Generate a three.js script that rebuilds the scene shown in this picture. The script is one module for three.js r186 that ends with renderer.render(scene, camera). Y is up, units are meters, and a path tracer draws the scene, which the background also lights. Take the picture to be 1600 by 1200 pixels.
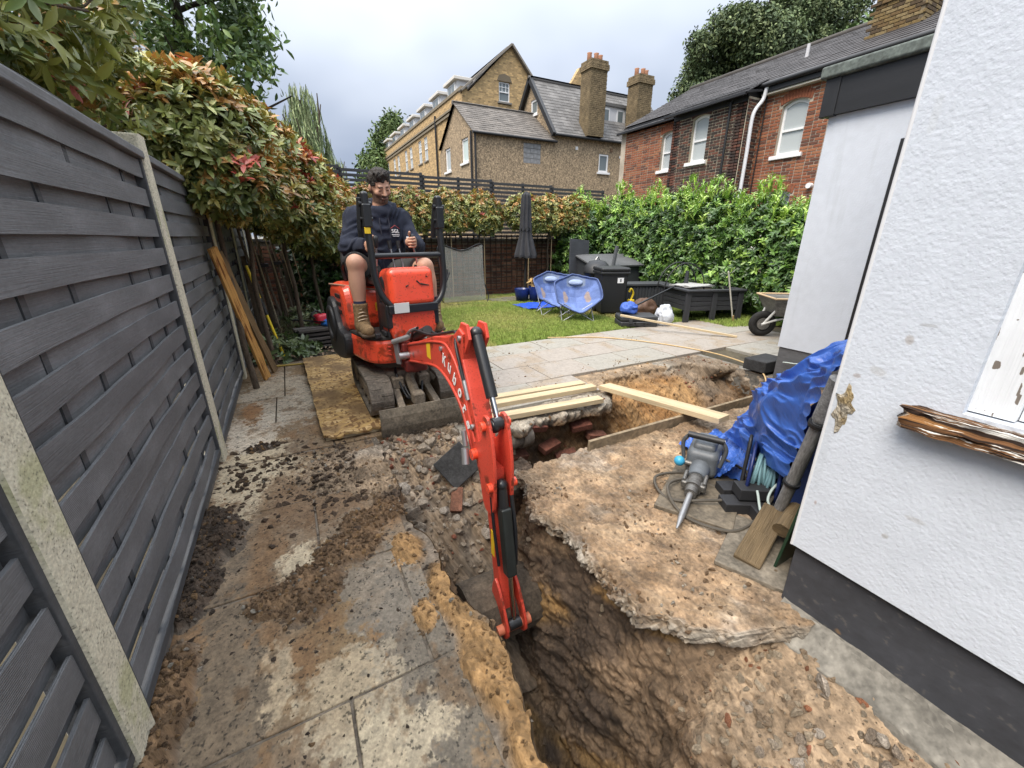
import * as THREE from 'three';
import { mergeGeometries, mergeVertices, toCreasedNormals } from 'three/addons/utils/BufferGeometryUtils.js';
import { RoundedBoxGeometry } from 'three/addons/geometries/RoundedBoxGeometry.js';
import { MarchingCubes } from 'three/addons/objects/MarchingCubes.js';
import { FontLoader } from 'three/addons/loaders/FontLoader.js';
import { TextGeometry } from 'three/addons/geometries/TextGeometry.js';
const font = await new FontLoader().loadAsync('fonts/droid/droid_sans_bold.typeface.json');

// ---------------------------------------------------------------- camera, sky, sun, exposure
const scene = new THREE.Scene();
const camera = new THREE.PerspectiveCamera(86.3, 4 / 3, 0.05, 400);
camera.rotation.order = 'YXZ';
camera.position.set(0, 1.45, 0);
camera.rotation.set(THREE.MathUtils.degToRad(-19.77), THREE.MathUtils.degToRad(-27.83), 0);
const renderer = new THREE.WebGLRenderer({ antialias: true });
renderer.toneMapping = THREE.LinearToneMapping;
renderer.toneMappingExposure = 3.4;
renderer.shadowMap.enabled = true;

// ---------------------------------------------------------------- noise and random numbers
const RNG = (s) => () => { s = (s + 0x6d2b79f5) | 0; let t = Math.imul(s ^ (s >>> 15), 1 | s); t = (t + Math.imul(t ^ (t >>> 7), 61 | t)) ^ t; return ((t ^ (t >>> 14)) >>> 0) / 4294967296; };
const PERM = new Uint8Array(512); { const r = RNG(7), p = [...Array(256).keys()]; for (let i = 255; i > 0; i--) { const j = Math.floor(r() * (i + 1)); const q = p[i]; p[i] = p[j]; p[j] = q; } for (let i = 0; i < 512; i++) PERM[i] = p[i & 255]; }
const fade = (t) => t * t * t * (t * (t * 6 - 15) + 10), lerp = (a, b, t) => a + (b - a) * t, clamp = (v, a = 0, b = 1) => Math.min(b, Math.max(a, v));
const smooth = (a, b, v) => { const t = clamp((v - a) / (b - a)); return t * t * (3 - 2 * t); };
function n3(x, y, z, P = 256) {           // value noise, -1..1, period P
  const X = Math.floor(x), Y = Math.floor(y), Z = Math.floor(z); x -= X; y -= Y; z -= Z;
  const u = x * x * (3 - 2 * x), v = y * y * (3 - 2 * y), w = z * z * (3 - 2 * z); let x0, x1, y0, y1, z0, z1;
  if (P === 256) { x0 = X & 255; x1 = (X + 1) & 255; y0 = Y & 255; y1 = (Y + 1) & 255; } else { x0 = (((X % P) + P) % P) & 255; x1 = ((((X + 1) % P) + P) % P) & 255; y0 = (((Y % P) + P) % P) & 255; y1 = ((((Y + 1) % P) + P) % P) & 255; }
  z0 = Z & 255; z1 = (Z + 1) & 255;
  const a = PERM[x0], b = PERM[x1], aa = PERM[a + y0], ab = PERM[a + y1], ba = PERM[b + y0], bb = PERM[b + y1];
  const p = PERM[aa + z0], q = PERM[ba + z0], r = PERM[ab + z0], s = PERM[bb + z0], p1 = PERM[aa + z1], q1 = PERM[ba + z1], r1 = PERM[ab + z1], s1 = PERM[bb + z1];
  const c0 = p + (q - p) * u, c1 = r + (s - r) * u, d0 = p1 + (q1 - p1) * u, d1 = r1 + (s1 - r1) * u, e0 = c0 + (c1 - c0) * v, e1 = d0 + (d1 - d0) * v;
  return (e0 + (e1 - e0) * w) / 127.5 - 1;
}
const fbm = (x, y, z, o = 4, g = 0.5) => { let s = 0, a = 1, t = 0; for (let i = 0; i < o; i++) { s += a * n3(x, y, z); t += a; a *= g; x *= 2.03; y *= 2.03; z *= 2.03; } return s / t; };
const tfbm = (u, v, P, o = 4, g = 0.5, s = 0) => { let r = 0, a = 1, t = 0, p = P; for (let i = 0; i < o; i++) { r += a * n3(u * p, v * p, s + i * 7.3, p); t += a; a *= g; p *= 2; } return r / t; };   // tiles over u, v in 0..1

// overcast sky: cool grey-blue towards the horizon, brighter cloud overhead
{
  const W = 1024, H = 512, d = new Float32Array(W * H * 4);
  for (let j = 0; j < H; j++) for (let i = 0; i < W; i++) {
    const el = ((j + 0.5) / H - 0.5) * Math.PI, az = (i + 0.5) / W * Math.PI * 2, ce = Math.cos(el);
    const dx = Math.cos(az) * ce, dy = Math.sin(el), dz = Math.sin(az) * ce, k = 1 / (Math.max(dy, 0) + 0.35);
    const c = fbm(dx * k * 1.1 + 3, dz * k * 1.1, 0.7, 5, 0.5), c2 = fbm(dx * k * 2.6, dz * k * 2.6 + 9, 4.2, 4, 0.5);
    const up = Math.max(dy, 0); let t = smooth(0.12, 0.7, dy) * 0.7 + 0.5 * c + 0.2 * c2 + 0.16; t = clamp(t);
    const lo = [0.12, 0.142, 0.185], hi = [0.315, 0.333, 0.362], q = (j * W + i) * 4;
    for (let n = 0; n < 3; n++) d[q + n] = dy < -0.02 ? [0.2, 0.19, 0.17][n] : lerp(lo[n], hi[n], t) * (1 + 2.0 * up * up);
    d[q + 3] = 1;
  }
  const sky = new THREE.DataTexture(d, W, H, THREE.RGBAFormat, THREE.FloatType);
  sky.mapping = THREE.EquirectangularReflectionMapping; sky.magFilter = sky.minFilter = THREE.LinearFilter; sky.needsUpdate = true;
  scene.background = sky; scene.environment = sky; scene.environmentIntensity = 1; scene.backgroundIntensity = 1;
}
const sun = new THREE.DirectionalLight(0xfff2e2, 1.35);
sun.position.set(-7, 13, -1); sun.target.position.set(1, 0, -4); sun.castShadow = true; sun.shadow.radius = 60;
sun.shadow.mapSize.set(2048, 2048); Object.assign(sun.shadow.camera, { left: -20, right: 20, top: 20, bottom: -20, near: 1, far: 60 });
scene.add(sun, sun.target);

// ---------------------------------------------------------------- helpers: geometry
const V = (x, y, z) => new THREE.Vector3(x, y, z);
const RAD = Math.PI / 180;
function norm(g) { const o = g.index ? g.toNonIndexed() : g; for (const k of Object.keys(o.attributes)) if (!['position', 'normal', 'uv', 'color'].includes(k)) o.deleteAttribute(k); if (!o.attributes.uv) o.setAttribute('uv', new THREE.BufferAttribute(new Float32Array(o.attributes.position.count * 2), 2)); return o; }
function merge(list) { const l = list.filter(Boolean).map(norm); const c = l.some((g) => g.attributes.color); if (c) for (const g of l) if (!g.attributes.color) g.setAttribute('color', new THREE.BufferAttribute(new Float32Array(g.attributes.position.count * 3).fill(1), 3)); return l.length === 1 ? l[0] : mergeGeometries(l); }
function boxUV(g, sx = 1, sy = sx, ox = 0, oy = 0, swap = false) {       // uv in metres from position and dominant normal
  if (g.index) g = g.toNonIndexed(); if (!g.attributes.normal) g.computeVertexNormals();
  const p = g.attributes.position, uv = new Float32Array(p.count * 2), a = V(), b = V(), c = V(), e = V(), f = V();
  for (let i = 0; i < p.count; i += 3) {
    a.fromBufferAttribute(p, i); b.fromBufferAttribute(p, i + 1); c.fromBufferAttribute(p, i + 2);
    const n = e.subVectors(b, a).cross(f.subVectors(c, a)), nx = Math.abs(n.x), ny = Math.abs(n.y), nz = Math.abs(n.z);
    [a, b, c].forEach((q, k) => { let u, v; if (nx >= ny && nx >= nz) { u = q.z; v = q.y; } else if (ny >= nz) { u = q.x; v = q.z; } else { u = q.x; v = q.y; } if (swap) [u, v] = [v, u]; uv[(i + k) * 2] = (u + ox) * sx; uv[(i + k) * 2 + 1] = (v + oy) * sy; });
  }
  g.setAttribute('uv', new THREE.BufferAttribute(uv, 2)); return g;
}
const bx = (x0, x1, y0, y1, z0, z1) => new THREE.BoxGeometry(x1 - x0, y1 - y0, z1 - z0).translate((x0 + x1) / 2, (y0 + y1) / 2, (z0 + z1) / 2);
function rb(x0, x1, y0, y1, z0, z1, r = 0.01, s = 2) { const w = Math.abs(x1 - x0), h = Math.abs(y1 - y0), d = Math.abs(z1 - z0); return new RoundedBoxGeometry(w, h, d, s, Math.min(r, w / 2.01, h / 2.01, d / 2.01)).translate((x0 + x1) / 2, (y0 + y1) / 2, (z0 + z1) / 2); }
function rod(a, b, r0, r1 = r0, seg = 10, open = false) {
  const A = Array.isArray(a) ? V(...a) : a, B = Array.isArray(b) ? V(...b) : b, d = B.clone().sub(A);
  return new THREE.CylinderGeometry(r1, r0, d.length(), seg, 1, open).applyQuaternion(new THREE.Quaternion().setFromUnitVectors(V(0, 1, 0), d.normalize())).translate((A.x + B.x) / 2, (A.y + B.y) / 2, (A.z + B.z) / 2);
}
function bar(a, b, w, h, r = 0.004, up = [0, 1, 0]) {      // a rounded bar from a to b: w across, h along up
  const A = V(...a), B = V(...b), d = B.clone().sub(A), L = d.length(), z = d.normalize(), x = V(...up).cross(z).normalize(), y = z.clone().cross(x);
  return new RoundedBoxGeometry(w, h, L, 1, Math.min(r, w / 2.1, h / 2.1)).applyMatrix4(new THREE.Matrix4().makeBasis(x, y, z).setPosition((A.x + B.x) / 2, (A.y + B.y) / 2, (A.z + B.z) / 2));
}
const tube = (pts, r, seg = 8, n = 0, closed = false) => new THREE.TubeGeometry(new THREE.CatmullRomCurve3(pts.map((p) => (Array.isArray(p) ? V(...p) : p)), closed), n || pts.length * 6, r, seg, closed);
const lathe = (prof, seg = 20) => new THREE.LatheGeometry(prof.map(([r, y]) => new THREE.Vector2(r, y)), seg);
function ext(pts, depth, bevel = 0.004, curve = false) {     // outline in x, y extruded along z, centred on z = 0
  const s = new THREE.Shape(); pts.forEach(([x, y], i) => (i ? s.lineTo(x, y) : s.moveTo(x, y)));
  return new THREE.ExtrudeGeometry(s, { depth: depth - 2 * bevel, bevelEnabled: bevel > 0, bevelThickness: bevel, bevelSize: bevel, bevelOffset: -bevel, bevelSegments: 2, steps: 1 }).translate(0, 0, -depth / 2 + bevel);
}
const extX = (pts, depth, bevel) => ext(pts.map(([z, y]) => [-z, y]), depth, bevel).rotateY(Math.PI / 2);      // outline in z, y extruded along x, centred on x = 0
function spline(pts, n = 6) { const c = new THREE.CatmullRomCurve3(pts.map(([x, y]) => V(x, y, 0)), true, 'centripetal'); return c.getPoints(pts.length * n).slice(0, -1).map((p) => [p.x, p.y]); }
function grid(nu, nv, fn, col) {           // fn(u, v) -> [x, y, z]; col(u, v, x, y, z) -> [r, g, b] linear
  const P = new Float32Array((nu + 1) * (nv + 1) * 3), C = col && new Float32Array(P.length), U = new Float32Array((nu + 1) * (nv + 1) * 2), I = [];
  for (let j = 0; j <= nv; j++) for (let i = 0; i <= nu; i++) {
    const k = j * (nu + 1) + i, p = fn(i / nu, j / nv, i, j); P.set(p, k * 3); U[k * 2] = i / nu; U[k * 2 + 1] = j / nv;
    if (col) C.set(col(i / nu, j / nv, p[0], p[1], p[2]), k * 3);
    if (i < nu && j < nv) I.push(k, k + 1, k + nu + 2, k, k + nu + 2, k + nu + 1);
  }
  const g = new THREE.BufferGeometry(); g.setAttribute('position', new THREE.BufferAttribute(P, 3)); g.setAttribute('uv', new THREE.BufferAttribute(U, 2));
  if (col) g.setAttribute('color', new THREE.BufferAttribute(C, 3)); g.setIndex(I); g.computeVertexNormals(); return g;
}
function displace(g, fn) { const p = g.attributes.position, n = g.attributes.normal; for (let i = 0; i < p.count; i++) { const d = fn(p.getX(i), p.getY(i), p.getZ(i)); p.setXYZ(i, p.getX(i) + n.getX(i) * d, p.getY(i) + n.getY(i) * d, p.getZ(i) + n.getZ(i) * d); } g.computeVertexNormals(); return g; }
function rockGeo(seed, det = 2, flat = 0.7, rough = 0.35) {        // an angular lump about 1 across
  const g = mergeVertices(new THREE.IcosahedronGeometry(0.5, det).deleteAttribute('normal').deleteAttribute('uv')), p = g.attributes.position, r = RNG(seed), cuts = [];
  for (let i = 0; i < 15; i++) cuts.push([V(r() - 0.5, r() - 0.5, r() - 0.5).normalize(), 0.22 + r() * 0.18]);
  for (let i = 0; i < p.count; i++) { const q = V().fromBufferAttribute(p, i); for (const [n, d] of cuts) { const e = q.dot(n); if (e > d) q.addScaledVector(n, (d - e) * 0.97); } q.multiplyScalar(1 + rough * 0.25 * fbm(q.x * 4 + seed, q.y * 4, q.z * 4, 3)); q.y *= flat; p.setXYZ(i, q.x, q.y, q.z); }
  const o = g.toNonIndexed(); o.computeVertexNormals(); return boxUV(toCreasedNormals(o, 0.3), 1);
}

// ---------------------------------------------------------------- helpers: objects
const taken = new Map();
const numbered = (n) => { const k = taken.get(n) || 0; taken.set(n, k + 1); return k ? n + '_' + String(k).padStart(3, '0') : n; };
const shade = (o) => { o.castShadow = o.receiveShadow = true; return o; };
function part(name, geo, mat, parent, label) { const m = shade(new THREE.Mesh(Array.isArray(geo) ? merge(geo) : geo, mat)); m.name = name; parent.add(m); if (label) m.userData.label = label; return m; }
function meta(o, label, category, group) { o.userData.label = label; o.userData.category = category; if (group) o.userData.group = group; return o; }
function thing(name, label, category, [x, y, z] = [0, 0, 0], turn = 0, group) { const o = new THREE.Group(); o.name = numbered(name); o.position.set(x, y, z); o.rotation.y = turn; scene.add(o); return meta(o, label, category, group); }
function solo(name, geo, mat, label, category, pos = [0, 0, 0], group) { const m = part(numbered(name), geo, mat, scene); m.position.set(...pos); return meta(m, label, category, group); }
function struct(name, geo, mat, parent = scene) { const m = part(parent === scene ? numbered(name) : name, geo, mat, parent); if (parent === scene) m.userData.kind = 'structure'; return m; }
function stuff(name, geo, mat, label, category, parent = scene) { const m = part(parent === scene ? numbered(name) : name, geo, mat, parent); m.userData.kind = 'stuff'; if (parent === scene) meta(m, label, category); return m; }
function copies(name, geo, mat, list, parent = scene, label, category) {     // list of [Matrix4, Color]
  const m = shade(new THREE.InstancedMesh(geo, mat, list.length)); m.name = parent === scene ? numbered(name) : name; m.userData.kind = 'stuff';
  list.forEach(([M, c], i) => { m.setMatrixAt(i, M); if (c) m.setColorAt(i, c); }); parent.add(m); if (label) meta(m, label, category); return m;
}
const TRS = (x, y, z, rx, ry, rz, sx, sy = sx, sz = sx) => new THREE.Matrix4().compose(V(x, y, z), new THREE.Quaternion().setFromEuler(new THREE.Euler(rx, ry, rz)), V(sx, sy, sz));
const lin = (r, g, b) => new THREE.Color().setRGB(r, g, b);

// ---------------------------------------------------------------- helpers: textures and materials
function tex(n, fn, rep = 1, srgb = true, h = n) {        // fn(u, v) -> [r, g, b] 0..1 (sRGB) or a number
  const d = new Uint8Array(n * h * 4);
  for (let j = 0; j < h; j++) for (let i = 0; i < n; i++) { let c = fn((i + 0.5) / n, (j + 0.5) / h); if (typeof c === 'number') c = [c, c, c];  const k = (j * n + i) * 4; d[k] = clamp(c[0]) * 255; d[k + 1] = clamp(c[1]) * 255; d[k + 2] = clamp(c[2]) * 255; d[k + 3] = 255; }
  const t = new THREE.DataTexture(d, n, h); t.wrapS = t.wrapT = THREE.RepeatWrapping; t.magFilter = t.minFilter = THREE.LinearFilter; t.repeat.set(rep, rep); if (srgb) t.colorSpace = THREE.SRGBColorSpace; t.needsUpdate = true; return t;
}
const again = (t, rx, ry = rx) => { const c = t.clone(); c.repeat.set(rx, ry); c.needsUpdate = true; return c; };
const T = {};
T.grain = tex(512, (u, v) => 0.5 + 0.5 * tfbm(u, v, 24, 4, 0.7), 1, false);
T.mottle = tex(512, (u, v) => 0.82 + 0.16 * tfbm(u, v, 4, 6, 0.62) + 0.06 * tfbm(u, v, 60, 2, 0.7, 5));
T.dirt = tex(1024, (u, v) => { const a = tfbm(u, v, 6, 7, 0.68), b = tfbm(u, v, 40, 3, 0.7, 9); return 0.72 + 0.26 * a + 0.2 * b; });
T.dirtBump = tex(1024, (u, v) => 0.5 + 0.4 * tfbm(u, v, 8, 7, 0.66, 3), 1, false);
T.woodGrain = tex(512, (u, v) => { const w = tfbm(u, v * 0.5 + 0.04 * tfbm(u, v, 2, 2), 3, 3, 0.5, 2); const s = n3(u * 3, v * 90, 1, 90) * 0.5 + n3(u * 6, v * 180, 4, 180) * 0.5; return 0.8 + 0.12 * w + 0.1 * s; });
T.woodBump = tex(512, (u, v) => 0.5 + 0.3 * n3(u * 4, v * 100, 1, 100) + 0.2 * n3(u * 8, v * 200, 6, 200), 1, false);
T.ribs = tex(256, (u, v) => 0.5 + 0.45 * Math.sin(v * Math.PI * 2 * 12) + 0.05 * tfbm(u, v, 8, 3), 1, false);
T.stucco = tex(1024, (u, v) => { const a = tfbm(u, v, 48, 3, 0.65, 2); return 0.5 + 0.5 * a; }, 1, false);
function M(r, g, b, rough = 0.8, o = {}) { const { phys, ...q } = o; const m = new (phys ? THREE.MeshPhysicalMaterial : THREE.MeshStandardMaterial)({ color: lin(r, g, b), roughness: rough, ...q }); return m; }
const mats = {
  black: M(0.012, 0.013, 0.015, 0.5, { bumpMap: T.grain, bumpScale: 0.0006 }),
  rubber: M(0.02, 0.019, 0.018, 0.85, { map: T.dirt, bumpMap: T.dirtBump, bumpScale: 0.004 }),
  steel: M(0.45, 0.45, 0.45, 0.3, { metalness: 1 }), chrome: M(0.75, 0.75, 0.76, 0.12, { metalness: 1 }),
  galv: M(0.42, 0.43, 0.44, 0.45, { metalness: 0.8, bumpMap: T.grain, bumpScale: 0.0004 }),
  white: M(0.75, 0.76, 0.77, 0.5), upvc: M(0.8, 0.81, 0.82, 0.35), concrete: M(0.34, 0.32, 0.28, 0.95, { map: T.dirt, bumpMap: T.dirtBump, bumpScale: 0.006 }),
  pine: M(0.8, 0.64, 0.4, 0.75, { map: T.woodGrain, bumpMap: T.woodBump, bumpScale: 0.001 }),
  oldwood: M(0.3, 0.19, 0.09, 0.85, { map: T.woodGrain, bumpMap: T.woodBump, bumpScale: 0.003 }),
  greyPlastic: M(0.035, 0.038, 0.043, 0.6, { bumpMap: T.grain, bumpScale: 0.0008 }),
  glass: M(0.8, 0.85, 0.85, 0.03, { phys: 1, transmission: 1, thickness: 0 }),
};
// ================================================================ GROUND, PAVING, TRENCH
const mixc = (a, b, t) => [lerp(a[0], b[0], t), lerp(a[1], b[1], t), lerp(a[2], b[2], t)];
const SOIL = { tan: [0.46, 0.335, 0.215], dark: [0.105, 0.072, 0.048], brown: [0.27, 0.165, 0.085], orange: [0.48, 0.285, 0.12], pale: [0.52, 0.46, 0.37], rubble: [0.54, 0.44, 0.33], grey: [0.27, 0.25, 0.22] };
mats.soil = M(1.1, 1.1, 1.1, 0.97, { vertexColors: true, map: T.dirt, bumpMap: T.dirtBump, bumpScale: 0.02 });
mats.stone = M(1.2, 1.2, 1.2, 0.95, { map: T.mottle, bumpMap: T.dirtBump, bumpScale: 0.03 });
const edgeL = (z) => 0.445 + 0.05 * n3(z * 2.2, 3, 1) + 0.03 * n3(z * 7, 8, 1) + 0.014 * n3(z * 22, 1, 4) - 0.09 * smooth(-1.5, -2.0, z);
const RT = [[-2.2, 1.2], [-2.0, 1.13], [-1.8, 1.02], [-1.63, 1.0], [-1.32, 1.06], [-1.1, 1.04], [-0.87, 1.06], [-0.72, 1.13], [-0.63, 1.26], [-0.56, 1.45], [-0.5, 1.55], [2, 1.55]];
const edgeR0 = (z) => { for (let i = 1; i < RT.length; i++) if (z <= RT[i][0]) { const [a, b] = [RT[i - 1], RT[i]]; return lerp(a[1], b[1], clamp((z - a[0]) / (b[0] - a[0]))); } return 1.55; };
const edgeR = (z) => edgeR0(z) + 0.03 * n3(z * 8, 5, 2) + 0.02 * n3(z * 21, 5, 7);
// clods and smears lying on the path: [x, z, rx, rz, colour, thickness]
const MUD = [[-0.12, -1.6, 0.2, 0.22, SOIL.brown, 0.03], [-0.28, -1.62, 0.12, 0.12, SOIL.brown, 0.02], [0.06, -1.83, 0.22, 0.16, SOIL.brown, 0.03], [-0.58, -2.2, 0.2, 0.3, SOIL.dark, 0.07], [-0.6, -1.85, 0.14, 0.25, SOIL.dark, 0.04],
  [-0.58, -1.32, 0.1, 0.3, SOIL.brown, 0.05], [-0.57, -0.95, 0.1, 0.25, SOIL.brown, 0.04], [0.14, -1.98, 0.18, 0.16, SOIL.brown, 0.025], [0.32, -2.1, 0.16, 0.2, SOIL.brown, 0.035], [0.36, -2.2, 0.14, 0.16, SOIL.dark, 0.05],
  [0.4, -1.3, 0.1, 0.3, SOIL.orange, 0.035], [0.43, -0.95, 0.13, 0.3, SOIL.orange, 0.04], [0.44, -0.6, 0.13, 0.3, SOIL.orange, 0.035], [0.3, -1.68, 0.12, 0.16, SOIL.orange, 0.03],
  [-0.38, -3.2, 0.14, 0.1, SOIL.dark, 0.035], [0.1, -2.6, 0.4, 0.4, SOIL.tan, 0.014], [0.33, -2.6, 0.25, 0.3, SOIL.rubble, 0.03], [0.27, -1.25, 0.07, 0.12, SOIL.orange, 0.02], [-0.05, -3.9, 0.25, 0.3, SOIL.tan, 0.008], [-0.47, -4.0, 0.14, 0.22, SOIL.tan, 0.006], [0.26, -2.4, 0.25, 0.3, SOIL.tan, 0.012]];
function mudAt(x, z) {
  let h = -0.003 - 0.006 * n3(x * 9, 2, z * 9), c = [0.27, 0.22, 0.165], top = 0;
  const w = 0.35 * fbm(x * 5, z * 5, 2, 4, 0.6);
  for (const [bx_, bz, rx, rz, col, th] of MUD) {
    const d = Math.hypot((x - bx_) / rx, (z - bz) / rz) + w, k = smooth(1.05, 0.35, d);
    if (k > 0) { const hh = k * th * (0.75 + 0.6 * fbm(x * 16, z * 16, 5, 4, 0.6)); if (hh > 0) h = Math.max(h, -0.012 + k * 0.017 + hh); if (k > 0.05) { c = mixc(c, col, Math.min(1, k * 1.6)); top = Math.max(top, k); } }
  }
  h += 0.013 * fbm(x * 34, z * 34, 1, 4, 0.6) * smooth(0, 0.4, top) + 0.006 * n3(x * 110, 3, z * 110) * smooth(0, 0.3, top);
  return [h, c, top];
}
const tint = (c, x, y, z, a = 0.35) => { const k = 1 + a * fbm(x * 9, y * 9, z * 9, 4, 0.6) + 0.25 * a * n3(x * 60, y * 60, z * 60); return [c[0] * k, c[1] * k, c[2] * k]; };
const uvXZ = (g, s = 2.1) => { const p = g.attributes.position, u = g.attributes.uv; for (let i = 0; i < p.count; i++) u.setXY(i, p.getX(i) * s + p.getY(i) * s * 0.6, p.getZ(i) * s + p.getY(i) * s * 0.7); return g; };

// the wide earth sheet, with the dug part left open
{
  const s = new THREE.Shape(); s.moveTo(-150, -150); s.lineTo(150, -150); s.lineTo(150, 150); s.lineTo(-150, 150);
  const h = new THREE.Path(); h.moveTo(-0.7, -0.95); h.lineTo(4.62, -0.95); h.lineTo(4.62, 3.62); h.lineTo(-0.7, 3.62); s.holes.push(h);
  const g = new THREE.ShapeGeometry(s).rotateX(-Math.PI / 2).translate(0, -0.035, 0);
  struct('ground', boxUV(g, 0.5), M(0.12, 0.1, 0.06, 0.95, { map: T.dirt }));
}
const pathTex = tex(1024, (u, v) => {         // staining of the path flags: x -0.7..0.6, z -5.7..0.8
  const x = -0.7 + u * 1.3, z = -5.7 + v * 6.5, w = 0.4 * fbm(x * 4, z * 4, 3, 5, 0.6), f = fbm(x * 30, z * 30, 8, 4, 0.7);
  let c = [0.46, 0.41, 0.35]; const blot = (bx_, bz, rx, rz, col, a, t0 = 0.5) => { const k = smooth(1.0, t0 + 0.28, Math.hypot((x - bx_) / rx, (z - bz) / rz) + w * 1.5 + f * 0.55) * a; c = mixc(c, col, k); };
  const q = smooth(-0.1, 0.5, fbm(x * 2.4 + 7, z * 2.4, 1, 4)); c = mixc(c, [0.45, 0.38, 0.29], q); c = mixc(c, [0.46, 0.36, 0.26], smooth(0.0, 0.5, fbm(x * 6 + 1, z * 3, 5, 5, 0.62)) * 0.75);
  blot(0.22, -1.0, 0.2, 0.55, [0.4, 0.385, 0.36], 0.85); blot(0.15, -1.5, 0.2, 0.25, [0.47, 0.45, 0.42], 0.8);
  const pale = [0.7, 0.66, 0.58]; blot(-0.14, -1.8, 0.17, 0.17, pale, 0.9); blot(-0.05, -1.07, 0.2, 0.22, pale, 0.65); blot(-0.3, -1.25, 0.12, 0.2, pale, 0.6); blot(0.02, -0.84, 0.25, 0.14, pale, 0.8); blot(-0.44, -2.9, 0.24, 0.7, pale, 0.85); blot(-0.47, -3.6, 0.25, 0.5, [0.72, 0.69, 0.65], 0.8); blot(-0.25, -4.3, 0.45, 0.8, [0.66, 0.64, 0.6], 0.7); blot(-0.2, -2.75, 0.3, 0.3, pale, 0.6);
  blot(-0.48, -4.0, 0.12, 0.3, [0.5, 0.37, 0.25], 0.9); blot(-0.1, -2.4, 0.3, 0.4, [0.44, 0.36, 0.28], 0.7); blot(-0.42, -1.1, 0.15, 0.8, [0.42, 0.38, 0.33], 0.9);
  const g1 = fbm(x * 110, z * 110, 2, 3, 0.75), k = 1 + 0.2 * f + 0.22 * g1; const pit = smooth(0.28, 0.5, fbm(x * 75, z * 75, 3, 3, 0.7)) * 0.45; c = mixc(c, [0.36, 0.28, 0.2], smooth(0.05, 0.45, fbm(x * 11 + 3, z * 9, 14, 5, 0.68)) * 0.55); return c.map((e) => e * k * (1 - pit));
}, 1, true, 2048);
pathTex.wrapS = pathTex.wrapT = THREE.ClampToEdgeWrapping;
mats.flag = M(1.06, 1.0, 0.9, 0.95, { map: pathTex, bumpMap: again(T.dirtBump, 2.6, 13), bumpScale: 0.014 });
{
  const path = new THREE.Group(); path.name = 'garden_path'; path.userData.kind = 'structure'; scene.add(path); const r = RNG(3);
  const rows = [1.0, 0.21, -0.43, -1.07, -1.71, -2.35, -2.99, -3.64, -4.27, -4.9, -5.52], cut = [-0.1, 0.22, -0.04, 0.24, -0.08, -0.04, 0.1, -0.29, -0.22, -0.22];
  for (let i = 0; i + 1 < rows.length; i++) {
    const z1 = rows[i] - 0.005, z0 = rows[i + 1] + 0.005, xe = i > 4 ? 0.36 + (i > 5 ? 0.25 : 0) : 0.33;
    for (const [a, b] of [[-0.62, cut[i] - 0.005], [cut[i] + 0.005, xe]]) if (b - a > 0.06) {
      const g = rb(a, b, -0.05, 0.001 + r() * 0.006, z0, z1, 0.006, 1), p = g.attributes.position, n = p.count, uv = new Float32Array(n * 2), tx = (r() - 0.5) * 0.008, tz = (r() - 0.5) * 0.006;
      for (let k = 0; k < n; k++) { uv[k * 2] = (p.getX(k) + 0.7) / 1.3; uv[k * 2 + 1] = (p.getZ(k) + 5.7) / 6.5; p.setY(k, p.getY(k) + (p.getX(k) - a) * tx + (p.getZ(k) - z0) * tz); }
      g.setAttribute('uv', new THREE.BufferAttribute(uv, 2)); part('paving_slab', g, mats.flag, path);
    }
  }
}
// mud trodden over the path, open between the flags
const mud = uvXZ(grid(170, 620, (u, v) => { const z = lerp(-3.2, 0.9, v), x = lerp(-0.66, edgeL(z), u); return [x, mudAt(x, z)[0], z]; }, (u, v, x, y, z) => tint(mudAt(x, z)[1], x, 0, z, 0.45)));
struct('mud', mud, mats.soil);

// trench running beside the house: swept along z
const bump3 = (x, y, z, a) => a * (fbm(x * 5, y * 5, z * 5, 3) * 1.0 + fbm(x * 15, y * 15, z * 15, 3) * 0.55 + Math.abs(n3(x * 38, y * 38, z * 38)) * 0.4 + Math.abs(n3(x * 75, y * 75, z * 75)) * 0.16);
function profile(pts, s) { let L = 0; const l = []; for (let i = 1; i < pts.length; i++) { const d = Math.hypot(pts[i][0] - pts[i - 1][0], pts[i][1] - pts[i - 1][1]); l.push(d); L += d; } let t = s * L; for (let i = 0; i < l.length; i++) { if (t <= l[i] || i === l.length - 1) { const k = clamp(t / l[i]); return [lerp(pts[i][0], pts[i + 1][0], k), lerp(pts[i][1], pts[i + 1][1], k)]; } t -= l[i]; } }
const lipL = (z) => { const x = edgeL(z); return [x, mudAt(x, z)[0]]; };
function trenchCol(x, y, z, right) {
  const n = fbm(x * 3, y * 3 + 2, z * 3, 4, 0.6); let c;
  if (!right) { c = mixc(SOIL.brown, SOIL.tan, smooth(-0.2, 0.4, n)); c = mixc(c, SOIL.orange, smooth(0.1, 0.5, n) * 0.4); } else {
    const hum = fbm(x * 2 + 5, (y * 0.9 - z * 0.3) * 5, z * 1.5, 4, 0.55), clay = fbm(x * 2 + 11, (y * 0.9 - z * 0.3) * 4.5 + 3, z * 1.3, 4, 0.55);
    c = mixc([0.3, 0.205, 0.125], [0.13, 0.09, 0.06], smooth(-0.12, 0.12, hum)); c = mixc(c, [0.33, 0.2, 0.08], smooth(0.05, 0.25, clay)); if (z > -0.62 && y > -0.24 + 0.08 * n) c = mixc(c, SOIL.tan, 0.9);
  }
  return tint(c, x, y, z, 0.55);
}
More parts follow.
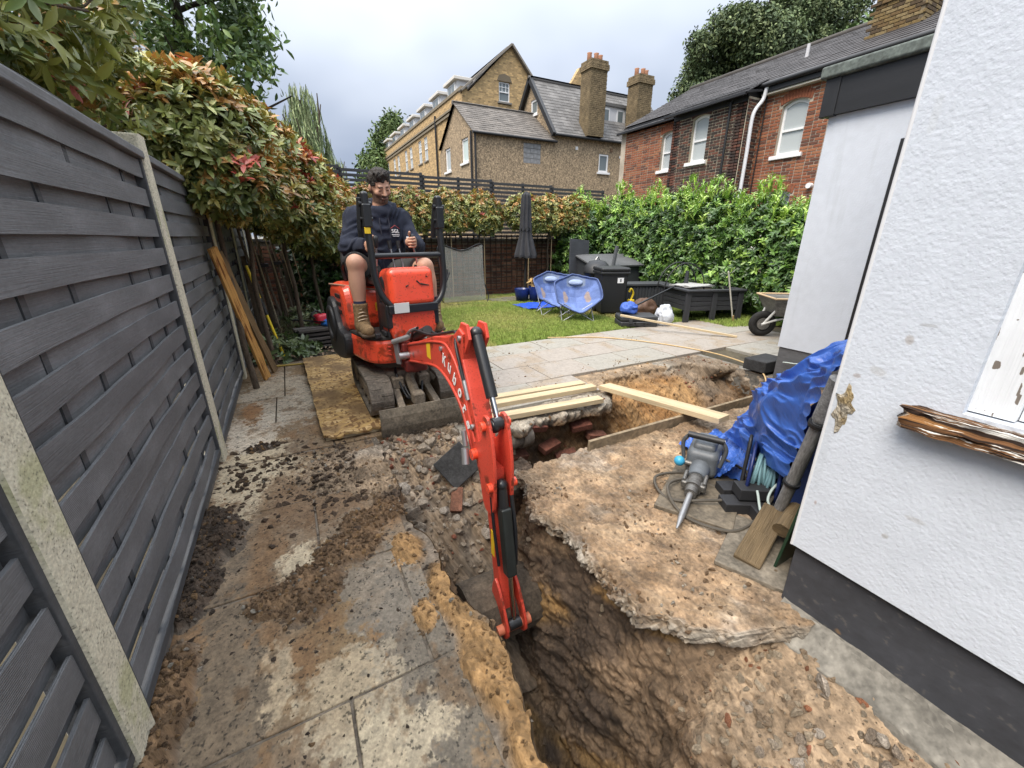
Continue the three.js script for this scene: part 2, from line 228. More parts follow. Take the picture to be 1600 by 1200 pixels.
const trench = grid(300, 560, (u, v) => {
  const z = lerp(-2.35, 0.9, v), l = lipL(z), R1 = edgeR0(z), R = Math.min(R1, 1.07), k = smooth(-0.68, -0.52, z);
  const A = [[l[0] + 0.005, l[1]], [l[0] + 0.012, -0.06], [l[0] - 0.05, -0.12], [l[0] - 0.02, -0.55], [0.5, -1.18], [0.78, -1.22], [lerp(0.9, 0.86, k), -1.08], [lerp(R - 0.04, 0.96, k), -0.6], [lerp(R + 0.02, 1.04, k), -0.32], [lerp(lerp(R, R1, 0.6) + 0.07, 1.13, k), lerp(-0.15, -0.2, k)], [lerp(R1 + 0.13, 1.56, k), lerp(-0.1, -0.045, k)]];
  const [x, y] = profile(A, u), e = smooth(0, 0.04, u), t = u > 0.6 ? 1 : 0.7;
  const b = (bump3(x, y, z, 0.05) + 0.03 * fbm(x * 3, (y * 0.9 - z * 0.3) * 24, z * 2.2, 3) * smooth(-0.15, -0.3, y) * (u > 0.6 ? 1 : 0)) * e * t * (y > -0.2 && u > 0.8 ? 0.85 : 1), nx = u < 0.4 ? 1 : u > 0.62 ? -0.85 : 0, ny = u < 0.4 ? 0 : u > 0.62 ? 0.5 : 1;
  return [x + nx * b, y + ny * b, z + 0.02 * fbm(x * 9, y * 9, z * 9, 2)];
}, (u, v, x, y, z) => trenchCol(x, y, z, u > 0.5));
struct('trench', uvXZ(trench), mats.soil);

// broken concrete slab in the corner of the house, with a rough crust along its edge
const slabTop = (x, z) => 0.012 + 0.018 * fbm(x * 4, z * 4, 6, 4, 0.6) + 0.01 * fbm(x * 20, z * 20, 2, 3) + 0.008 * n3(x * 60, 2, z * 60);
const NC = 26, NU = 300;
const slabG = grid(NU, 320, (u, v, i) => {
  const z = lerp(-2.03, -0.5, v), R = edgeR(z), zf = z - 0.05 * smooth(0.1, 0, v) * n3(R * 3, 1, 1) + 0.05 * (1 - smooth(0, 0.03, v)) * fbm((u) * 30, 1, 4, 3);
  if (i < NC) { const a = i / NC, th = 0.07 + 0.025 * n3(z * 5, 1, 7), ang = (a - 0.5) * Math.PI, q = 0.024 + 0.02 * fbm(z * 12, a * 3, 3, 3) + 0.022 * Math.abs(n3(z * 34, a * 5, 1)) - 0.022 * Math.abs(n3(z * 80, a * 11, 6)) - 0.008; return [R - Math.cos(ang) * q + 0.05 * (1 - smooth(0, 0.4, a)) + 0.02, -th / 2 + Math.sin(ang) * th / 2 + 0.012 * a + 0.016 * fbm(z * 30, a * 6, 9, 3) - 0.012 * Math.abs(n3(z * 60, a * 9, 2)), zf]; }
  const k = Math.pow((i - NC) / (NU - NC), 1.5), x = lerp(R + 0.02, 4.52, k);
  return [x, slabTop(x, z) - (v < 0.004 ? 0.2 : 0), zf];
}, (u, v, x, y, z) => { const d = x - edgeR(z), n = fbm(x * 7, z * 7, 1, 4, 0.6); let c = mixc([0.42, 0.285, 0.17], [0.5, 0.36, 0.225], smooth(-0.2, 0.4, n)); c = mixc(c, SOIL.brown, smooth(0.15, 0.5, fbm(x * 4, z * 4, 9, 4)) * 0.7); c = mixc(SOIL.pale, c, smooth(-0.01, 0.05, d + 0.07 * n)); c = mixc(c, [0.5, 0.45, 0.38], smooth(0.15, 0.5, fbm(x * 3, z * 3, 22, 5, 0.62)) * 0.5); c = mixc(c, [0.24, 0.16, 0.1], smooth(0.12, 0.4, fbm(x * 9, z * 9, 41, 5, 0.65)) * 0.55); return tint(c, x, y, z, 0.5); });
struct('concrete_slab', uvXZ(slabG), mats.soil);

// trench crossing behind it: swept along x
const trench2 = grid(420, 170, (u, v) => {
  const x = lerp(1.0, 4.62, u), k = smooth(2.5, 2.95, x), kk = smooth(4.1, 4.55, x), o = 0.06 * n3(x * 6, 2, 8) + 0.03 * n3(x * 17, 2, 3), zb = lerp(-2.8, -2.6, k), j = lerp(-2.72, -3.3 + 0.45 * kk, k) + o;
  const A = [[-1.98, -0.1], [-2.05, -0.5], [-2.08, -0.9], [-2.55, -0.93], [zb, -0.75 + 0.2 * k], [lerp(-2.86, -2.85, k), lerp(-0.4, -0.35, k)], [lerp(-2.86, -3.05, k), lerp(-0.14, -0.2, k)], [j - 0.02 * (1 - k), lerp(-0.13, -0.08, k)], [j, -0.04], [j - 0.06, -0.02], [-3.6, -0.028]];
  const [z, y] = profile(A, v), e = 1 - smooth(0.86, 0.96, v), b = bump3(x, y, z, 0.055) * e;
  return [x + 0.3 * b, y + 0.5 * b + 0.008 * fbm(x * 14, 2, z * 14, 3), z + (v > 0.4 ? 0.9 : -0.3) * b];
}, (u, v, x, y, z) => {
  const n = fbm(x * 3, y * 4, z * 3, 4, 0.6); const k = smooth(2.4, 2.8, x + 0.3 * n) * (1 - smooth(3.75, 4.1, x + 0.3 * n)); let c = mixc(mixc(SOIL.brown, SOIL.dark, smooth(-0.1, 0.4, fbm(x * 4, y * 4, z * 4 + 9, 4))), mixc(SOIL.orange, [0.33, 0.17, 0.06], smooth(-0.2, 0.35, n)), k); if (y > -0.13) c = mixc(c, k > 0.5 ? SOIL.tan : SOIL.pale, smooth(-0.13, -0.03, y + 0.03 * n)); c = mixc(c, [0.3, 0.23, 0.16], smooth(3.85, 4.1, x) * smooth(-0.5, -0.05, y)); return tint(c, x, y, z, 0.5);
});
struct('cross_trench', uvXZ(trench2), mats.soil);
struct('trench_end', uvXZ(grid(60, 90, (u, v) => { const y = lerp(-1.05, -0.02, u), z = lerp(-3.62, -1.9, v), b = bump3(4.5, y, z, 0.05); return [4.5 + b * (u < 0.95 ? 1 : 0.2) + 0.06 * u, y, z]; }, (u, v, x, y, z) => tint(y > -0.2 ? SOIL.rubble : SOIL.brown, x, y, z, 0.5))), mats.soil);
struct('ground_strip', boxUV(bx(4.56, 4.7, -0.3, -0.03, -3.62, -2.44), 1), mats.concrete);

// rubble heap where the two meet, in front of the blade
const heapY = (x, z) => { const a = smooth(-2.95, -1.45, z + 0.12 * fbm(x * 3, z * 3, 1, 3)); let y = lerp(-0.02, -1.05, Math.pow(a, 1.35)); const r = smooth(1.0, 1.45, x + 0.1 * fbm(x * 3, z * 3, 4, 3)) * smooth(-2.9, -2.6, z); y = lerp(y, -0.8, r); y += smooth(0.55, 0.36, x) * smooth(-1.6, -2.1, z) * 0.12 * a; return Math.min(0.02, y) + 0.06 * fbm(x * 7, z * 7, 3, 4, 0.6) + 0.018 * Math.abs(n3(x * 30, 4, z * 30)); };
const heap = grid(190, 240, (u, v) => { const x = lerp(0.28, 1.5, u), z = lerp(-3.05, -1.42, v); return [x, heapY(x, z) - (u < 0.02 ? 0.1 : 0), z]; }, (u, v, x, y, z) => { const n = fbm(x * 5, z * 5, 3, 4, 0.6); let c = mixc(SOIL.rubble, SOIL.tan, smooth(-0.3, 0.3, n)); c = mixc(c, [0.2, 0.14, 0.09], smooth(-2.3, -1.75, z + 0.3 * n) * 0.8); return tint(c, x, y, z, 0.5); });
struct('rubble_ground', uvXZ(heap), mats.soil);

// ---- stones, clods and lumps
const rocks = [1, 2, 3, 4, 5].map((s) => rockGeo(s * 17, 1, 0.7, 0.4));
function scatter(name, src, n, seed, want, size, colour, label, category, sink = 0.3) {
  const r = RNG(seed), p = src.attributes.position, lists = rocks.map(() => []); let tries = 0, got = 0;
  while (got < n && tries++ < n * 60) {
    const i = Math.floor(r() * p.count), x = p.getX(i), y = p.getY(i), z = p.getZ(i); if (r() > want(x, y, z)) continue;
    const s = size(r, x, y, z), k = 0.7 + r() * 0.6, c = colour(r, x, y, z); got++;
    lists[Math.floor(r() * rocks.length)].push([TRS(x + (r() - 0.5) * 0.02, y + s * (0.35 - sink) * 0.7, z + (r() - 0.5) * 0.02, r() * 6, r() * 6, r() * 6, s * k, s, s * (1.4 - 0.4 * k)), lin(...c)]);
  }
  lists.forEach((l, i) => l.length && copies(name, rocks[i], mats.stone, l, scene, label, category));
}
const vary = (r, c, a = 0.4) => { const k = 1 - a / 2 + r() * a; return [c[0] * k, c[1] * k, c[2] * k]; };
const small = (a, b, p = 3) => (r) => a + (b - a) * Math.pow(r(), p);
scatter('soil_clods', mud, 9000, 11, (x, y, z) => { const m = mudAt(x, z); return m[2] * (m[1][0] > 0.45 ? 0.22 : 0.9) + 0.05 * (x < 0.3 ? 1 : 0.3) * smooth(-0.4, -1.8, z) + 0.12 * smooth(-2.2, -2.8, z) * (x < 0.1 ? 1 : 0); }, small(0.004, 0.034, 4), (r, x, y, z) => { const m = mudAt(x, z), c = m[2] > 0.2 ? m[1] : SOIL.dark; return vary(r, r() < 0.05 ? SOIL.pale : r() < 0.25 ? mixc(c, SOIL.orange, 0.6) : c, 0.7); }, 'loose crumbs of brown and orange soil on the paving', 'soil');
scatter('soil_clods', mud, 850, 12, (x, y, z) => (x < 0.2 ? smooth(-1.9, -2.5, z) * (0.35 + 0.65 * smooth(-0.1, 0.3, fbm(x * 5, z * 5, 8, 3))) : 0.0) + (mudAt(x, z)[1][0] < 0.13 ? 0.25 : 0), small(0.008, 0.06, 3), (r) => vary(r, [0.13, 0.085, 0.052], 0.6), 'dark wet clods strewn over the pale flags', 'soil', 0.2);
scatter('rubble_stones', heap, 2600, 13, (x, y, z) => smooth(-0.9, -0.4, y), small(0.008, 0.06, 3), (r) => vary(r, r() < 0.1 ? [0.4, 0.14, 0.08] : r() < 0.5 ? SOIL.rubble : [0.3, 0.22, 0.15], 0.5), 'small broken stones and brick crumbs of the rubble heap', 'rubble');
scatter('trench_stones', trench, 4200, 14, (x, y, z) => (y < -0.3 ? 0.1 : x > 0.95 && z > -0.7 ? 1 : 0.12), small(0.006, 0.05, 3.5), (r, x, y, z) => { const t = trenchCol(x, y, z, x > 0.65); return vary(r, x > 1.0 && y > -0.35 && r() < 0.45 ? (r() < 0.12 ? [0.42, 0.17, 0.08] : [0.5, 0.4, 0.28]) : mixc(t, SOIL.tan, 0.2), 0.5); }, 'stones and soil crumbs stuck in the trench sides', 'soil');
scatter('slab_stones', slabG, 3200, 15, (x, y, z) => (y < -0.02 ? 0 : (z < -1.9 ? 0.2 : 1) * (0.06 + smooth(0.0, 0.4, fbm(x * 5, z * 5, 31, 3)))), small(0.003, 0.034, 4), (r) => vary(r, r() < 0.15 ? SOIL.pale : r() < 0.5 ? SOIL.brown : SOIL.tan, 0.6), 'grit and soil crumbs on the broken slab', 'soil');
scatter('trench_stones', trench2, 1500, 16, (x, y, z) => (z < -2.4 ? 1 : 0.2), small(0.008, 0.05, 3), (r, x, y, z) => vary(r, x > 2.6 && x < 3.9 ? mixc(SOIL.orange, SOIL.brown, r()) : r() < 0.25 ? [0.3, 0.11, 0.06] : SOIL.brown, 0.5), 'stones and clay lumps on the cross trench bank', 'soil');
// larger lumps, one by one
{
  const r = RNG(21), big = [31, 32, 33, 34].map((s) => rockGeo(s, 2, 0.65, 0.5)), mm = [0.72, 0.6, 0.5].map((k, i) => M(k, k * [0.86, 0.82, 0.8][i], k * [0.7, 0.62, 0.6][i], 0.95, { map: T.dirt, bumpMap: T.dirtBump, bumpScale: 0.02 }));
  for (let i = 0; i < 46; i++) { const x = 0.42 + r() * 0.62, z = -2.85 + r() * 0.75, s = 0.07 + r() * r() * 0.13; const m = solo('concrete_lump', big[i % 4], mm[i % 3], 'pale broken concrete lump in the heap below the dozer blade', 'rubble', [x, heapY(x, z) + s * 0.12, z], 'concrete lumps of the rubble heap'); m.scale.setScalar(s); m.rotation.set(r() * 3, r() * 6, r() * 3); }
  for (let i = 0; i < 60; i++) { const z = -0.52 + r() * 0.8, x = 1.12 + r() * 0.36, s = 0.03 + r() * r() * 0.075, y = lerp(-0.23, -0.06, (x - 1.12) / 0.38); const b = r() < 0.14; const m = solo(b ? 'brick_piece' : 'stone', big[i % 4], b ? M(0.38, 0.15, 0.08, 0.9, { map: T.dirt }) : mm[i % 3], b ? 'red brick fragment lying in the soil along the house footing' : 'pale stone lying in the soil along the house footing', b ? 'brick' : 'stone', [x, y + s * 0.1, z], b ? 'brick fragments along the footing' : 'stones along the footing'); m.scale.setScalar(s); m.rotation.set(r() * 3, r() * 6, r() * 3); }
  const ch = solo('slab_chunk', boxUV(displace(rb(-0.12, 0.12, -0.022, 0.022, -0.12, 0.12, 0.008, 3), (x, y, z) => 0.01 * fbm(x * 20, y * 20, z * 20, 3)), 2), M(0.085, 0.085, 0.085, 0.9, { map: T.dirt, bumpMap: T.dirtBump, bumpScale: 0.01 }), 'dark grey broken paving slab chunk tipped on the rubble heap', 'slab', [0.84, heapY(0.84, -2.42) + 0.1, -2.42]); ch.rotation.set(0.95, 0.5, 0.25);
  for (const [x, y, z, ry, rx, l] of [[0.5, heapY(0.5, -1.95) + 0.03, -1.95, 0.4, 0.8, 'red brick on the rubble by the dark hole'], [0.78, heapY(0.78, -2.3) + 0.02, -2.3, 1.2, 0.4, 'red brick under the dark slab chunk'], [0.57, -1.04, -0.62, 0.9, 0.9, 'upright half brick with holes low in the trench'], [0.6, -1.12, -0.5, 0.3, 0.3, 'tan brick lying on the trench bottom']]) { const m = solo('brick', boxUV(rb(-0.105, 0.105, -0.032, 0.032, -0.05, 0.05, 0.006, 2), 3), M(0.36, 0.16, 0.095, 0.92, { map: T.dirt, bumpMap: T.dirtBump, bumpScale: 0.01 }), l, 'brick', [x, y, z]); m.rotation.set(rx, ry, 0.3); m.scale.setScalar(0.8); }
  const pipe = solo('drain_pipe', boxUV(merge([rod([-0.28, 0, 0], [0.2, 0, 0], 0.085, 0.085, 22), rod([0.2, 0, 0], [0.3, 0, 0], 0.105, 0.105, 22)]), 1.5), M(0.36, 0.3, 0.24, 0.85, { map: T.dirt, bumpMap: T.dirtBump, bumpScale: 0.006 }), 'pale clay drain pipe poking from the trench bank under the timbers', 'pipe', [1.32, -0.17, -2.74]); pipe.rotation.set(0, 0.12, 0.03);
  for (let i = 0; i < 9; i++) { const m = solo('footing_brick', boxUV(rb(-0.1, 0.1, -0.03, 0.03, -0.05, 0.05, 0.006, 2), 3), M(0.22 + r() * 0.08, 0.1, 0.065, 0.95, { map: T.dirt, bumpMap: T.dirtBump, bumpScale: 0.01 }), 'old red brick bedded in the bank beneath the pale timbers', 'brick', [1.18 + i * 0.17, -0.1 - (i % 3) * 0.13 - (i > 3 ? 0.12 : 0), -2.79 + (i % 2) * 0.03], 'bricks in the trench bank'); m.rotation.set(r() * 0.5, r() * 0.6 - 0.3, r() * 0.5 - 0.25); }
}

// ---- patio flags behind the trench, each one a piece
{
  const patio = new THREE.Group(); patio.name = 'patio'; patio.userData.kind = 'structure'; scene.add(patio); const r = RNG(9);
  const ms = [0, 1, 2, 3].map((i) => { const t = tex(256, (u, v) => { const a = tfbm(u, v, 3, 5, 0.6, i * 9), b = tfbm(u, v, 24, 3, 0.6, i * 5); const k = smooth(0.0, 0.4, a), c = mixc([0.65, 0.635, 0.6], [0.63, 0.585, 0.51], k * 0.8); return c.map((e) => e * (1 + 0.1 * b) * (1 - 0.35 * smooth(0.45, 0.65, b + a * 0.4))); }); return M(0.7 + 0.06 * r(), 0.71, 0.7, 0.85, { map: t, bumpMap: T.dirtBump, bumpScale: 0.004 }); });
  for (let j = 0; j < 10; j++) for (let i = -1; i < 11; i++) {
    const z1 = -3.0 + 2.6 - j * 0.52, z0 = z1 - 0.512; let x0 = 0.42 + i * 0.64 + (j % 2) * 0.32, x1 = x0 + 0.632; if (x1 > 7.2) continue;
    if (z1 > -2.98 && x0 < 4.62) continue; if (z0 < -5.1) continue;
    if (z1 > -3.5 && x1 > 2.45 && x0 < 4.6) { if (x0 < 2.45) x1 = Math.min(x1, 2.5 + r() * 0.1); else continue; }
    if (x1 < 0.66) continue; if (x0 < 0.66) x0 = 0.66; if (x1 - x0 < 0.1) continue;
    part('paving_slab', boxUV(rb(x0, x1, -0.045, 0.003 + r() * 0.005, z0, z1, 0.006, 1), 1.55, 1.9, r() * 3, r() * 3), ms[Math.floor(r() * 4)], patio);
  }
  scatter('soil_clods', grid(60, 40, (u, v) => [lerp(1.2, 4.6, u), 0.008, lerp(-5.0, -3.05, v)]), 420, 31, (x, y, z) => clamp(smooth(-0.1, 0.35, fbm(x * 1.7, z * 1.7, 4, 3)) * (x < 2.5 ? 1 : 0.4)), small(0.006, 0.03, 3), (r2) => vary(r2, mixc(SOIL.brown, SOIL.orange, r2() * 0.5), 0.5), 'soil crumbs walked over the patio flags', 'soil');
}
// ---- lawn
{
  const dry = (x, z) => smooth(0.05, 0.5, fbm(x * 0.9 + 4, z * 0.9, 3, 3)) * 0.8 + 0.5 * Math.exp(-((x - 3.4) ** 2 + (z + 6.9) ** 2) / 0.8);
  struct('lawn', uvXZ(grid(120, 90, (u, v) => { const x = lerp(0.9, 7.9, u), z = lerp(-9.95, -5.1 + 0.04 * n3(u * 40, 1, 1), v); return [x, -0.012 + 0.02 * fbm(x, z, 1, 3), z]; }, (u, v, x, y, z) => tint(mixc([0.14, 0.18, 0.04], [0.34, 0.27, 0.11], clamp(dry(x, z))), x, 0, z, 0.5)), 2), mats.soil);
  const blade = []; const r = RNG(41); for (let i = 0; i < 9; i++) { const a = r() * 6.28, b = r() * 0.6, h = 0.035 + r() * 0.03, px = (r() - 0.5) * 0.05, pz = (r() - 0.5) * 0.05, dx = Math.cos(a), dz = Math.sin(a), w = 0.0035; const g = new THREE.BufferGeometry(); g.setAttribute('position', new THREE.BufferAttribute(new Float32Array([px - dz * w, 0, pz + dx * w, px + dz * w, 0, pz - dx * w, px + dx * h * b, h * (1 - b * 0.3), pz + dz * h * b]), 3)); g.computeVertexNormals(); blade.push(g); }
  const tuft = merge(blade), L = [], add = (x, z, s) => { const d = clamp(dry(x, z) + (r() - 0.5) * 0.5), k = 0.7 + r() * 0.7, c = mixc([0.2, 0.28, 0.05], [0.46, 0.38, 0.16], d * 0.85); L.push([TRS(x, -0.015 + 0.02 * fbm(x, z, 1, 3), z, 0, r() * 6.28, 0, s), lin(c[0] * k, c[1] * k, c[2] * k)]); };
  for (let i = 0; i < 62000; i++) { const q = r(), z = lerp(-5.12, -9.9, q), x = lerp(1.0, 7.8, r()); if (z > -5.3 && r() < 0.3) continue; add(x, z, 0.6 + r() * 0.8); }
  for (let i = 0; i < 2200; i++) { const x = 6.5 + r() * 1.2, z = -5.1 + r() * 1.3; if (z > -4.1 - (7.4 - x) * 0.3) continue; add(x, z, 1 + r()); }
  copies('grass', tuft, M(1, 1, 1, 0.8, { side: THREE.DoubleSide }), L, scene, 'short patchy lawn grass, straw coloured in places', 'grass');
}
// ================================================================ FENCE ON THE LEFT
{
  const slatM = [0, 1, 2].map((i) => M(0.175 + i * 0.02, 0.181 + i * 0.02, 0.19 + i * 0.02, 0.62, { map: T.mottle, bumpMap: i === 1 ? again(T.ribs, 1, 4) : T.woodBump, bumpScale: i === 1 ? 0.0009 : 0.0008 }));
  const dark = M(0.085, 0.09, 0.097, 0.7, { map: T.mottle, bumpMap: T.woodBump, bumpScale: 0.001 });
  const postM = M(0.8, 0.79, 0.72, 0.95, { map: tex(512, (u, v) => { const a = tfbm(u, v, 5, 5, 0.6), b = tfbm(u, v, 110, 2, 0.7, 4); const moss = smooth(0.1, 0.5, a); const c = mixc([0.84, 0.82, 0.76], [0.6, 0.62, 0.42], moss * 0.4); const s = 1 + 0.16 * b - 0.2 * smooth(0.45, 0.6, -b); return c.map((e) => e * s); }), bumpMap: T.dirtBump, bumpScale: 0.008 });
  const slatG = [0, 1, 2, 3].map((i) => { const L = 1.8, g = new RoundedBoxGeometry(L, 0.096, 0.012, 1, 0.003), bow = 0.006 + i * 0.003; const p = g.attributes.position; const q = mergeVertices(new THREE.BoxGeometry(L, 0.087, 0.011, 14, 1, 1)); for (let k = 0; k < q.attributes.position.count; k++) { const x = q.attributes.position.getX(k); q.attributes.position.setZ(k, q.attributes.position.getZ(k) + bow * Math.cos(x / L * Math.PI) + 0.003 * Math.sin(x * 9 + i * 2)); q.attributes.position.setY(k, q.attributes.position.getY(k) + 0.003 * Math.sin(x * 3 + i)); } const o = toCreasedNormals(q, 0.6); return boxUV(o, 1.6, 4, i * 0.37, i * 0.3); });
  const posts = [0.75, -1.2, -3.15, -5.1, -7.05, -9.0, -10.95];
  const pw = ['concrete fence post nearest the open window sill', 'mossy pale concrete fence post beside the brown soil strip', 'pale concrete fence post between two dark slatted panels', 'concrete fence post behind the leaning brown boards', 'slim concrete fence post behind the canes and saplings', 'concrete fence post in the far planting bed', 'concrete fence post at the back corner'];
  posts.forEach((z, i) => { const g = ext([[-0.055, -0.3], [0.055, -0.3], [0.055, 1.96], [-0.055, 1.96]], 0.13, 0.012).translate(-0.638, 0, z); solo('fence_post', boxUV(g, 1.5, 1.5, 0, z), postM, pw[i], 'fence post', [0, 0, 0], 'concrete posts of the garden fence'); });
  const pl = ['dark grey slatted fence beside the near mossy post', 'dark grey slatted fence under the overhanging branch', 'dark grey slatted fence with the brown boards leaning at its end', 'dark slatted fence panel behind the saplings', 'dark slatted fence panel deep in the planting bed', 'dark slatted fence panel ending at the back wall'];
  for (let i = 0; i < 6; i++) {
    const zc = (posts[i] + posts[i + 1]) / 2, P = thing('slatted_fence', pl[i], 'fence', [-0.64, 0, zc], Math.PI / 2, 'slatted panels of the garden fence'), r = RNG(60 + i), low = i > 2;
    for (let k = 0; k < 12; k++) { const s = part('slat', slatG[Math.floor(r() * 4)], slatM[k < 7 && i < 2 ? (r() < 0.75 ? 1 : 0) : r() < 0.5 ? 0 : 2], P); s.position.set(0, 0.175 + k * 0.147, 0.02 + r() * 0.003); if (r() < 0.5) s.rotation.y = Math.PI; if (s.rotation.y) s.position.z = 0.03; s.rotation.z = (r() - 0.5) * 0.006; }
    for (let k = 0; k < 12; k++) { const s = part('slat', slatG[Math.floor(r() * 4)], slatM[r() < 0.5 ? 0 : 2], P); s.position.set(0, 0.175 + 0.0735 + k * 0.147, -0.004); s.scale.y = 1.12; }
    for (let k = 0; k < 5; k++) part('batten', boxUV(bx(-0.62 + k * 0.31 - 0.016, -0.62 + k * 0.31 + 0.016, 0.11, 1.86, -0.009, 0.012), 2), dark, P);
    for (const s of [-1, 1]) part('frame_stile', boxUV(rb(s * 0.905 - 0.018, s * 0.905 + 0.018, 0.1, 1.87, -0.035, 0.045, 0.004, 1), 2), dark, P);
    part('cap_rail', boxUV(rb(-0.92, 0.92, 1.838, 1.88, -0.045, 0.06, 0.008, 1), 1.5, 3), slatM[2], P); part('bottom_rail', boxUV(rb(-0.92, 0.92, 0.07, 0.112, -0.035, 0.045, 0.004, 1), 1.5, 3), dark, P);
    part('gravel_board', boxUV(rb(-0.9, 0.9, -0.12, 0.066, -0.025, 0.025, 0.005, 1), 1.5), M(0.26, 0.25, 0.23, 0.95, { map: T.dirt }), P);
  }
}
// ================================================================ HELPERS FOR BUILDINGS
function wallGeo(pts, holes, th) {          // outline and holes in local x, y; front face at z = 0, thickness behind
  const s = new THREE.Shape(); pts.forEach(([x, y], i) => (i ? s.lineTo(x, y) : s.moveTo(x, y)));
  for (const [x0, x1, y0, y1, arch] of holes) { const h = new THREE.Path(); h.moveTo(x0, y0); h.lineTo(x0, y1); if (arch) h.quadraticCurveTo((x0 + x1) / 2, y1 + arch * 2, x1, y1); else h.lineTo(x1, y1); h.lineTo(x1, y0); s.holes.push(h); }
  return new THREE.ExtrudeGeometry(s, { depth: th, bevelEnabled: false }).translate(0, 0, -th);
}
const paneM = [M(0.16, 0.19, 0.2, 0.06), M(0.42, 0.46, 0.47, 0.12), M(0.05, 0.06, 0.07, 0.05), M(0.5, 0.6, 0.58, 0.25)];
function windowIn(parent, [x0, x1, y0, y1, arch], o = {}) {      // frame set into a hole of the wall, panes and sill as its pieces
  const { inset = 0.09, f = 0.055, mid = true, bars = 0, pane = 0, sill = true, mat = mats.upvc, cols = 1, sillMat = mats.white } = o, s = new THREE.Shape(), y2 = y1 + (arch || 0);
  const out = (q) => { const p = new THREE.Path(); p.moveTo(x0 + q, y0 + q); p.lineTo(x0 + q, y1 - q); if (arch) p.quadraticCurveTo((x0 + x1) / 2, y1 + arch * 2 - q * 1.2, x1 - q, y1 - q); else p.lineTo(x1 - q, y1 - q); p.lineTo(x1 - q, y0 + q); p.closePath(); return p; };
  s.setFromPoints(out(0.002).getPoints(8)); s.holes.push(out(f)); const ym = (y0 + y1) / 2, L = [new THREE.ExtrudeGeometry(s, { depth: 0.06, bevelEnabled: false }).translate(0, 0, -inset - 0.06)];
  if (mid) L.push(bx(x0 + f, x1 - f, ym - 0.025, ym + 0.025, -inset - 0.05, -inset + 0.012));
  for (let i = 1; i < cols; i++) { const x = lerp(x0, x1, i / cols); L.push(bx(x - 0.03, x + 0.03, y0 + f, y1 - f, -inset - 0.05, -inset + 0.008)); }
  for (let i = 1; i <= bars; i++) { const x = lerp(x0, x1, i / (bars + 1)); L.push(bx(x - 0.012, x + 0.012, ym, y1 - f, -inset - 0.04, -inset - 0.005)); } if (bars) L.push(bx(x0 + f, x1 - f, (ym + y1) / 2 - 0.012, (ym + y1) / 2 + 0.012, -inset - 0.04, -inset - 0.006));
  const w = part('window', L, mat, parent), pm = paneM[pane];
  for (const [a, b] of mid ? [[y0 + f, ym], [ym, y1 - f + (arch || 0)]] : [[y0 + f, y1 - f + (arch || 0)]]) part('pane', bx(x0 + f * 0.8, x1 - f * 0.8, a, b, -inset - 0.045, -inset - 0.03), pm, w);
  if (sill) part('sill', rb(x0 - 0.09, x1 + 0.09, y0 - 0.1, y0 - 0.005, -0.06, 0.07, 0.01, 1), sillMat, w);
  return w;
}
function tiles(name, parent, O, U, Vd, W, H, tw, th, col, seed, skip, mat) {      // lapped roof pieces over a slope: O corner at the eave, U along, Vd up the slope
  const r = RNG(seed), u = V(...U).normalize(), v = V(...Vd).normalize(), n = u.clone().cross(v).normalize(); if (n.y < 0) n.negate(); const L = [], base = new THREE.BoxGeometry(1, 1, 1);
  const B = new THREE.Matrix4(), rows = Math.ceil(H / th), colsN = Math.ceil(W / tw) + 1;
  for (let j = 0; j < rows; j++) for (let i = 0; i < colsN; i++) {
    const a0 = Math.max(0, (i - (j % 2) * 0.5) * tw), a1 = Math.min(W, (i + 1 - (j % 2) * 0.5) * tw - 0.006); if (a1 - a0 < 0.04) continue; const a = (a0 + a1) / 2, b = (j + 0.5) * th; if (skip && skip(a, b)) continue;
    const lift = 0.012 + r() * 0.006, vv = v.clone().addScaledVector(n, -0.05 - r() * 0.02).normalize(), nn = u.clone().cross(vv).normalize(); if (nn.dot(n) < 0) nn.negate();
    const c = V(...O).addScaledVector(u, a).addScaledVector(v, b).addScaledVector(n, lift), g = base.clone().applyMatrix4(B.makeBasis(u.clone().multiplyScalar(a1 - a0), vv.clone().multiplyScalar(th * 1.25), nn.clone().multiplyScalar(0.014)).setPosition(c));
    const k = 0.75 + r() * 0.5, cc = new Float32Array(g.attributes.position.count * 3); for (let q = 0; q < cc.length; q += 3) { cc[q] = col[0] * k; cc[q + 1] = col[1] * k; cc[q + 2] = col[2] * (k + (r() - 0.5) * 0.0); } g.setAttribute('color', new THREE.BufferAttribute(cc, 3)); L.push(g);
  }
  return stuff(name, boxUV(merge(L), 0.8), mat || mats.slate, null, null, parent);
}
mats.slate = M(1, 1, 1, 0.75, { vertexColors: true, map: T.mottle, bumpMap: T.grain, bumpScale: 0.002 });
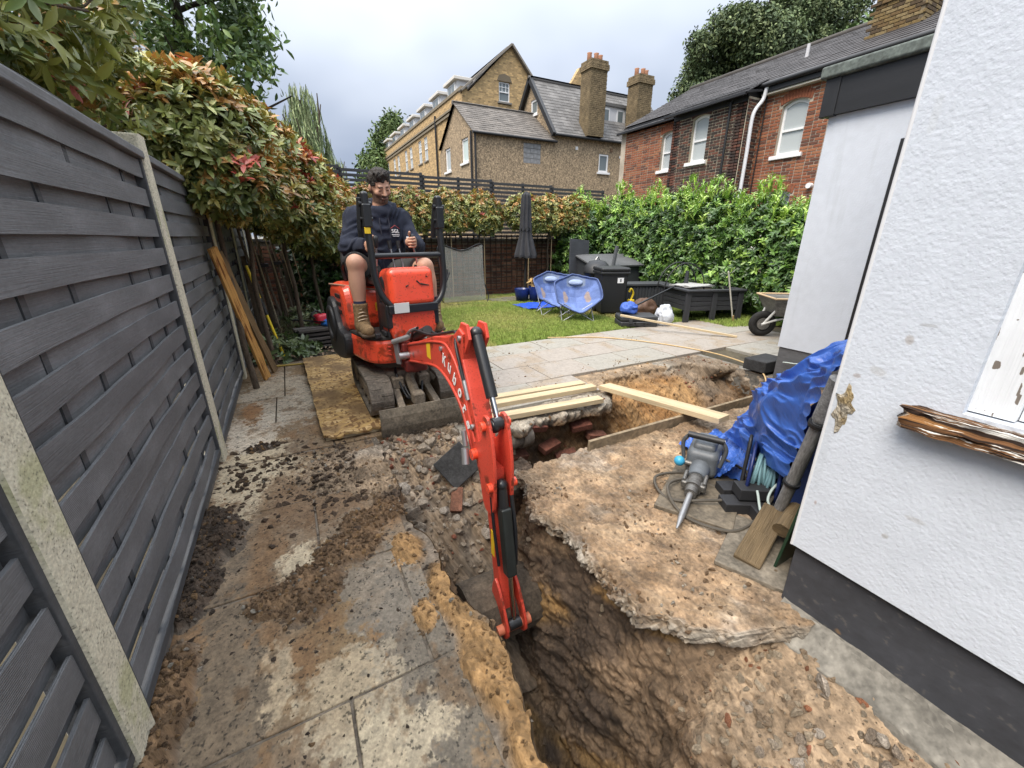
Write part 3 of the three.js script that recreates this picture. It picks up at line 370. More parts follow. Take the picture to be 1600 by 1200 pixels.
function brickwork(parent, W, y0, y1, holes, palette, mortar, seed, nParts, toCam) {      // stretchers and headers over a wall in local x, y, proud of the mortar; the first nParts are single pieces
  const r = RNG(seed), full = new RoundedBoxGeometry(0.208, 0.058, 0.03, 1, 0.004), half = new RoundedBoxGeometry(0.096, 0.058, 0.03, 1, 0.004), list = [];
  const ms = palette.map((c) => M(c[0], c[1], c[2], 0.9, { map: T.mottle, bumpMap: T.grain, bumpScale: 0.002 })), h2 = boxUV(half.clone(), 3), f2 = boxUV(full.clone(), 3);
  for (let j = 0, y = y0 + 0.037; y < y1 - 0.03; y += 0.075, j++) for (let x = (j % 2) * -0.11, i = 0; x < W; i++) {
    const hd = j % 2 ? i % 3 === 2 : i % 3 === 0, w = hd ? 0.1 : 0.213; let iv = [[Math.max(0.004, x), Math.min(W - 0.004, x + w)]]; x += w + 0.011;
    for (const [a, b, c, d, arch] of holes) if (y > c - 0.13 && y < d + 0.035 + (arch ? 0.2 : 0)) { const lo = y < c ? a - 0.1 : a - (y > d - 0.03 ? 0.09 : 0), hi = y < c ? b + 0.1 : b + (y > d - 0.03 ? 0.09 : 0); iv = iv.flatMap(([p, q]) => [[p, Math.min(q, lo)], [Math.max(p, hi), q]]); }
    for (const [p, q] of iv) if (q - p > 0.03) list.push([hd, (p + q) / 2, y, Math.floor(r() * palette.length), r() * 0.004, (q - p) / w]);
  }
  list.sort((a, b) => toCam(b) - toCam(a)); const rest = ms.map(() => []);
  list.forEach(([hd, x, y, m, d, k], i) => { if (i < nParts) { const b = part('brick', hd ? h2 : f2, ms[m], parent); b.position.set(x, y, d - 0.006); b.scale.x = k; } else rest[m].push((hd ? h2 : f2).clone().scale(k, 1, 1).translate(x, y, d - 0.006)); });
  rest.forEach((l, m) => l.length && stuff('bricks', merge(l), ms[m], null, null, parent));
}
const yellowBrick = tex(512, (u, v) => { const R = 12, row = Math.floor(v * R), c = u * 6 + (row % 2) * 0.5, fx = c - Math.floor(c), fy = v * R - row, h = n3(Math.floor(c) % 6 * 3.7, row * 2.3, 5); if (fx < 0.05 || fy < 0.14) return [0.62, 0.56, 0.46]; const k = 1 + 0.22 * h + 0.1 * tfbm(u, v, 20, 3); const q = [0.66, 0.57, 0.41]; return q.map((e) => e * k); }, 1, true);
mats.yellow = M(1.05, 1.0, 0.95, 0.9, { map: yellowBrick, bumpMap: T.grain, bumpScale: 0.004 });
mats.pebble = M(1.34, 1.34, 1.36, 0.95, { map: tex(512, (u, v) => { const a = tfbm(u, v, 40, 3, 0.8, 2), b = tfbm(u, v, 3, 4, 0.5, 7); const k = 0.86 + 0.5 * a + 0.1 * b; return [0.6 * k, 0.53 * k, 0.43 * k]; }, 0.6), bumpMap: T.stucco, bumpScale: 0.012 });
const west = (o) => { o.rotation.y = -Math.PI / 2; return o; };       // local x runs along +z, front looks towards -x

// ================================================================ WHITE HOUSE ON THE RIGHT
{
  const wallTex = tex(1024, (u, v) => { const z = u * 2.6 - 0.65, y = v * 4; let k = 0.93 + 0.025 * fbm(z * 2, y * 2, 1, 4) + 0.02 * fbm(z * 20, y * 20, 4, 3); let c = [k * 0.97, k * 0.985, k]; const spot = (zz, yy, rz, ry, col, a) => { const d0 = Math.hypot((z - zz) / rz, (y - yy) / ry); if (d0 > 2) return; const d = d0 + 0.6 * fbm(z * 30, y * 30, zz * 9, 3); c = mixc(c, col, smooth(1, 0.5, d) * a * 0.5); };
    spot(-0.5, 1.16, 0.014, 0.02, [0.66, 0.6, 0.54], 0.9); spot(-0.6, 1.02, 0.012, 0.008, [0.6, 0.5, 0.44], 0.8); spot(-0.55, 1.05, 0.03, 0.015, [0.78, 0.76, 0.72], 0.7); spot(-0.61, 0.52, 0.006, 0.016, [0.66, 0.5, 0.43], 0.8); spot(-0.47, 1.21, 0.025, 0.006, [0.6, 0.58, 0.55], 0.8); spot(-0.4, 0.52, 0.012, 0.012, [0.62, 0.58, 0.52], 0.8); spot(-0.35, 0.62, 0.03, 0.01, [0.7, 0.68, 0.64], 0.7); spot(-0.6, 1.75, 0.012, 0.06, [0.86, 0.86, 0.84], 0.5); 
    const str = smooth(0.25, 0.6, fbm(z * 14, y * 1.2, 8, 4)) * 0.1; c = mixc(c, [0.66, 0.68, 0.66], str); return c; });
  mats.render = M(0.67, 0.7, 0.75, 0.85, { map: wallTex, bumpMap: again(T.stucco, 6, 9.4), bumpScale: 0.0015 });
  const plinthTex = tex(1024, (u, v) => { const z = u * 2.4, y = v * 0.8; const a = fbm(z * 12, y * 12, 2, 4, 0.6), b = fbm(z * 40, y * 40, 6, 3, 0.6); let c = [0.3, 0.31, 0.33].map((e) => e * (1 + 0.12 * a + 0.08 * b)); c = mixc(c, [0.6, 0.48, 0.36], smooth(0.52, 0.68, fbm(z * 9, y * 9, 12, 4, 0.6)) * 0.9); c = mixc(c, [0.5, 0.48, 0.44], smooth(0.35, 0.6, b) * 0.5); return c; });
  const plinthM = M(0.55, 0.55, 0.57, 0.7, { map: plinthTex, bumpMap: T.dirtBump, bumpScale: 0.003 });
  const H = thing('white_house', 'white rendered house wing with dark grey plinth and rotten window sill', 'house', [1.6, 0, -0.65]);
  const face = new THREE.Group(); const hole = [0.31, 1.6, 0.985, 2.4];
  const wg = wallGeo([[0, 0.3], [2.6, 0.3], [2.6, 4.3], [0, 4.3]], [hole], 0.25), uv = wg.attributes.uv, pp = wg.attributes.position; for (let i = 0; i < uv.count; i++) uv.setXY(i, (pp.getX(i) + pp.getZ(i) * 0.4) / 2.6, pp.getY(i) / 4);
  west(part('render_wall', wg, mats.render, H)); part('side_wall', boxUV(bx(0.26, 2.88, 0.3, 4.3, 0.002, 0.24), 0.385, 0.25), mats.render, H); part('back_wall', boxUV(bx(0.26, 3, 0.3, 4.3, 2.3, 2.58), 0.3), mats.render, H); part('roof', bx(-0.05, 3, 4.3, 4.4, -0.05, 2.65), mats.slate, H);
  part('corner_bead', [rod([0.002, 0.3, 0.002], [0.002, 4.3, 0.002], 0.006, 0.006, 8)], M(0.6, 0.61, 0.63, 0.6), H);
  part('plinth', boxUV(displace(boxUV(new THREE.BoxGeometry(0.3, 0.42, 2.6, 2, 12, 90)), (x, y, z) => 0.004 * fbm(x * 9, y * 9, z * 9, 3)).translate(0.175, 0.09, 1.31), 0.42, 1.25, 0, 0.12), plinthM, H); part('plinth', boxUV(bx(0.31, 2.9, -0.1, 0.3, 0.02, 0.3), 0.42, 1.25), plinthM, H);
  const fg = grid(14, 160, (u, v) => { const z = v * 2.0 + 0.02, a = 0.06 * n3(z * 5, 2, 2) + 0.03 * n3(z * 16, 2, 5), w = 0.11 + 0.25 * a; return [lerp(0.03, -w, u), lerp(0.035, -0.07, Math.pow(u, 0.8)) + 0.01 * fbm(u * 4, z * 12, 3, 3) - (u > 0.9 ? 0.05 : 0), z]; }); part('mortar_fillet', boxUV(fg, 1.3), M(0.33, 0.31, 0.265, 0.9, { map: T.dirt, bumpMap: T.dirtBump, bumpScale: 0.006 }), H);
  // window: peeling white timber with a rotten brown sill
  const peel = M(0.8, 0.81, 0.82, 0.6, { map: tex(512, (u, v) => { const a = tfbm(u, v, 6, 4, 0.6), l = n3(u * 12, v * 60, 2, 60); return l > 0.72 || a > 0.5 ? [0.5, 0.46, 0.42] : [0.93, 0.94, 0.95].map((e) => e * (1 + 0.04 * a)); }), bumpMap: T.woodBump, bumpScale: 0.001 });
  const wn = west(part('window', boxUV(merge([bx(hole[0], hole[0] + 0.09, 0.99, 2.4, -0.1, -0.03), bx(hole[0] + 0.092, hole[0] + 0.15, 0.99, 2.4, -0.11, -0.055), bx(1.5, 1.6, 0.99, 2.4, -0.1, -0.03), bx(hole[0] + 0.15, 1.5, 0.99, 1.08, -0.11, -0.055), bx(hole[0] + 0.15, 1.5, 2.3, 2.4, -0.11, -0.055)]), 2, 2, 0, 0, true), peel, H));
  part('pane', bx(hole[0] + 0.15, 1.5, 1.08, 2.3, -0.09, -0.084), paneM[0], wn);
  const rot = M(0.85, 0.85, 0.85, 1, { map: tex(512, (u, v) => { const a = fbm(u * 16, v * 40, 2, 5, 0.65), s = n3(u * 14, v * 120, 3, 120); let c = mixc([0.42, 0.29, 0.17], [0.15, 0.095, 0.06], smooth(-0.3, 0.4, s)); c = mixc(c, [0.66, 0.47, 0.26], smooth(0.2, 0.5, fbm(u * 4, v * 14, 8, 3)) * 0.6); c = mixc(c, [0.9, 0.9, 0.88], smooth(0.02, 0.12, a + (u - 0.13) * 1.6) * 0.95); return c; }), bumpMap: T.woodBump, bumpScale: 0.006 });
  const sg = new THREE.BoxGeometry(1.6, 0.06, 0.13, 120, 6, 8), sp = sg.attributes.position, suv = sg.attributes.uv; for (let i = 0; i < sp.count; i++) { const x = sp.getX(i), y = sp.getY(i), z = sp.getZ(i); suv.setXY(i, (x + 0.8) / 1.6, y * 3 + z * 4 + 0.5); const k = z > 0 ? 1 : 0.2; sp.setY(i, y + k * 0.006 * fbm(x * 22, y * 90, z * 60, 3)); sp.setZ(i, z + k * (0.008 * fbm(x * 9, y * 60, 2, 3) + 0.008 * n3(x * 45, y * 150, 5)) + (y > 0 ? -0.012 : 0)); sp.setX(i, x + (x < -0.79 ? 0.03 * n3(y * 80, z * 40, 1) : 0)); } sg.computeVertexNormals();
  const sl = part('sill', sg, rot, wn, 'rotten brown timber sill with flaking white paint'); sl.position.set(0.21 + 0.8, 0.945, -0.005);
  // broken render at the corner
  const dg = grid(26, 40, (u, v) => { const a = u * 6.2832, e = v, rr = e * (0.6 + 0.4 * fbm(Math.cos(a) * 2, Math.sin(a) * 2, 5, 3)); return [0.0 + 0.05 * rr * Math.cos(a) * 1.1 + 0.04, 0.905 + 0.13 * rr * Math.sin(a), 0.006 * (1 - e) + 0.005 * fbm(rr * Math.cos(a) * 8, rr * Math.sin(a) * 16, 2, 3) + 0.002 - 0.012 * smooth(0.9, 1, e)]; }, (u, v, x, y) => tint(mixc([0.5, 0.38, 0.2], [0.72, 0.65, 0.52], smooth(-0.2, 0.4, fbm(x * 40, y * 40, 3, 3))), x, y, 0, 0.4)); west(part('broken_render', uvXZ(dg, 3), mats.soil, H, 'patch of bare sandy mortar where the render broke off'));
  // rear wing farther along
  const K = thing('rear_extension', 'flat roofed white extension with black fascia above the far trench end', 'extension', [4.5, 0, -2.44]);
  const w2 = wallGeo([[0, 0.35], [1.76, 0.35], [1.76, 2.48], [0, 2.48]], [[0.58, 1.7, 0.4, 2.19]], 0.22); for (let i = 0, q = w2.attributes.position, t = w2.attributes.uv; i < t.count; i++) t.setXY(i, (q.getX(i) + 1.0 + q.getZ(i) * 0.3) / 2.6, q.getY(i) / 4);
  const smoothR = mats.render.clone(); smoothR.bumpScale = 0.001; west(part('render_wall', w2, smoothR, K));
  part('side_wall', boxUV(bx(0.225, 4.5, 0.35, 2.48, 0.003, 0.23), 0.385, 0.25), smoothR, K); part('end_wall', boxUV(bx(4.3, 4.5, -0.1, 2.48, 0.24, 1.74), 0.385, 0.25), smoothR, K);
  const dF = west(part('door_frame', [bx(0.582, 0.66, 0.4, 2.185, -0.2, 0.008), bx(1.65, 1.698, 0.4, 2.185, -0.2, -0.05), bx(0.63, 1.65, 2.13, 2.185, -0.2, -0.05), bx(0.63, 1.65, 0.4, 0.46, -0.2, -0.05)], mats.black, K)); part('pane', bx(0.63, 1.65, 0.46, 2.13, -0.13, -0.12), paneM[2], dF);
  part('plinth', boxUV(bx(0.012, 4.48, -0.3, 0.348, 0.014, 1.76), 0.42, 1.25), M(0.15, 0.155, 0.165, 0.7, { map: T.mottle }), K);
  const fb = M(0.02, 0.021, 0.024, 0.45, { map: T.mottle });
  part('fascia', [bx(-0.05, 4.5, 2.46, 2.74, -0.05, 1.74), rb(-0.06, -0.0, 2.452, 2.745, -0.06, 0.06, 0.006, 1)], fb, K); part('roof_edge', boxUV(rb(-0.1, 4.55, 2.745, 2.84, -0.1, 1.75, 0.02, 2), 1.2), M(0.2, 0.24, 0.22, 0.85, { map: T.dirt, bumpMap: T.dirtBump, bumpScale: 0.004 }), K);
  part('cable', tube([[-0.02, 0.2, 0.1], [-0.05, 0.24, 0.3], [-0.06, 0.42, 0.62], [-0.03, 0.9, 1.0], [-0.02, 1.7, 1.25]], 0.006, 6, 50), M(0.5, 0.58, 0.55, 0.5), K);
  const st = solo('step_block', boxUV(rb(-0.2, 0.2, 0, 0.13, -0.13, 0.13, 0.012, 2), 1.5), M(0.05, 0.052, 0.055, 0.85, { map: T.dirt, bumpMap: T.dirtBump, bumpScale: 0.004 }), 'dark grey concrete block step against the white extension', 'block', [4.72, 0.005, -2.66]);
}
// ================================================================ RED BRICK TERRACE
{
  const RED = [[0.42, 0.15, 0.075], [0.36, 0.12, 0.06], [0.48, 0.2, 0.1], [0.2, 0.085, 0.055]], SOOT = [[0.07, 0.045, 0.036], [0.12, 0.06, 0.045], [0.05, 0.036, 0.032], [0.2, 0.08, 0.052]];
  const mort = M(0.6, 0.53, 0.43, 0.95, { map: T.mottle }), mortD = M(0.58, 0.52, 0.4, 0.95, { map: T.mottle });
  const B = thing('brick_house', 'red brick terraced house with slate roof and white sash windows', 'house', [12, 0, -13.2]);
  // local x of each wall = distance along z from -13.2
  const secs = [[0, 2.45, 11.7, 5.0, [[1.75, 2.32, 3.56, 4.6, 0.08], [1.65, 2.4, 1.5, 2.42, 0.1]], RED, mort, 71, 0], [2.45, 4.9, 11.4, 4.92, [[0.75, 1.32, 3.58, 4.72, 0.08]], SOOT, mortD, 72, 60], [4.9, 10.6, 12, 5.2, [[0.6, 1.25, 3.48, 4.62, 0.1], [0.58, 1.25, 1.2, 2.5, 0.12]], RED, mort, 73, 240]];
  for (const [a, b, x, top, holes, pal, mo, seed, np] of secs) {
    const w = west(part('wall', boxUV(wallGeo([[0, 0], [b - a, 0], [b - a, top], [0, top]], holes, 0.3), 1), mo, B)); w.position.set(x - 12, 0, a);
    brickwork(w, b - a, 1.2, top, holes, pal, mo, seed, np, (l) => l[1] * 0.5 + l[2]);
    holes.forEach((h, i) => { const wi = windowIn(w, h, { pane: a === 2.45 ? 1 : i ? 0 : 1, f: 0.06 }); });
    for (const [x0, x1, , y1, arch] of holes) { const n = Math.round((x1 - x0 + 0.2) / 0.078), L = []; for (let i = 0; i < n; i++) { const t = (i + 0.5) / n - 0.5; L.push(new RoundedBoxGeometry(0.066, 0.2, 0.03, 1, 0.003).rotateZ(-t * 0.5).translate((x0 + x1) / 2 + t * (x1 - x0 + 0.16), y1 + 0.11 + (arch || 0) * (1 - 4 * t * t) * 0.95, 0.004)); } stuff('arch_bricks', merge(L), M(pal[1][0], pal[1][1], pal[1][2], 0.9, { map: T.mottle }), null, null, w); }
  }
  // the two short returns of the projecting bay
  const ret = part('wall', boxUV(bx(-0.6, 0, 0, 4.92, 4.62, 4.9), 1), mortD, B); { const g = new THREE.Group(); const w = part('wall', boxUV(bx(0, 0.6, 0, 4.92, -0.02, 0), 1), mortD, B); w.position.set(-0.6, 0, 4.93); brickwork(w, 0.59, 1.2, 4.9, [], [[0.12, 0.05, 0.035], [0.2, 0.075, 0.04], [0.06, 0.035, 0.03]], mortD, 74, 0, () => 0); }
  part('wall', boxUV(bx(-0.6, -0.3, 0, 4.9, 2.45, 2.7), 1), mortD, B); part('wall', boxUV(bx(-0.3, 6, 0, 5, -0.25, 0), 1), mort, B);
  const sc = [0.085, 0.08, 0.082]; const rf = part('roof', boxUV(wallGeo([[0, 0], [11, 0], [11, 3.6], [0, 3.6]], [], 0.08), 1), M(0.06, 0.058, 0.06, 0.9), B); rf.rotation.set(0, 0, 0); rf.matrixAutoUpdate = true; rf.rotation.order = 'YXZ'; rf.rotation.set(-63 * RAD, -Math.PI / 2, 0); rf.position.set(-0.18, 5.2, -0.3);
  tiles('slates', B, [-0.18, 5.22, -0.3], [0, 0, 1], [Math.sin(63 * RAD), Math.cos(63 * RAD), 0], 11, 3.6, 0.3, 0.22, sc, 75);
  tiles('slates', B, [-0.82, 4.96, 2.35], [0, 0, 1], [0.9, 0.43, 0], 2.65, 0.75, 0.3, 0.22, [0.05, 0.048, 0.05], 76); tiles('slates', B, [-0.45, 5.0, -0.3], [0, 0, 1], [0.88, 0.47, 0], 2.65, 0.42, 0.3, 0.22, [0.06, 0.058, 0.06], 77);
  part('ridge', rod([-0.18 + 3.6 * Math.sin(63 * RAD), 5.24 + 3.6 * Math.cos(63 * RAD), -0.3], [-0.18 + 3.6 * Math.sin(63 * RAD), 5.24 + 3.6 * Math.cos(63 * RAD), 10.7], 0.09, 0.09, 8), M(0.12, 0.11, 0.1, 0.9, { map: T.dirt }), B);
  part('gutter', [rod([-0.24, 5.17, 4.9], [-0.24, 5.17, 10.7], 0.06, 0.06, 10), rb(-0.2, -0.02, 5.0, 5.12, 4.95, 10.7, 0.01, 1)], mats.black, B); part('soffit', rb(-0.17, -0.01, 4.95, 5.0, 4.95, 10.7, 0.01, 1), M(0.5, 0.47, 0.4, 0.7), B);
  part('fascia', [bx(-0.62, 0.3, 4.82, 5.1, 2.47, 4.9), bx(-0.3, 0.3, 4.9, 5.15, 0.02, 2.44)], mats.black, B); part('gutter', [bar([-0.85, 4.94, 2.3], [-0.85, 4.94, 5.0], 0.09, 0.07), bar([-0.48, 4.98, -0.3], [-0.48, 4.98, 2.35], 0.08, 0.07), bar([-0.85, 4.96, 5.0], [-0.1, 5.1, 5.0], 0.06, 0.05)], mats.black, B);
  part('downpipe', tube([[-0.2, 5.12, 5.1], [-0.22, 4.85, 5.06], [-0.35, 4.65, 5.0], [-0.42, 4.5, 4.99], [-0.42, 3.5, 4.99], [-0.42, 1, 4.99]], 0.05, 10, 60), M(0.62, 0.64, 0.68, 0.5), B); part('downpipe', rod([-0.66, 4.9, 4.45], [-0.66, 0.5, 4.45], 0.032, 0.032, 8), mats.black, B, 'thin black waste pipe on the sooty brickwork'); part('downpipe', rod([-0.05, 5, 5.05], [-0.05, 1, 5.05], 0.015, 0.015, 6), mats.black, B);
  part('vent', [rod([-0.12, 2.66, 6.62], [0.02, 2.66, 6.62], 0.065, 0.065, 14)], mats.white, B); part('vent', rb(-0.37, -0.3, 4.35, 4.6, 2.35, 2.43, 0.01, 1), M(0.7, 0.6, 0.42, 0.6), B); part('flue', [rod([1.4, 5.8, 5.0], [1.4, 6.35, 5.0], 0.05, 0.04, 10)], M(0.5, 0.5, 0.52, 0.5), B);
  part('window', [ext(spline([[-0.28, 0], [0.28, 0], [0.28, 0.55], [0, 0.72], [-0.28, 0.55]], 3), 0.05, 0.008).rotateY(-Math.PI / 2).translate(-0.06, 1.75, 6.95)], M(0.03, 0.06, 0.09, 0.3), B, 'dark blue arched panel on the brick wall');
  // big stack on the ridge
  const C = thing('chimney_stack', 'tall weathered yellow brick chimney stack on the slate roof', 'chimney', [13.35, 5.4, -6.1]); const cm = M(0.34, 0.24, 0.11, 0.95, { map: T.dirt }); const L = [], r = RNG(78), pal = [[0.36, 0.25, 0.1], [0.28, 0.18, 0.075], [0.16, 0.11, 0.06], [0.44, 0.33, 0.16]].map((c) => M(...c, 0.95, { map: T.dirt, bumpMap: T.grain, bumpScale: 0.004 })), bgs = [new RoundedBoxGeometry(0.21, 0.062, 0.04, 1, 0.006), new RoundedBoxGeometry(0.04, 0.062, 0.21, 1, 0.006)].map((g) => boxUV(g, 3));
  part('core', boxUV(bx(-0.3, 0.3, -0.4, 2.2, -0.5, 0.5), 1), M(0.4, 0.33, 0.22, 0.95, { map: T.dirt }), C); let nb = 0;
  for (let j = 0; j < 28; j++) { const y = 0.02 + j * 0.075 - 0.2, o = (j % 2) * 0.11, big = j === 17 || j === 18 || j > 22 ? 0.035 : 0; for (let i = 0; i < 5; i++) { const z = -0.43 + i * 0.222 - o + 0.06; if (z < -0.55 || z > 0.5) continue; if (nb++ < 300) part('brick', bgs[1], pal[Math.floor(r() * 4)], C).position.set(-0.3 - big, y, z); } for (let i = 0; i < 3; i++) part('brick', bgs[0], pal[Math.floor(r() * 4)], C).position.set(-0.2 + i * 0.222 - o * 0.5, y, 0.5 + big); }
  part('lead_flashing', [bar([-0.34, -0.12, -0.55], [-0.34, 0.08, 0.5], 0.02, 0.12), bar([-0.36, 0.0, 0.53], [0.3, 0.3, 0.53], 0.02, 0.12)], M(0.38, 0.4, 0.43, 0.6), C);
  part('post', rb(-0.9, -0.8, -0.55, 0.1, -0.2, -0.12, 0.005, 1), mats.black, C);
}
// ================================================================ PEBBLEDASHED HOUSE AND YELLOW BRICK BLOCK BEHIND
{
  const P = thing('pebbledash_house', 'brown pebbledashed house with slate roofs and two tall chimneys', 'house', [7.7, 0, -18]);
  const w1 = part('wall', boxUV(wallGeo([[0, 0], [4, 0], [4, 5.6], [0, 5.6]], [[2.38, 3.28, 4.57, 5.38]], 0.25), 1), mats.pebble, P);
  const blocks = M(0.36, 0.37, 0.38, 0.95, { map: T.mottle }); for (let j = 0; j < 4; j++) for (let i = 0; i < 3; i++) { const x0 = 2.38 + (i - (j % 2) * 0.5) * 0.36, a = Math.max(2.385, x0), b = Math.min(3.275, x0 + 0.35); if (b - a > 0.05) part('block', rb(a, b, 4.575 + j * 0.2, 4.575 + j * 0.2 + 0.19, -0.2, -0.012 + 0.004 * ((i + j) % 2), 0.006, 1), blocks, w1); if (i === 2 && j % 2) part('block', rb(x0 + 0.36, 3.275, 4.575 + j * 0.2, 4.575 + j * 0.2 + 0.19, -0.2, -0.012, 0.006, 1), blocks, w1); }
  const w2 = west(part('wall', boxUV(wallGeo([[0, 0], [0, 5.6], [-2, 7.0], [-4, 5.6], [-4.4, 5.3], [-4.4, 0]], [[-1.4, -0.62, 4.55, 5.5], [-3.6, -2.85, 4.45, 5.45]], 0.25), 1), mats.pebble, P)); windowIn(w2, [-1.4, -0.62, 4.55, 5.5], { mid: false, pane: 3, inset: 0.05, f: 0.08 }); windowIn(w2, [-3.6, -2.85, 4.45, 5.45], { mid: false, pane: 1, inset: 0.05, f: 0.09 }); w2.position.set(-0.002, 0, -0.002);
  const sl = Math.hypot(2, 1.4) + 0.1; 
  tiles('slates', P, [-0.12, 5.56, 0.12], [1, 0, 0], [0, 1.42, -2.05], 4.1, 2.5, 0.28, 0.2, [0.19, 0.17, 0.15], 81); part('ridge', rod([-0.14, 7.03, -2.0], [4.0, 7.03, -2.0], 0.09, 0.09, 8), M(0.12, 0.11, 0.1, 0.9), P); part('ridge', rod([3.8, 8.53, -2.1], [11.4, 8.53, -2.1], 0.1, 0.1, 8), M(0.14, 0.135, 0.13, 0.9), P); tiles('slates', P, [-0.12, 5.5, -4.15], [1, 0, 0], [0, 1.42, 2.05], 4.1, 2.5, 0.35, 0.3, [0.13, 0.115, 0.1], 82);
  part('gutter', [rod([-0.1, 5.52, 0.14], [4.05, 5.52, 0.14], 0.055, 0.055, 8), rod([0.03, 5.5, 0.08], [0.03, 0.5, 0.08], 0.045, 0.045, 8), rod([-0.08, 5.6, -0.12], [-0.08, 0.5, -0.12], 0.05, 0.05, 8)], mats.black, P);
  part('skylight', [bar([2.95, 5.95, -0.52], [2.96, 6.42, -1.2], 0.62, 0.07, 0.01)], M(0.3, 0.33, 0.34, 0.15), P);
  // main block
  const w3 = part('wall', boxUV(wallGeo([[4.02, 0], [11, 0], [11, 5.86], [4.02, 5.86]], [[6.64, 7.24, 4.47, 5.27]], 0.25), 1), mats.pebble, P); w3.position.z = -0.03; windowIn(w3, [6.64, 7.24, 4.47, 5.27], { mid: false, pane: 0, inset: 0.03, f: 0.08 });
  const w4 = west(part('wall', boxUV(wallGeo([[0, 0], [0, 5.86], [-2.1, 8.4], [-4.2, 5.86], [-4.2, 0]], [[-2.15, -1.55, 7.0, 7.62]], 0.25), 1), mats.pebble, P)); w4.position.set(4.0, 0, -0.04); windowIn(w4, [-2.15, -1.55, 7.0, 7.62], { mid: false, pane: 0, inset: 0.03, f: 0.08 });
  part('bargeboard', [bar([3.88, 5.8, 0.14], [3.88, 8.52, -2.12], 0.16, 0.2), bar([3.88, 5.7, -4.4], [3.88, 8.52, -2.12], 0.16, 0.2)], mats.black, P);
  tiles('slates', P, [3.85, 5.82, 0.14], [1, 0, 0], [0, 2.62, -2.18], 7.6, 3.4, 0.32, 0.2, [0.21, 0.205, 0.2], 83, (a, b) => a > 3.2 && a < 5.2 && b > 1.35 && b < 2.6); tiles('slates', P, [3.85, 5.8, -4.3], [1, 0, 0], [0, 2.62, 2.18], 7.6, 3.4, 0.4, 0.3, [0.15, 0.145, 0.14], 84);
  part('gutter', [rod([3.9, 5.8, 0.2], [11, 5.8, 0.2], 0.06, 0.06, 8)], mats.black, P); part('vent', [rb(5.2, 5.34, 5.32, 5.46, -0.03, 0.0, 0.01, 1)], mats.white, P); part('vent', rb(7.3, 7.44, 5.4, 5.55, -0.03, 0.0, 0.01, 1), M(0.2, 0.12, 0.07, 0.8), P); part('vent', rb(7.9, 8.0, 5.15, 5.26, -0.03, 0.0, 0.01, 1), mats.white, P);
  const dm = part('dormer', [bx(7.1, 9.2, 6.6, 7.55, -1.75, -0.82)], M(0.6, 0.62, 0.66, 0.6), P); for (const [a, b] of [[7.18, 7.75], [8.2, 8.65], [8.68, 9.12]]) { const w = part('window', bx(a, b, 6.68, 7.46, -0.83, -0.79), mats.upvc, dm); part('pane', bx(a + 0.07, b - 0.07, 6.76, 7.39, -0.8, -0.78), paneM[0], dm); } part('dormer_roof', [bx(7.0, 9.3, 7.55, 7.66, -1.9, -0.72)], M(0.12, 0.12, 0.12, 0.9), dm);
  const soot = M(0.33, 0.25, 0.14, 0.95, { map: again(T.dirt, 0.7), bumpMap: T.dirtBump, bumpScale: 0.02 });
  const stack = (x, w, y0, y1) => { const L = []; const n = Math.floor((y1 - y0) / 0.075), r = RNG(90 + x); for (let j = 0; j < n; j++) { const e = j > n - 6 ? (j > n - 3 ? 0.02 : 0.06) : 0; for (let i = 0; i < 5; i++) { const q = (w + 2 * e) / 4.5, a = -w / 2 - e + (i - (j % 2) * 0.5) * q, b = Math.min(w / 2 + e, a + q - 0.012), a2 = Math.max(-w / 2 - e, a); if (b - a2 < 0.03) continue; L.push(bx(x + a2, x + b, y0 + j * 0.075, y0 + j * 0.075 + 0.065, -0.45 - e, 0.3 + e + r() * 0.008)); } } const c = part('chimney', boxUV(merge([bx(x - w / 2 + 0.015, x + w / 2 - 0.015, y0, y1, -0.44, 0.285)]), 1), M(0.3, 0.25, 0.17, 0.95, { map: T.dirt }), P); const s = stuff('chimney_bricks', boxUV(merge(L), 1.4), soot, null, null, c); for (let i = 0; i < 3; i++) part('chimney_pot', lathe([[0.0, 0], [0.11, 0], [0.1, 0.26], [0.12, 0.3], [0.08, 0.3], [0.08, 0.2]], 12).translate(x - w / 3 + i * w / 3, y1, -0.1 + (i % 2) * 0.1), M(0.4, 0.2, 0.12, 0.9), c); };
  stack(6.1, 0.92, 5.9, 8.9); stack(8.95, 0.9, 5.9, 8.75);
}
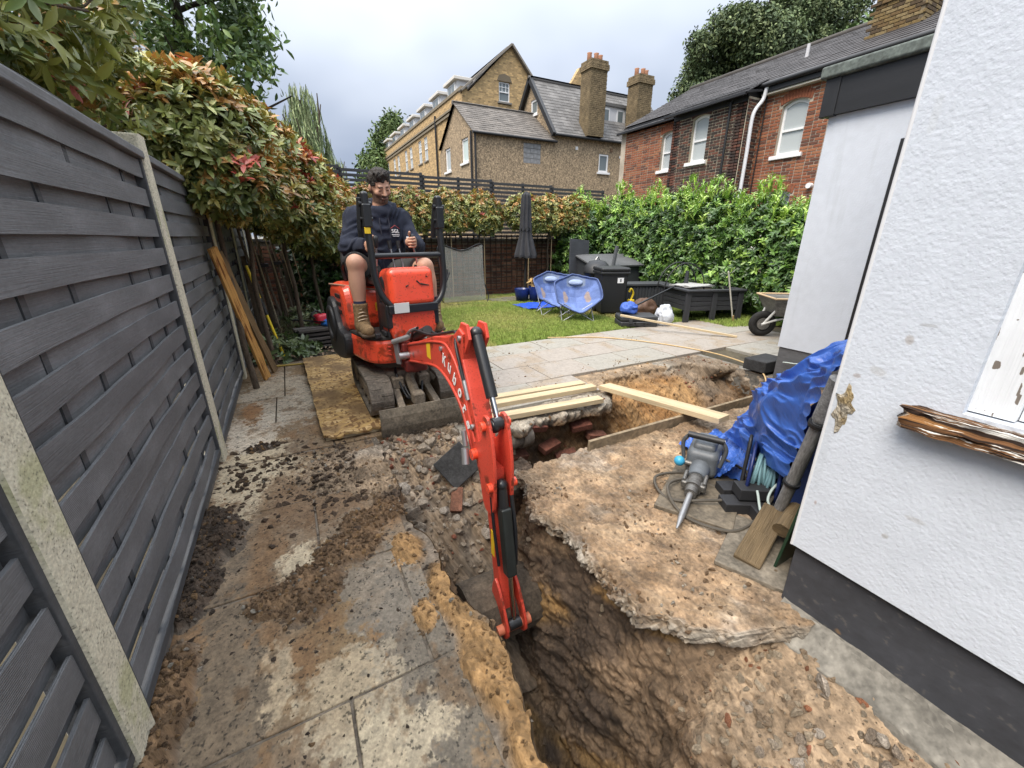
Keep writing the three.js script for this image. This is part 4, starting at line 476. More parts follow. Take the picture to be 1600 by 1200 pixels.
{
  const Y = thing('yellow_brick_block', 'long yellow brick block with gable end, dormers and white sash windows', 'building', [9.26, 0, -23]);
  const g = part('gable_wall', boxUV(wallGeo([[0, 0], [5.6, 0], [5.6, 8.2], [5.2, 8.25], [2.81, 10.75], [0.35, 8.45], [0, 8.5]], [[2.1, 2.75, 8.25, 9.15]], 0.3), 1.1), mats.yellow, Y); windowIn(g, [2.1, 2.75, 8.25, 9.15], { bars: 2, inset: 0.05, pane: 0, sillMat: M(0.2, 0.19, 0.17, 0.9) });
  part('coping', [bar([-0.1, 8.42, 0], [2.81, 10.82, 0], 0.4, 0.1, 0.01, [0, 1, 0]), bar([5.7, 7.9, 0], [2.81, 10.82, 0], 0.4, 0.1, 0.01, [0, 1, 0])], M(0.22, 0.2, 0.17, 0.9), Y); part('window_arch', ext([[1.98, 9.17], [2.87, 9.17], [2.75, 9.42], [2.42, 9.52], [2.1, 9.42]], 0.06, 0.005).translate(0, 0, 0), M(0.16, 0.13, 0.09, 0.9), Y);
  const hol = []; for (const z of [-7, -8.35, -10.7, -12.1, -14.5, -15.9, -18.3, -19.6]) hol.push([z, z + 0.75, 6.2, 7.55]); const w = west(part('side_wall', boxUV(wallGeo([[-22, 0], [0, 0], [0, 8.55], [-22, 8.75]], hol, 0.3), 1.1), mats.yellow, Y)); w.position.set(-0.003, 0, -0.003); for (const h of hol) windowIn(w, h, { inset: 0.04, bars: 1, pane: 1, sillMat: M(0.25, 0.23, 0.2, 0.9) });
  part('cornice', [bx(-0.12, 0, 7.9, 8.0, -22, -0.5), bx(-0.08, 0, 7.72, 7.84, -22, -0.5), bx(-0.06, 0.3, 8.52, 8.66, -22, -0.01)], M(0.2, 0.17, 0.12, 0.9), Y); part('downpipe', rod([-0.1, 8.2, -4.2], [-0.1, 1, -4.2], 0.06, 0.06, 8), mats.black, Y);
  tiles('slates', Y, [0.35, 8.55, -22], [0, 0, 1], [2.4, 2.2, 0], 22, 3.3, 0.5, 0.3, [0.14, 0.13, 0.12], 85); tiles('slates', Y, [5.25, 8.2, -22], [0, 0, 1], [-2.4, 2.4, 0], 21.9, 3.4, 0.6, 0.4, [0.14, 0.135, 0.13], 86);
  const clad = M(0.55, 0.57, 0.6, 0.7); for (let i = 0; i < 7; i++) { const z = -1.3 - i * 2.75, d = part('dormer', [bx(0.25, 1.6, 8.5, 9.3, z - 1.5, z)], clad, Y); part('dormer_roof', rb(0.05, 1.9, 9.3, 9.45, z - 1.65, z + 0.15, 0.02, 1), M(0.62, 0.6, 0.56, 0.7), d); part('window', rb(0.2, 0.26, 8.6, 9.25, z - 1.3, z - 0.2, 0.005, 1), mats.upvc, d); part('pane', [bx(0.18, 0.21, 8.68, 9.18, z - 1.2, z - 0.8), bx(0.18, 0.21, 8.68, 9.18, z - 0.7, z - 0.3)], paneM[0], d); }
  // cross wing to the right with its own gable
  tiles('slates', Y, [2.9, 8.6, -0.35], [1, 0, 0], [0, 1.75, -1.75], 4.4, 2.4, 0.4, 0.3, [0.15, 0.145, 0.14], 87); part('wing_wall', boxUV(bx(5.6, 12, 0, 8.55, -0.6, -0.3), 1.1), mats.yellow, Y); part('wing_gable', boxUV(ext([[5.6, 8.3], [9.3, 8.3], [7.1, 10.55]], 0.3, 0.001).translate(0.2, 0, -0.2), 1.1), mats.yellow, Y); 
}
// ================================================================ PLANTS
function leafGeo(L, W, bend = 0.15, fold = 0.25) {           // a pointed leaf along +z from the origin, folded at the midrib
  const S = [[0, 0], [0.22, 0.32], [0.5, 0.5], [0.78, 0.34], [1, 0]], P = [], I = [];
  S.forEach(([t, w]) => { const y = -bend * L * t * t, z = t * L; P.push(-w * W, y + fold * w * W, z, 0, y, z, w * W, y + fold * w * W, z); });
  for (let i = 0; i + 1 < S.length; i++) { const a = i * 3, b = a + 3; if (i) I.push(a, b, a + 1); I.push(a + 1, b, b + 1, a + 1, b + 1, b + 2); if (i) I.push(a + 1, b + 2, a + 2); }
  const g = new THREE.BufferGeometry(); g.setAttribute('position', new THREE.BufferAttribute(new Float32Array(P), 3)); g.setIndex(I); g.computeVertexNormals(); return g;
}
function leafCol(g, k) { const c = new Float32Array(g.attributes.position.count * 3).fill(k); g.setAttribute('color', new THREE.BufferAttribute(c, 3)); return g; }
function rosette(n, L, W, open, seed, up = 0.02) {           // leaves round a shoot tip whose axis is +y
  const r = RNG(seed), l = []; for (let i = 0; i < n; i++) { const t = i / n, s = 0.7 + r() * 0.5, g = leafGeo(L * s, W * s, 0.1 + r() * 0.25, 0.2 + r() * 0.2); g.rotateX(-(open * (0.35 + 0.9 * t) + (r() - 0.5) * 0.5) + 0.0).rotateY(i * 2.4 + r() * 0.5).translate(0, -t * up * n * 0.5, 0); l.push(leafCol(norm(g), 0.72 + r() * 0.56)); } return merge(l);
}
function spray(n, L, W, R, seed, hang = 0) { const r = RNG(seed), l = []; for (let i = 0; i < n; i++) { const s = 0.7 + r() * 0.6, g = leafGeo(L * s, W * s, 0.2, 0.25).rotateZ((r() - 0.5) * 2.4).rotateX((r() - 0.5) * 2 + hang).rotateY(r() * 6.28).translate((r() - 0.5) * 2 * R, (r() - 0.5) * 1.4 * R, (r() - 0.5) * 2 * R); l.push(leafCol(norm(g), 0.65 + r() * 0.7)); } return merge(l); }
mats.leaf = M(1, 1, 1, 0.42, { phys: 1, vertexColors: true, transmission: 0.32, thickness: 0, side: THREE.DoubleSide }); mats.leafDull = M(1, 1, 1, 0.75, { vertexColors: true, side: THREE.DoubleSide });
mats.bark = M(0.17, 0.125, 0.085, 0.95, { map: T.dirt, bumpMap: T.dirtBump, bumpScale: 0.01 }); mats.barkDark = M(0.06, 0.045, 0.033, 0.95, { map: T.dirt });
function crown(parent, geos, mat, blobs, n, seed, size, colour, o = {}) {
  const r = RNG(seed), area = blobs.map((b) => b[3] * b[4] + b[4] * b[5] + b[3] * b[5]), tot = area.reduce((a, b) => a + b), L = geos.map(() => []), q = new THREE.Quaternion(), up = V(0, 1, 0); let got = 0, tries = 0;
  while (got < n && tries++ < n * 12) {
    let t = r() * tot, k = 0; while (t > area[k] && k < blobs.length - 1) t -= area[k++]; const b = blobs[k]; const d = V(r() * 2 - 1, r() * 2 - 1, r() * 2 - 1); if (d.length() > 1 || d.length() < 0.05) continue; d.normalize(); if (o.noBottom && d.y < -0.75 && r() < 0.6) continue;
    const lump = 1 + 0.22 * fbm(d.x * 2.2 + k * 3.1, d.y * 2.2, d.z * 2.2, 3) * (o.lump ?? 1), f = (0.62 + 0.43 * Math.pow(r(), 0.55)) * lump, x = b[0] + d.x * b[3] * f, y = b[1] + d.y * b[4] * f, z = b[2] + d.z * b[5] * f;
    if (o.gap && fbm(x * o.gap, y * o.gap, z * o.gap, 3) < -0.22) continue; if (blobs.some((c, j) => j !== k && Math.hypot((x - c[0]) / c[3], (y - c[1]) / c[4], (z - c[2]) / c[5]) < 0.6)) continue; if (o.keep && !o.keep(x, y, z)) continue; got++;
    const ax = d.clone().multiplyScalar(o.out ?? 0.9).add(V((r() - 0.5) * 1.2, (o.up ?? 0.6) + (r() - 0.5) * 0.8, (r() - 0.5) * 1.2)).normalize(); q.setFromUnitVectors(up, ax); q.multiply(new THREE.Quaternion().setFromAxisAngle(up, r() * 6.28)); const s = size * (0.7 + r() * 0.6);
    L[Math.floor(r() * geos.length)].push([new THREE.Matrix4().compose(V(x, y, z), q, V(s, s, s)), lin(...colour(r, x, y, z, d, f))]);
  }
  L.forEach((l, i) => l.length && copies('crown', geos[i], mat, l, parent));
}
function limbs(pts, r0, r1) { const L = []; for (let i = 0; i + 1 < pts.length; i++) L.push(rod(pts[i], pts[i + 1], lerp(r0, r1, i / (pts.length - 1)), lerp(r0, r1, (i + 1) / (pts.length - 1)), 8)); return merge(L); }
function wander(a, b, n, w, seed) { const r = RNG(seed), o = []; for (let i = 0; i <= n; i++) { const t = i / n, k = Math.sin(t * Math.PI) * w; o.push([lerp(a[0], b[0], t) + (r() - 0.5) * k, lerp(a[1], b[1], t) + (r() - 0.5) * k * 0.5, lerp(a[2], b[2], t) + (r() - 0.5) * k]); } return o; }
const pick = (r, list) => { let t = r(), i = 0; while (i < list.length - 1 && t > list[i][0]) { t -= list[i][0]; i++; } const k = 0.75 + r() * 0.5, c = list[i][1]; return [c[0] * k, c[1] * k, c[2] * k]; };
const PH = { g: [0.25, 0.29, 0.08], d: [0.13, 0.175, 0.05], o: [0.44, 0.38, 0.1], a: [0.5, 0.27, 0.08], r: [0.55, 0.1, 0.07], l: [0.4, 0.42, 0.15] };
const photiniaCol = (warm) => (r, x, y, z, d, f) => { const w = clamp(warm * (0.35 + 0.75 * d.y) * (f > 0.88 ? 1.4 : 0.5) + 0.25 * fbm(x * 1.6, y * 1.6, z * 1.6, 2)); return pick(r, [[w * 0.6, PH.a], [w * 0.03, PH.r], [0.24, PH.o], [0.12, PH.l], [0.3, PH.g], [1, PH.d]]); };
const pr = [1, 2, 3].map((s) => rosette(8, 0.115, 0.042, 0.95, s)), prUp = [4, 5].map((s) => rosette(7, 0.095, 0.034, 1.25, s));

// photinia standing in the bed behind the fence: five leafy standards whose heads run together
{
  const heads = [[-0.52, 2.25, -4.75, 0.55, 0.5, 0.6], [-0.36, 2.25, -5.6, 0.62, 0.56, 0.7], [0.0, 2.08, -6.5, 0.68, 0.58, 0.75], [0.36, 1.9, -7.5, 0.68, 0.6, 0.78], [0.75, 1.75, -8.5, 0.72, 0.66, 0.75]];
  const lab = ['photinia standard with orange tips above the second fence panel', 'photinia standard rising highest over the leaning boards', 'photinia standard with bronze shoots over the bamboo canes', 'photinia standard with a red shoot cluster beside the driver', 'photinia standard at the back corner below the willow'];
  heads.forEach((h, i) => {
    const t = thing('photinia_tree', lab[i], 'tree', [h[0], 0, h[2]], 0, 'photinia standards along the fence'); const b = [[0, h[1], 0, h[3], h[4], h[5]], [0.15, h[1] - 0.35, 0.1, h[3] * 0.8, h[4] * 0.6, h[5] * 0.8]];
    if (i === 3) b.push([0.2, h[1] + 0.2, -0.1, 0.3, 0.3, 0.3]);
    part('trunk', limbs(wander([0.05, 0, 0.1], [0, h[1], 0], 5, 0.08, i + 3), 0.03, 0.018), mats.bark, t); for (let k = 0; k < 5; k++) part('limb', limbs(wander([0, h[1] - 0.55, 0], [Math.cos(k * 1.3) * h[3] * 0.7, h[1] + 0.15 * (k % 3), Math.sin(k * 1.3) * h[5] * 0.7], 3, 0.1, k + i), 0.014, 0.006), mats.bark, t);
    crown(t, [...pr, ...prUp], mats.leaf, b, 2300, 100 + i, 0.8, photiniaCol(i === 3 ? 0.75 : 0.62), { noBottom: true });
    if (i >= 2) crown(t, prUp, mats.leaf, [[0.2 - 0.1 * (i - 3), h[1] + 0.2, 0.25, 0.25, 0.3, 0.25]], i === 3 ? 60 : 20, 130 + i, 1.0, (r) => pick(r, [[0.6, [0.5, 0.14, 0.06]], [1, [0.5, 0.07, 0.06]]]));
  });
  // dark evergreen behind the driver and low leaves in the bed
  const lg = [21, 22].map((s) => rosette(7, 0.11, 0.045, 1.1, s));
  const s1 = thing('dark_shrub', 'dark green laurel shrub in the shade at the bed corner', 'shrub', [0.7, 0, -8.9]); part('stem', limbs(wander([0, 0, 0], [0, 1.2, 0], 4, 0.1, 5), 0.03, 0.015), mats.barkDark, s1); crown(s1, lg, mats.leaf, [[0, 1.0, 0, 0.75, 0.75, 0.7], [0.45, 0.7, 0.1, 0.6, 0.6, 0.5], [-0.3, 0.55, 0.3, 0.5, 0.5, 0.4]], 950, 141, 1, (r) => pick(r, [[0.5, [0.035, 0.075, 0.018]], [0.3, [0.06, 0.13, 0.03]], [1, [0.02, 0.04, 0.01]]]));
  const s2 = thing('bed_plant', 'low green leafy plant spreading in the bed by the fence post', 'plant', [-0.3, 0, -5.75]); crown(s2, lg, mats.leaf, [[0, 0.12, 0, 0.3, 0.2, 0.35], [0.3, 0.1, -0.3, 0.25, 0.16, 0.3]], 120, 142, 0.8, (r) => pick(r, [[0.5, [0.09, 0.14, 0.04]], [1, [0.16, 0.2, 0.09]]]));
  const s3 = thing('bed_plant', 'pale variegated leafy plant by the stacked timber', 'plant', [0.12, 0, -7.0]); crown(s3, lg, mats.leaf, [[0, 0.2, 0, 0.3, 0.25, 0.4]], 90, 143, 0.8, (r) => pick(r, [[0.5, [0.22, 0.24, 0.12]], [1, [0.08, 0.12, 0.04]]]));
  // leaf litter
  const lr = RNG(55), lf = leafCol(norm(leafGeo(0.07, 0.028, 0.25, 0.5)), 1), LL = []; for (let i = 0; i < 900; i++) { const x = -0.58 + lr() * 1.2, z = -5.6 - lr() * 3.5; LL.push([TRS(x, 0.01 + lr() * 0.05, z, (lr() - 0.5), lr() * 6.3, (lr() - 0.5), 0.6 + lr() * 0.7), lin(...pick(lr, [[0.4, [0.22, 0.14, 0.08]], [0.3, [0.1, 0.12, 0.05]], [1, [0.32, 0.22, 0.15]]]))]); } copies('leaf_litter', lf, mats.leafDull, LL, scene, 'fallen leaves and twigs on the planting bed', 'leaves');
  struct('planting_bed', uvXZ(grid(40, 120, (u, v) => { const x = lerp(-0.62, 0.95, u), z = lerp(-9.95, -5.5, v); return [x, -0.005 + 0.035 * fbm(x * 4, z * 4, 2, 4) - (v > 0.985 ? 0.04 : 0), z]; }, (u, v, x, y, z) => tint(mixc([0.07, 0.05, 0.03], [0.1, 0.1, 0.04], smooth(-0.1, 0.4, fbm(x * 2, z * 2, 7, 3)) * smooth(0, 0.3, x)), x, 0, z, 0.6))), mats.soil);
}
// branch reaching over the fence close by
{
  const t = thing('overhanging_shrub', 'glossy leaved branches reaching over the near fence panels', 'shrub', [-1.3, 0, -2.6]); const r = RNG(77), bl = [1, 2, 3].map((s) => rosette(9, 0.085, 0.025, 0.85, s + 40));
  const tips = []; part('trunk', limbs(wander([0, 0, 0], [0, 2.1, 0], 5, 0.1, 8), 0.05, 0.03), mats.bark, t);
  for (let k = 0; k < 20; k++) { const a = [lerp(-0.1, 0.15, r()), 1.75 + r() * 0.5, lerp(1.0, -1.5, r())], b = [lerp(0.35, 0.85, r()), lerp(2.1, 2.95, r()), a[2] - 0.25 - r() * 0.5], w = wander(a, b, 5, 0.12, k + 90); part('branch', limbs(w, 0.013, 0.004), mats.bark, t); for (let i = 2; i < 6; i++) tips.push(w[i]); }
  part('branch', limbs([[0, 1.7, 0.3], [0, 2.0, 0.9], [0.1, 2.3, 1.0]], 0.02, 0.01), mats.bark, t);
  const cb = (r) => pick(r, [[0.14, [0.45, 0.26, 0.07]], [0.006, [0.5, 0.13, 0.1]], [0.34, [0.27, 0.29, 0.05]], [0.25, [0.13, 0.19, 0.045]], [1, [0.19, 0.23, 0.06]]]);
  crown(t, bl, mats.leaf, tips.map(([x, y, z]) => [x, y, z, 0.13, 0.11, 0.15]), 560, 151, 1, cb, { out: 0.7, up: 0.3, lump: 0.3, keep: (x, y, z) => (y > 1.98 || x < 0.45) && z < 0.7 });
  crown(t, bl, mats.leaf, [[0.15, 2.35, 0.2, 0.45, 0.4, 0.7], [0.15, 2.35, -0.9, 0.45, 0.4, 0.7], [0.05, 2.7, 0.5, 0.35, 0.35, 0.6]], 800, 152, 1, cb, { out: 0.7, up: 0.3, keep: (x, y, z) => y > 2.0 && x < 0.72 && z < 0.75 });
}
// trees behind
{
  const ml = [61, 62].map((s) => spray(16, 0.13, 0.05, 0.2, s, 0.6));
  const t = thing('dark_leaved_tree', 'tall dark green tree standing behind the photinia against the sky', 'tree', [-1.0, 0, -8.6]); part('trunk', limbs(wander([0, 0, 0], [0.2, 5.2, 0], 6, 0.15, 4), 0.12, 0.05), mats.barkDark, t); for (let k = 0; k < 7; k++) part('limb', limbs(wander([0.1, 2.6 + k * 0.3, 0], [1.0 * Math.cos(k * 2) + 0.5, 3.6 + k * 0.25, Math.sin(k * 2)], 4, 0.2, k + 200), 0.04, 0.01), mats.barkDark, t);
  crown(t, ml, mats.leaf, [[0.3, 4.6, 0, 0.9, 0.8, 1.0], [0.75, 3.8, 0.2, 0.55, 0.5, 0.7], [-0.5, 4.3, 0.4, 0.9, 0.9, 1], [0.9, 4.9, 0.4, 0.5, 0.5, 0.5], [0.4, 5.6, 0, 0.9, 0.8, 0.9], [1.0, 4.2, 0.3, 0.4, 0.3, 0.4], [0.3, 3.2, 0.1, 0.7, 0.5, 0.6]], 800, 161, 0.85, (r) => pick(r, [[0.5, [0.12, 0.21, 0.06]], [0.25, [0.24, 0.35, 0.1]], [1, [0.08, 0.14, 0.045]]]), { out: 0.4, up: 0.2, gap: 2.2 });
  const strand = (() => { const r = RNG(9), l = []; l.push(leafCol(norm(rod([0, 0, 0], [0.05, -1.1, 0], 0.006, 0.003, 4)), 0.5)); for (let i = 0; i < 34; i++) { const y = -0.05 - i * 0.033; l.push(leafCol(norm(leafGeo(0.13, 0.022, 0.2).rotateX(0.9 + r() * 0.4).rotateY(r() * 6.3).translate(-y * 0.045, y, 0)), 0.7 + r() * 0.6)); } return merge(l); })();
  const willow = (label, pos, h, w, n, seed) => { const t = thing('willow_tree', label, 'tree', pos, 0, 'willows beyond the back fence'); part('trunk', limbs(wander([0, 0, 0], [0, h * 0.9, 0], 6, 0.3, seed), 0.2, 0.06), mats.bark, t); const r = RNG(seed), L = []; for (let i = 0; i < n; i++) { const a = r() * 6.28, q = Math.sqrt(r()), y = h * (0.35 + 0.62 * r()), k = Math.sqrt(Math.max(0.05, 1 - Math.pow(y / h, 2.6))), R = w * q * k; const c = pick(r, [[0.5, [0.24, 0.31, 0.14]], [0.3, [0.34, 0.4, 0.2]], [1, [0.14, 0.2, 0.08]]]); L.push([TRS(R * Math.cos(a), y, R * Math.sin(a), (r() - 0.5) * 0.5, r() * 6, (r() - 0.5) * 0.5, 0.7 + r() * 0.6), lin(...c)]); } for (let k = 0; k < 8; k++) part('limb', limbs(wander([0, h * 0.45, 0], [Math.cos(k) * w * 0.6, h * (0.75 + 0.025 * k), Math.sin(k) * w * 0.6], 4, 0.3, k + seed), 0.06, 0.015), mats.bark, t); copies('crown', strand, mats.leafDull, L, t); };
  willow('pale drooping willow rising above the photinia', [1.2, 0, -16.5], 6.1, 1.0, 620, 171); willow('small drooping willow top just over the slatted fence', [2.9, 0, -24], 5.3, 0.8, 160, 172);
  const fs = [71, 72].map((s) => spray(22, 0.3, 0.13, 0.45, s)); const far = thing('broadleaf_tree', 'pale green broadleaf tree beyond the yellow brick block', 'tree', [9.2, 0, -43]); part('trunk', limbs([[0, 0, 0], [0, 5, 0], [0, 9, 0]], 0.3, 0.08), mats.bark, far); crown(far, fs, mats.leafDull, [[0, 7, 0, 1.9, 2.4, 1.8], [0.8, 9.5, 0, 1.3, 1.7, 1.3], [-0.8, 6, 0.3, 1.4, 1.7, 1.3], [1.4, 11, 0, 0.7, 0.9, 0.7]], 420, 181, 1.1, (r) => pick(r, [[0.5, [0.13, 0.19, 0.06]], [1, [0.08, 0.13, 0.04]]]), { gap: 0.9 });
  const es = [81, 82].map((s) => spray(34, 0.17, 0.075, 0.34, s)); const ev = thing('evergreen_tree', 'massive dark evergreen tree towering behind the red brick house', 'tree', [25, 0, -18]); part('trunk', limbs([[0, 0, 0], [0.2, 6, 0], [1, 12, 0]], 0.6, 0.2), mats.barkDark, ev); for (let k = 0; k < 8; k++) part('limb', limbs(wander([0.2, 4 + k * 0.7, 0], [Math.cos(k * 2.1) * 3.5, 7 + k * 0.9, Math.sin(k * 2.1) * 2], 4, 0.5, k + 300), 0.18, 0.05), mats.barkDark, ev);
  const eb = [], er = RNG(5); for (const [x, y, z, R, n] of [[-1.5, 9.6, 0, 3.4, 12], [3, 11, 0, 3.8, 14], [-4.8, 7.2, 0.6, 1.9, 7], [0.5, 13.2, 0, 2.8, 9], [5.5, 8, 0, 3.4, 9], [-3, 11, 0, 1.8, 5], [6.5, 12.5, 0, 2.2, 6], [-6.4, 6, 0.6, 1.0, 3]]) for (let i = 0; i < n; i++) { const a = er() * 6.28, b = Math.acos(2 * er() - 1), q = R * 0.72, s = R * (0.26 + er() * 0.2); eb.push([x + q * Math.sin(b) * Math.cos(a), y + q * 0.85 * Math.cos(b), z + q * 0.7 * Math.sin(b) * Math.sin(a), s * 1.15, s * 0.85, s * 1.1]); }
  crown(ev, es, mats.leafDull, eb, 7200, 191, 1, (r, x, y, z, d) => { const k = 1.1; return pick(r, [[0.4, [0.09 * k, 0.13 * k, 0.055 * k]], [0.25, [0.15 * k, 0.19 * k, 0.085 * k]], [1, [0.05, 0.08, 0.035]]]); }, { lump: 0.6 });
  const rl = thing('roof_shrub', 'light green tree top peeping over the slate ridge by the chimney', 'tree', [20.5, 0, -10.2]); part('trunk', limbs([[0, 0, 0], [0, 8, 0]], 0.2, 0.1), mats.bark, rl); crown(rl, fs, mats.leafDull, [[0, 8.0, 0, 1.4, 1.0, 1.4], [-1.2, 7.4, 0, 1, 0.8, 1]], 90, 192, 0.8, (r) => pick(r, [[0.5, [0.13, 0.2, 0.07]], [1, [0.07, 0.11, 0.04]]]));
}
// laurel hedge on the right boundary, bush by bush
{
  const lg = [31, 32, 33].map((s) => rosette(8, 0.135, 0.05, 0.95, s, 0.03)), tip = [34, 35].map((s) => rosette(9, 0.12, 0.034, 1.35, s, 0.05));
  const col = (r, x, y, z, d, f) => { const k = clamp(0.45 + 0.9 * fbm(x * 1.3, y * 1.3, z * 1.3, 3)); return pick(r, [[0.26 * k, [0.27, 0.42, 0.08]], [0.3, [0.15, 0.28, 0.055]], [0.25, [0.085, 0.17, 0.04]], [1, [0.045, 0.1, 0.025]]]); };
  const lab = ['laurel bush in the hedge behind the storage chest', 'laurel bush in the hedge behind the water butt lid', 'laurel bush in the hedge behind the hooped planter', 'laurel bush in the hedge above the white stick', 'laurel bush in the hedge beside the wheelbarrow', 'laurel bush in the hedge next to the white extension', 'tall laurel bush at the hedge corner by the brick wall'];
  [[8.2, -9.2, 2.5], [8.3, -8.2, 2.35], [8.25, -7.2, 2.4], [8.15, -6.2, 2.3], [8.1, -5.2, 2.15], [8.05, -4.2, 1.95], [7.4, -9.9, 2.35]].forEach(([x, z, h], i) => {
    const t = thing('laurel_bush', lab[i], 'hedge', [x, 0, z], 0, 'laurel hedge along the right side'); part('stem', limbs(wander([0, 0, 0], [0, h * 0.8, 0], 4, 0.15, i + 20), 0.035, 0.015), mats.barkDark, t);
    crown(t, lg, mats.leaf, [[0, h * 0.3, 0, 0.85, h * 0.36, 0.75], [0.05, h * 0.68, 0, 0.72, h * 0.3, 0.68], [-0.3, h * 0.5, 0.25, 0.5, 0.5, 0.45]], 1650, 200 + i, 0.8, col, { up: 0.5, keep: (a, b, c) => b > 0.03 });
    crown(t, tip, mats.leaf, [[0, h * 0.88, 0, 0.62, 0.42, 0.6], [0.1, h * 1.0, 0.1 * (i % 3 - 1), 0.3, 0.4, 0.3]], 170, 220 + i, 0.85, (r) => pick(r, [[0.6, [0.42, 0.58, 0.12]], [1, [0.26, 0.44, 0.08]]]), { out: 0.3, up: 1.5 });
  });
}
// back boundary: brick wall, trellis, slatted screen, pleached photinia with stems and canes
{
  const W = thing('garden_wall', 'old red brick garden wall at the back of the lawn', 'wall', [-0.6, 0, -10.12]); part('core', boxUV(bx(0, 9, -0.1, 1.35, -0.2, 0), 1), M(0.34, 0.28, 0.2, 0.95, { map: T.dirt }), W); brickwork(W, 9, 0, 1.3, [], [[0.34, 0.13, 0.07], [0.25, 0.1, 0.06], [0.15, 0.07, 0.05], [0.4, 0.2, 0.12]], null, 231, 0, () => 0); part('coping', boxUV(rb(0, 9, 1.35, 1.41, -0.24, 0.05, 0.01, 1), 1.5), M(0.2, 0.18, 0.15, 0.9, { map: T.dirt }), W);
  const tw = M(0.07, 0.035, 0.022, 0.85, { map: T.woodGrain }); [['dark brown trellis panel behind the white net', 3.05], ['dark brown trellis panel left of the parasol', 4.6], ['dark brown trellis panel right of the parasol', 6.15]].forEach(([l, x]) => { const t = thing('trellis', l, 'trellis', [x, 0, -10.06], 0, 'trellis panels on the back wall'); for (let i = 0; i <= 9; i++) part('upright', bx(-0.7 + i * 0.155 - 0.011, -0.7 + i * 0.155 + 0.011, 0.12, 1.5, 0.012, 0.026), tw, t); for (let j = 0; j <= 9; j++) part('rail', bx(-0.72, 0.72, 0.14 + j * 0.148 - 0.011, 0.14 + j * 0.148 + 0.011, 0, 0.012), tw, t); });
  const sm = M(0.05, 0.053, 0.06, 0.7, { map: T.mottle }); for (let p = 0; p < 5; p++) { const t = thing('slatted_screen', ['black slatted screen behind the driver at the bed corner', 'black slatted screen above the goal net hedge', 'black slatted screen left of the closed parasol top', 'black slatted screen right of the closed parasol top', 'black slatted screen meeting the laurel corner'][p], 'fence panel', [0.4 + p * 1.83, 0, -10.5], 0, 'slatted screens on the back boundary'), top = 2.9 - p * 0.045; for (let j = 0; j < 15; j++) part('slat', rb(-0.9, 0.9, top - j * 0.098 - 0.06, top - j * 0.098, -0.01, 0.012, 0.003, 1), sm, t); for (const x of [-0.89, 0, 0.89]) part('post', rb(x - 0.03, x + 0.03, 0, top + 0.02, -0.07, -0.011, 0.004, 1), sm, t); }
  const lab = ['pleached photinia head behind the driver', 'pleached photinia head beside the roll bar', 'pleached photinia head over the goal net', 'pleached photinia head left of the parasol', 'pleached photinia head right of the parasol', 'pleached photinia head above the leaning grey board', 'pleached photinia head next to the laurel'];
  [1.7, 2.55, 3.4, 4.25, 5.5, 6.2, 6.9].forEach((x, i) => { const t = thing('photinia_hedge', lab[i], 'hedge', [x, 0, -9.72], 0, 'pleached photinia along the back wall'); part('trunk', limbs(wander([0, 0, 0], [0, 1.8, 0], 5, 0.05, i + 60), 0.024, 0.018), mats.bark, t); part('cane', rod([0.09, 0, 0.05], [0.1, 1.75, 0.03], 0.012, 0.01, 6), M(0.4, 0.3, 0.17, 0.8), t); crown(t, [...pr, ...prUp], mats.leaf, [[0, 2.02, 0, 0.56, 0.44, 0.36], [0.15, 1.8, 0.1, 0.42, 0.3, 0.3]], 1000, 240 + i, 0.68, photiniaCol(0.5), { noBottom: true }); });
  // the saplings and stakes in the bed: each stem with its tie
  [[-0.42, -6.9, 'sapling stem with black tie nearest the yellow handled tool'], [-0.27, -7.4, 'slender sapling stem in the bed beside the stake'], [-0.1, -7.9, 'slender sapling stem farther along the bed'], [0.05, -8.4, 'slender sapling stem at the shady end of the bed']].forEach(([x, z, l], i) => { const t = thing('staked_sapling', l, 'sapling', [x, 0, z], 0, 'staked saplings in the bed'); part('trunk', limbs(wander([0.08, 0, 0], [-0.12, 2.0, 0.1], 6, 0.05, i + 400), 0.022, 0.016), M(0.3, 0.24, 0.18, 0.9, { map: T.dirt }), t); part('stake', rod([-0.06, 0, 0], [-0.1, 1.2, 0.02], 0.035, 0.033, 10), M(0.14, 0.105, 0.07, 0.9, { map: T.woodGrain }), t); part('cane', rod([0.2, 0, 0.05], [-0.02, 2, 0.1], 0.011, 0.01, 6), M(0.33, 0.27, 0.18, 0.8), t); part('tie', bar([-0.12, 1.05, 0.05], [0.02, 1.05, 0.05], 0.06, 0.05), mats.black, t); });
}
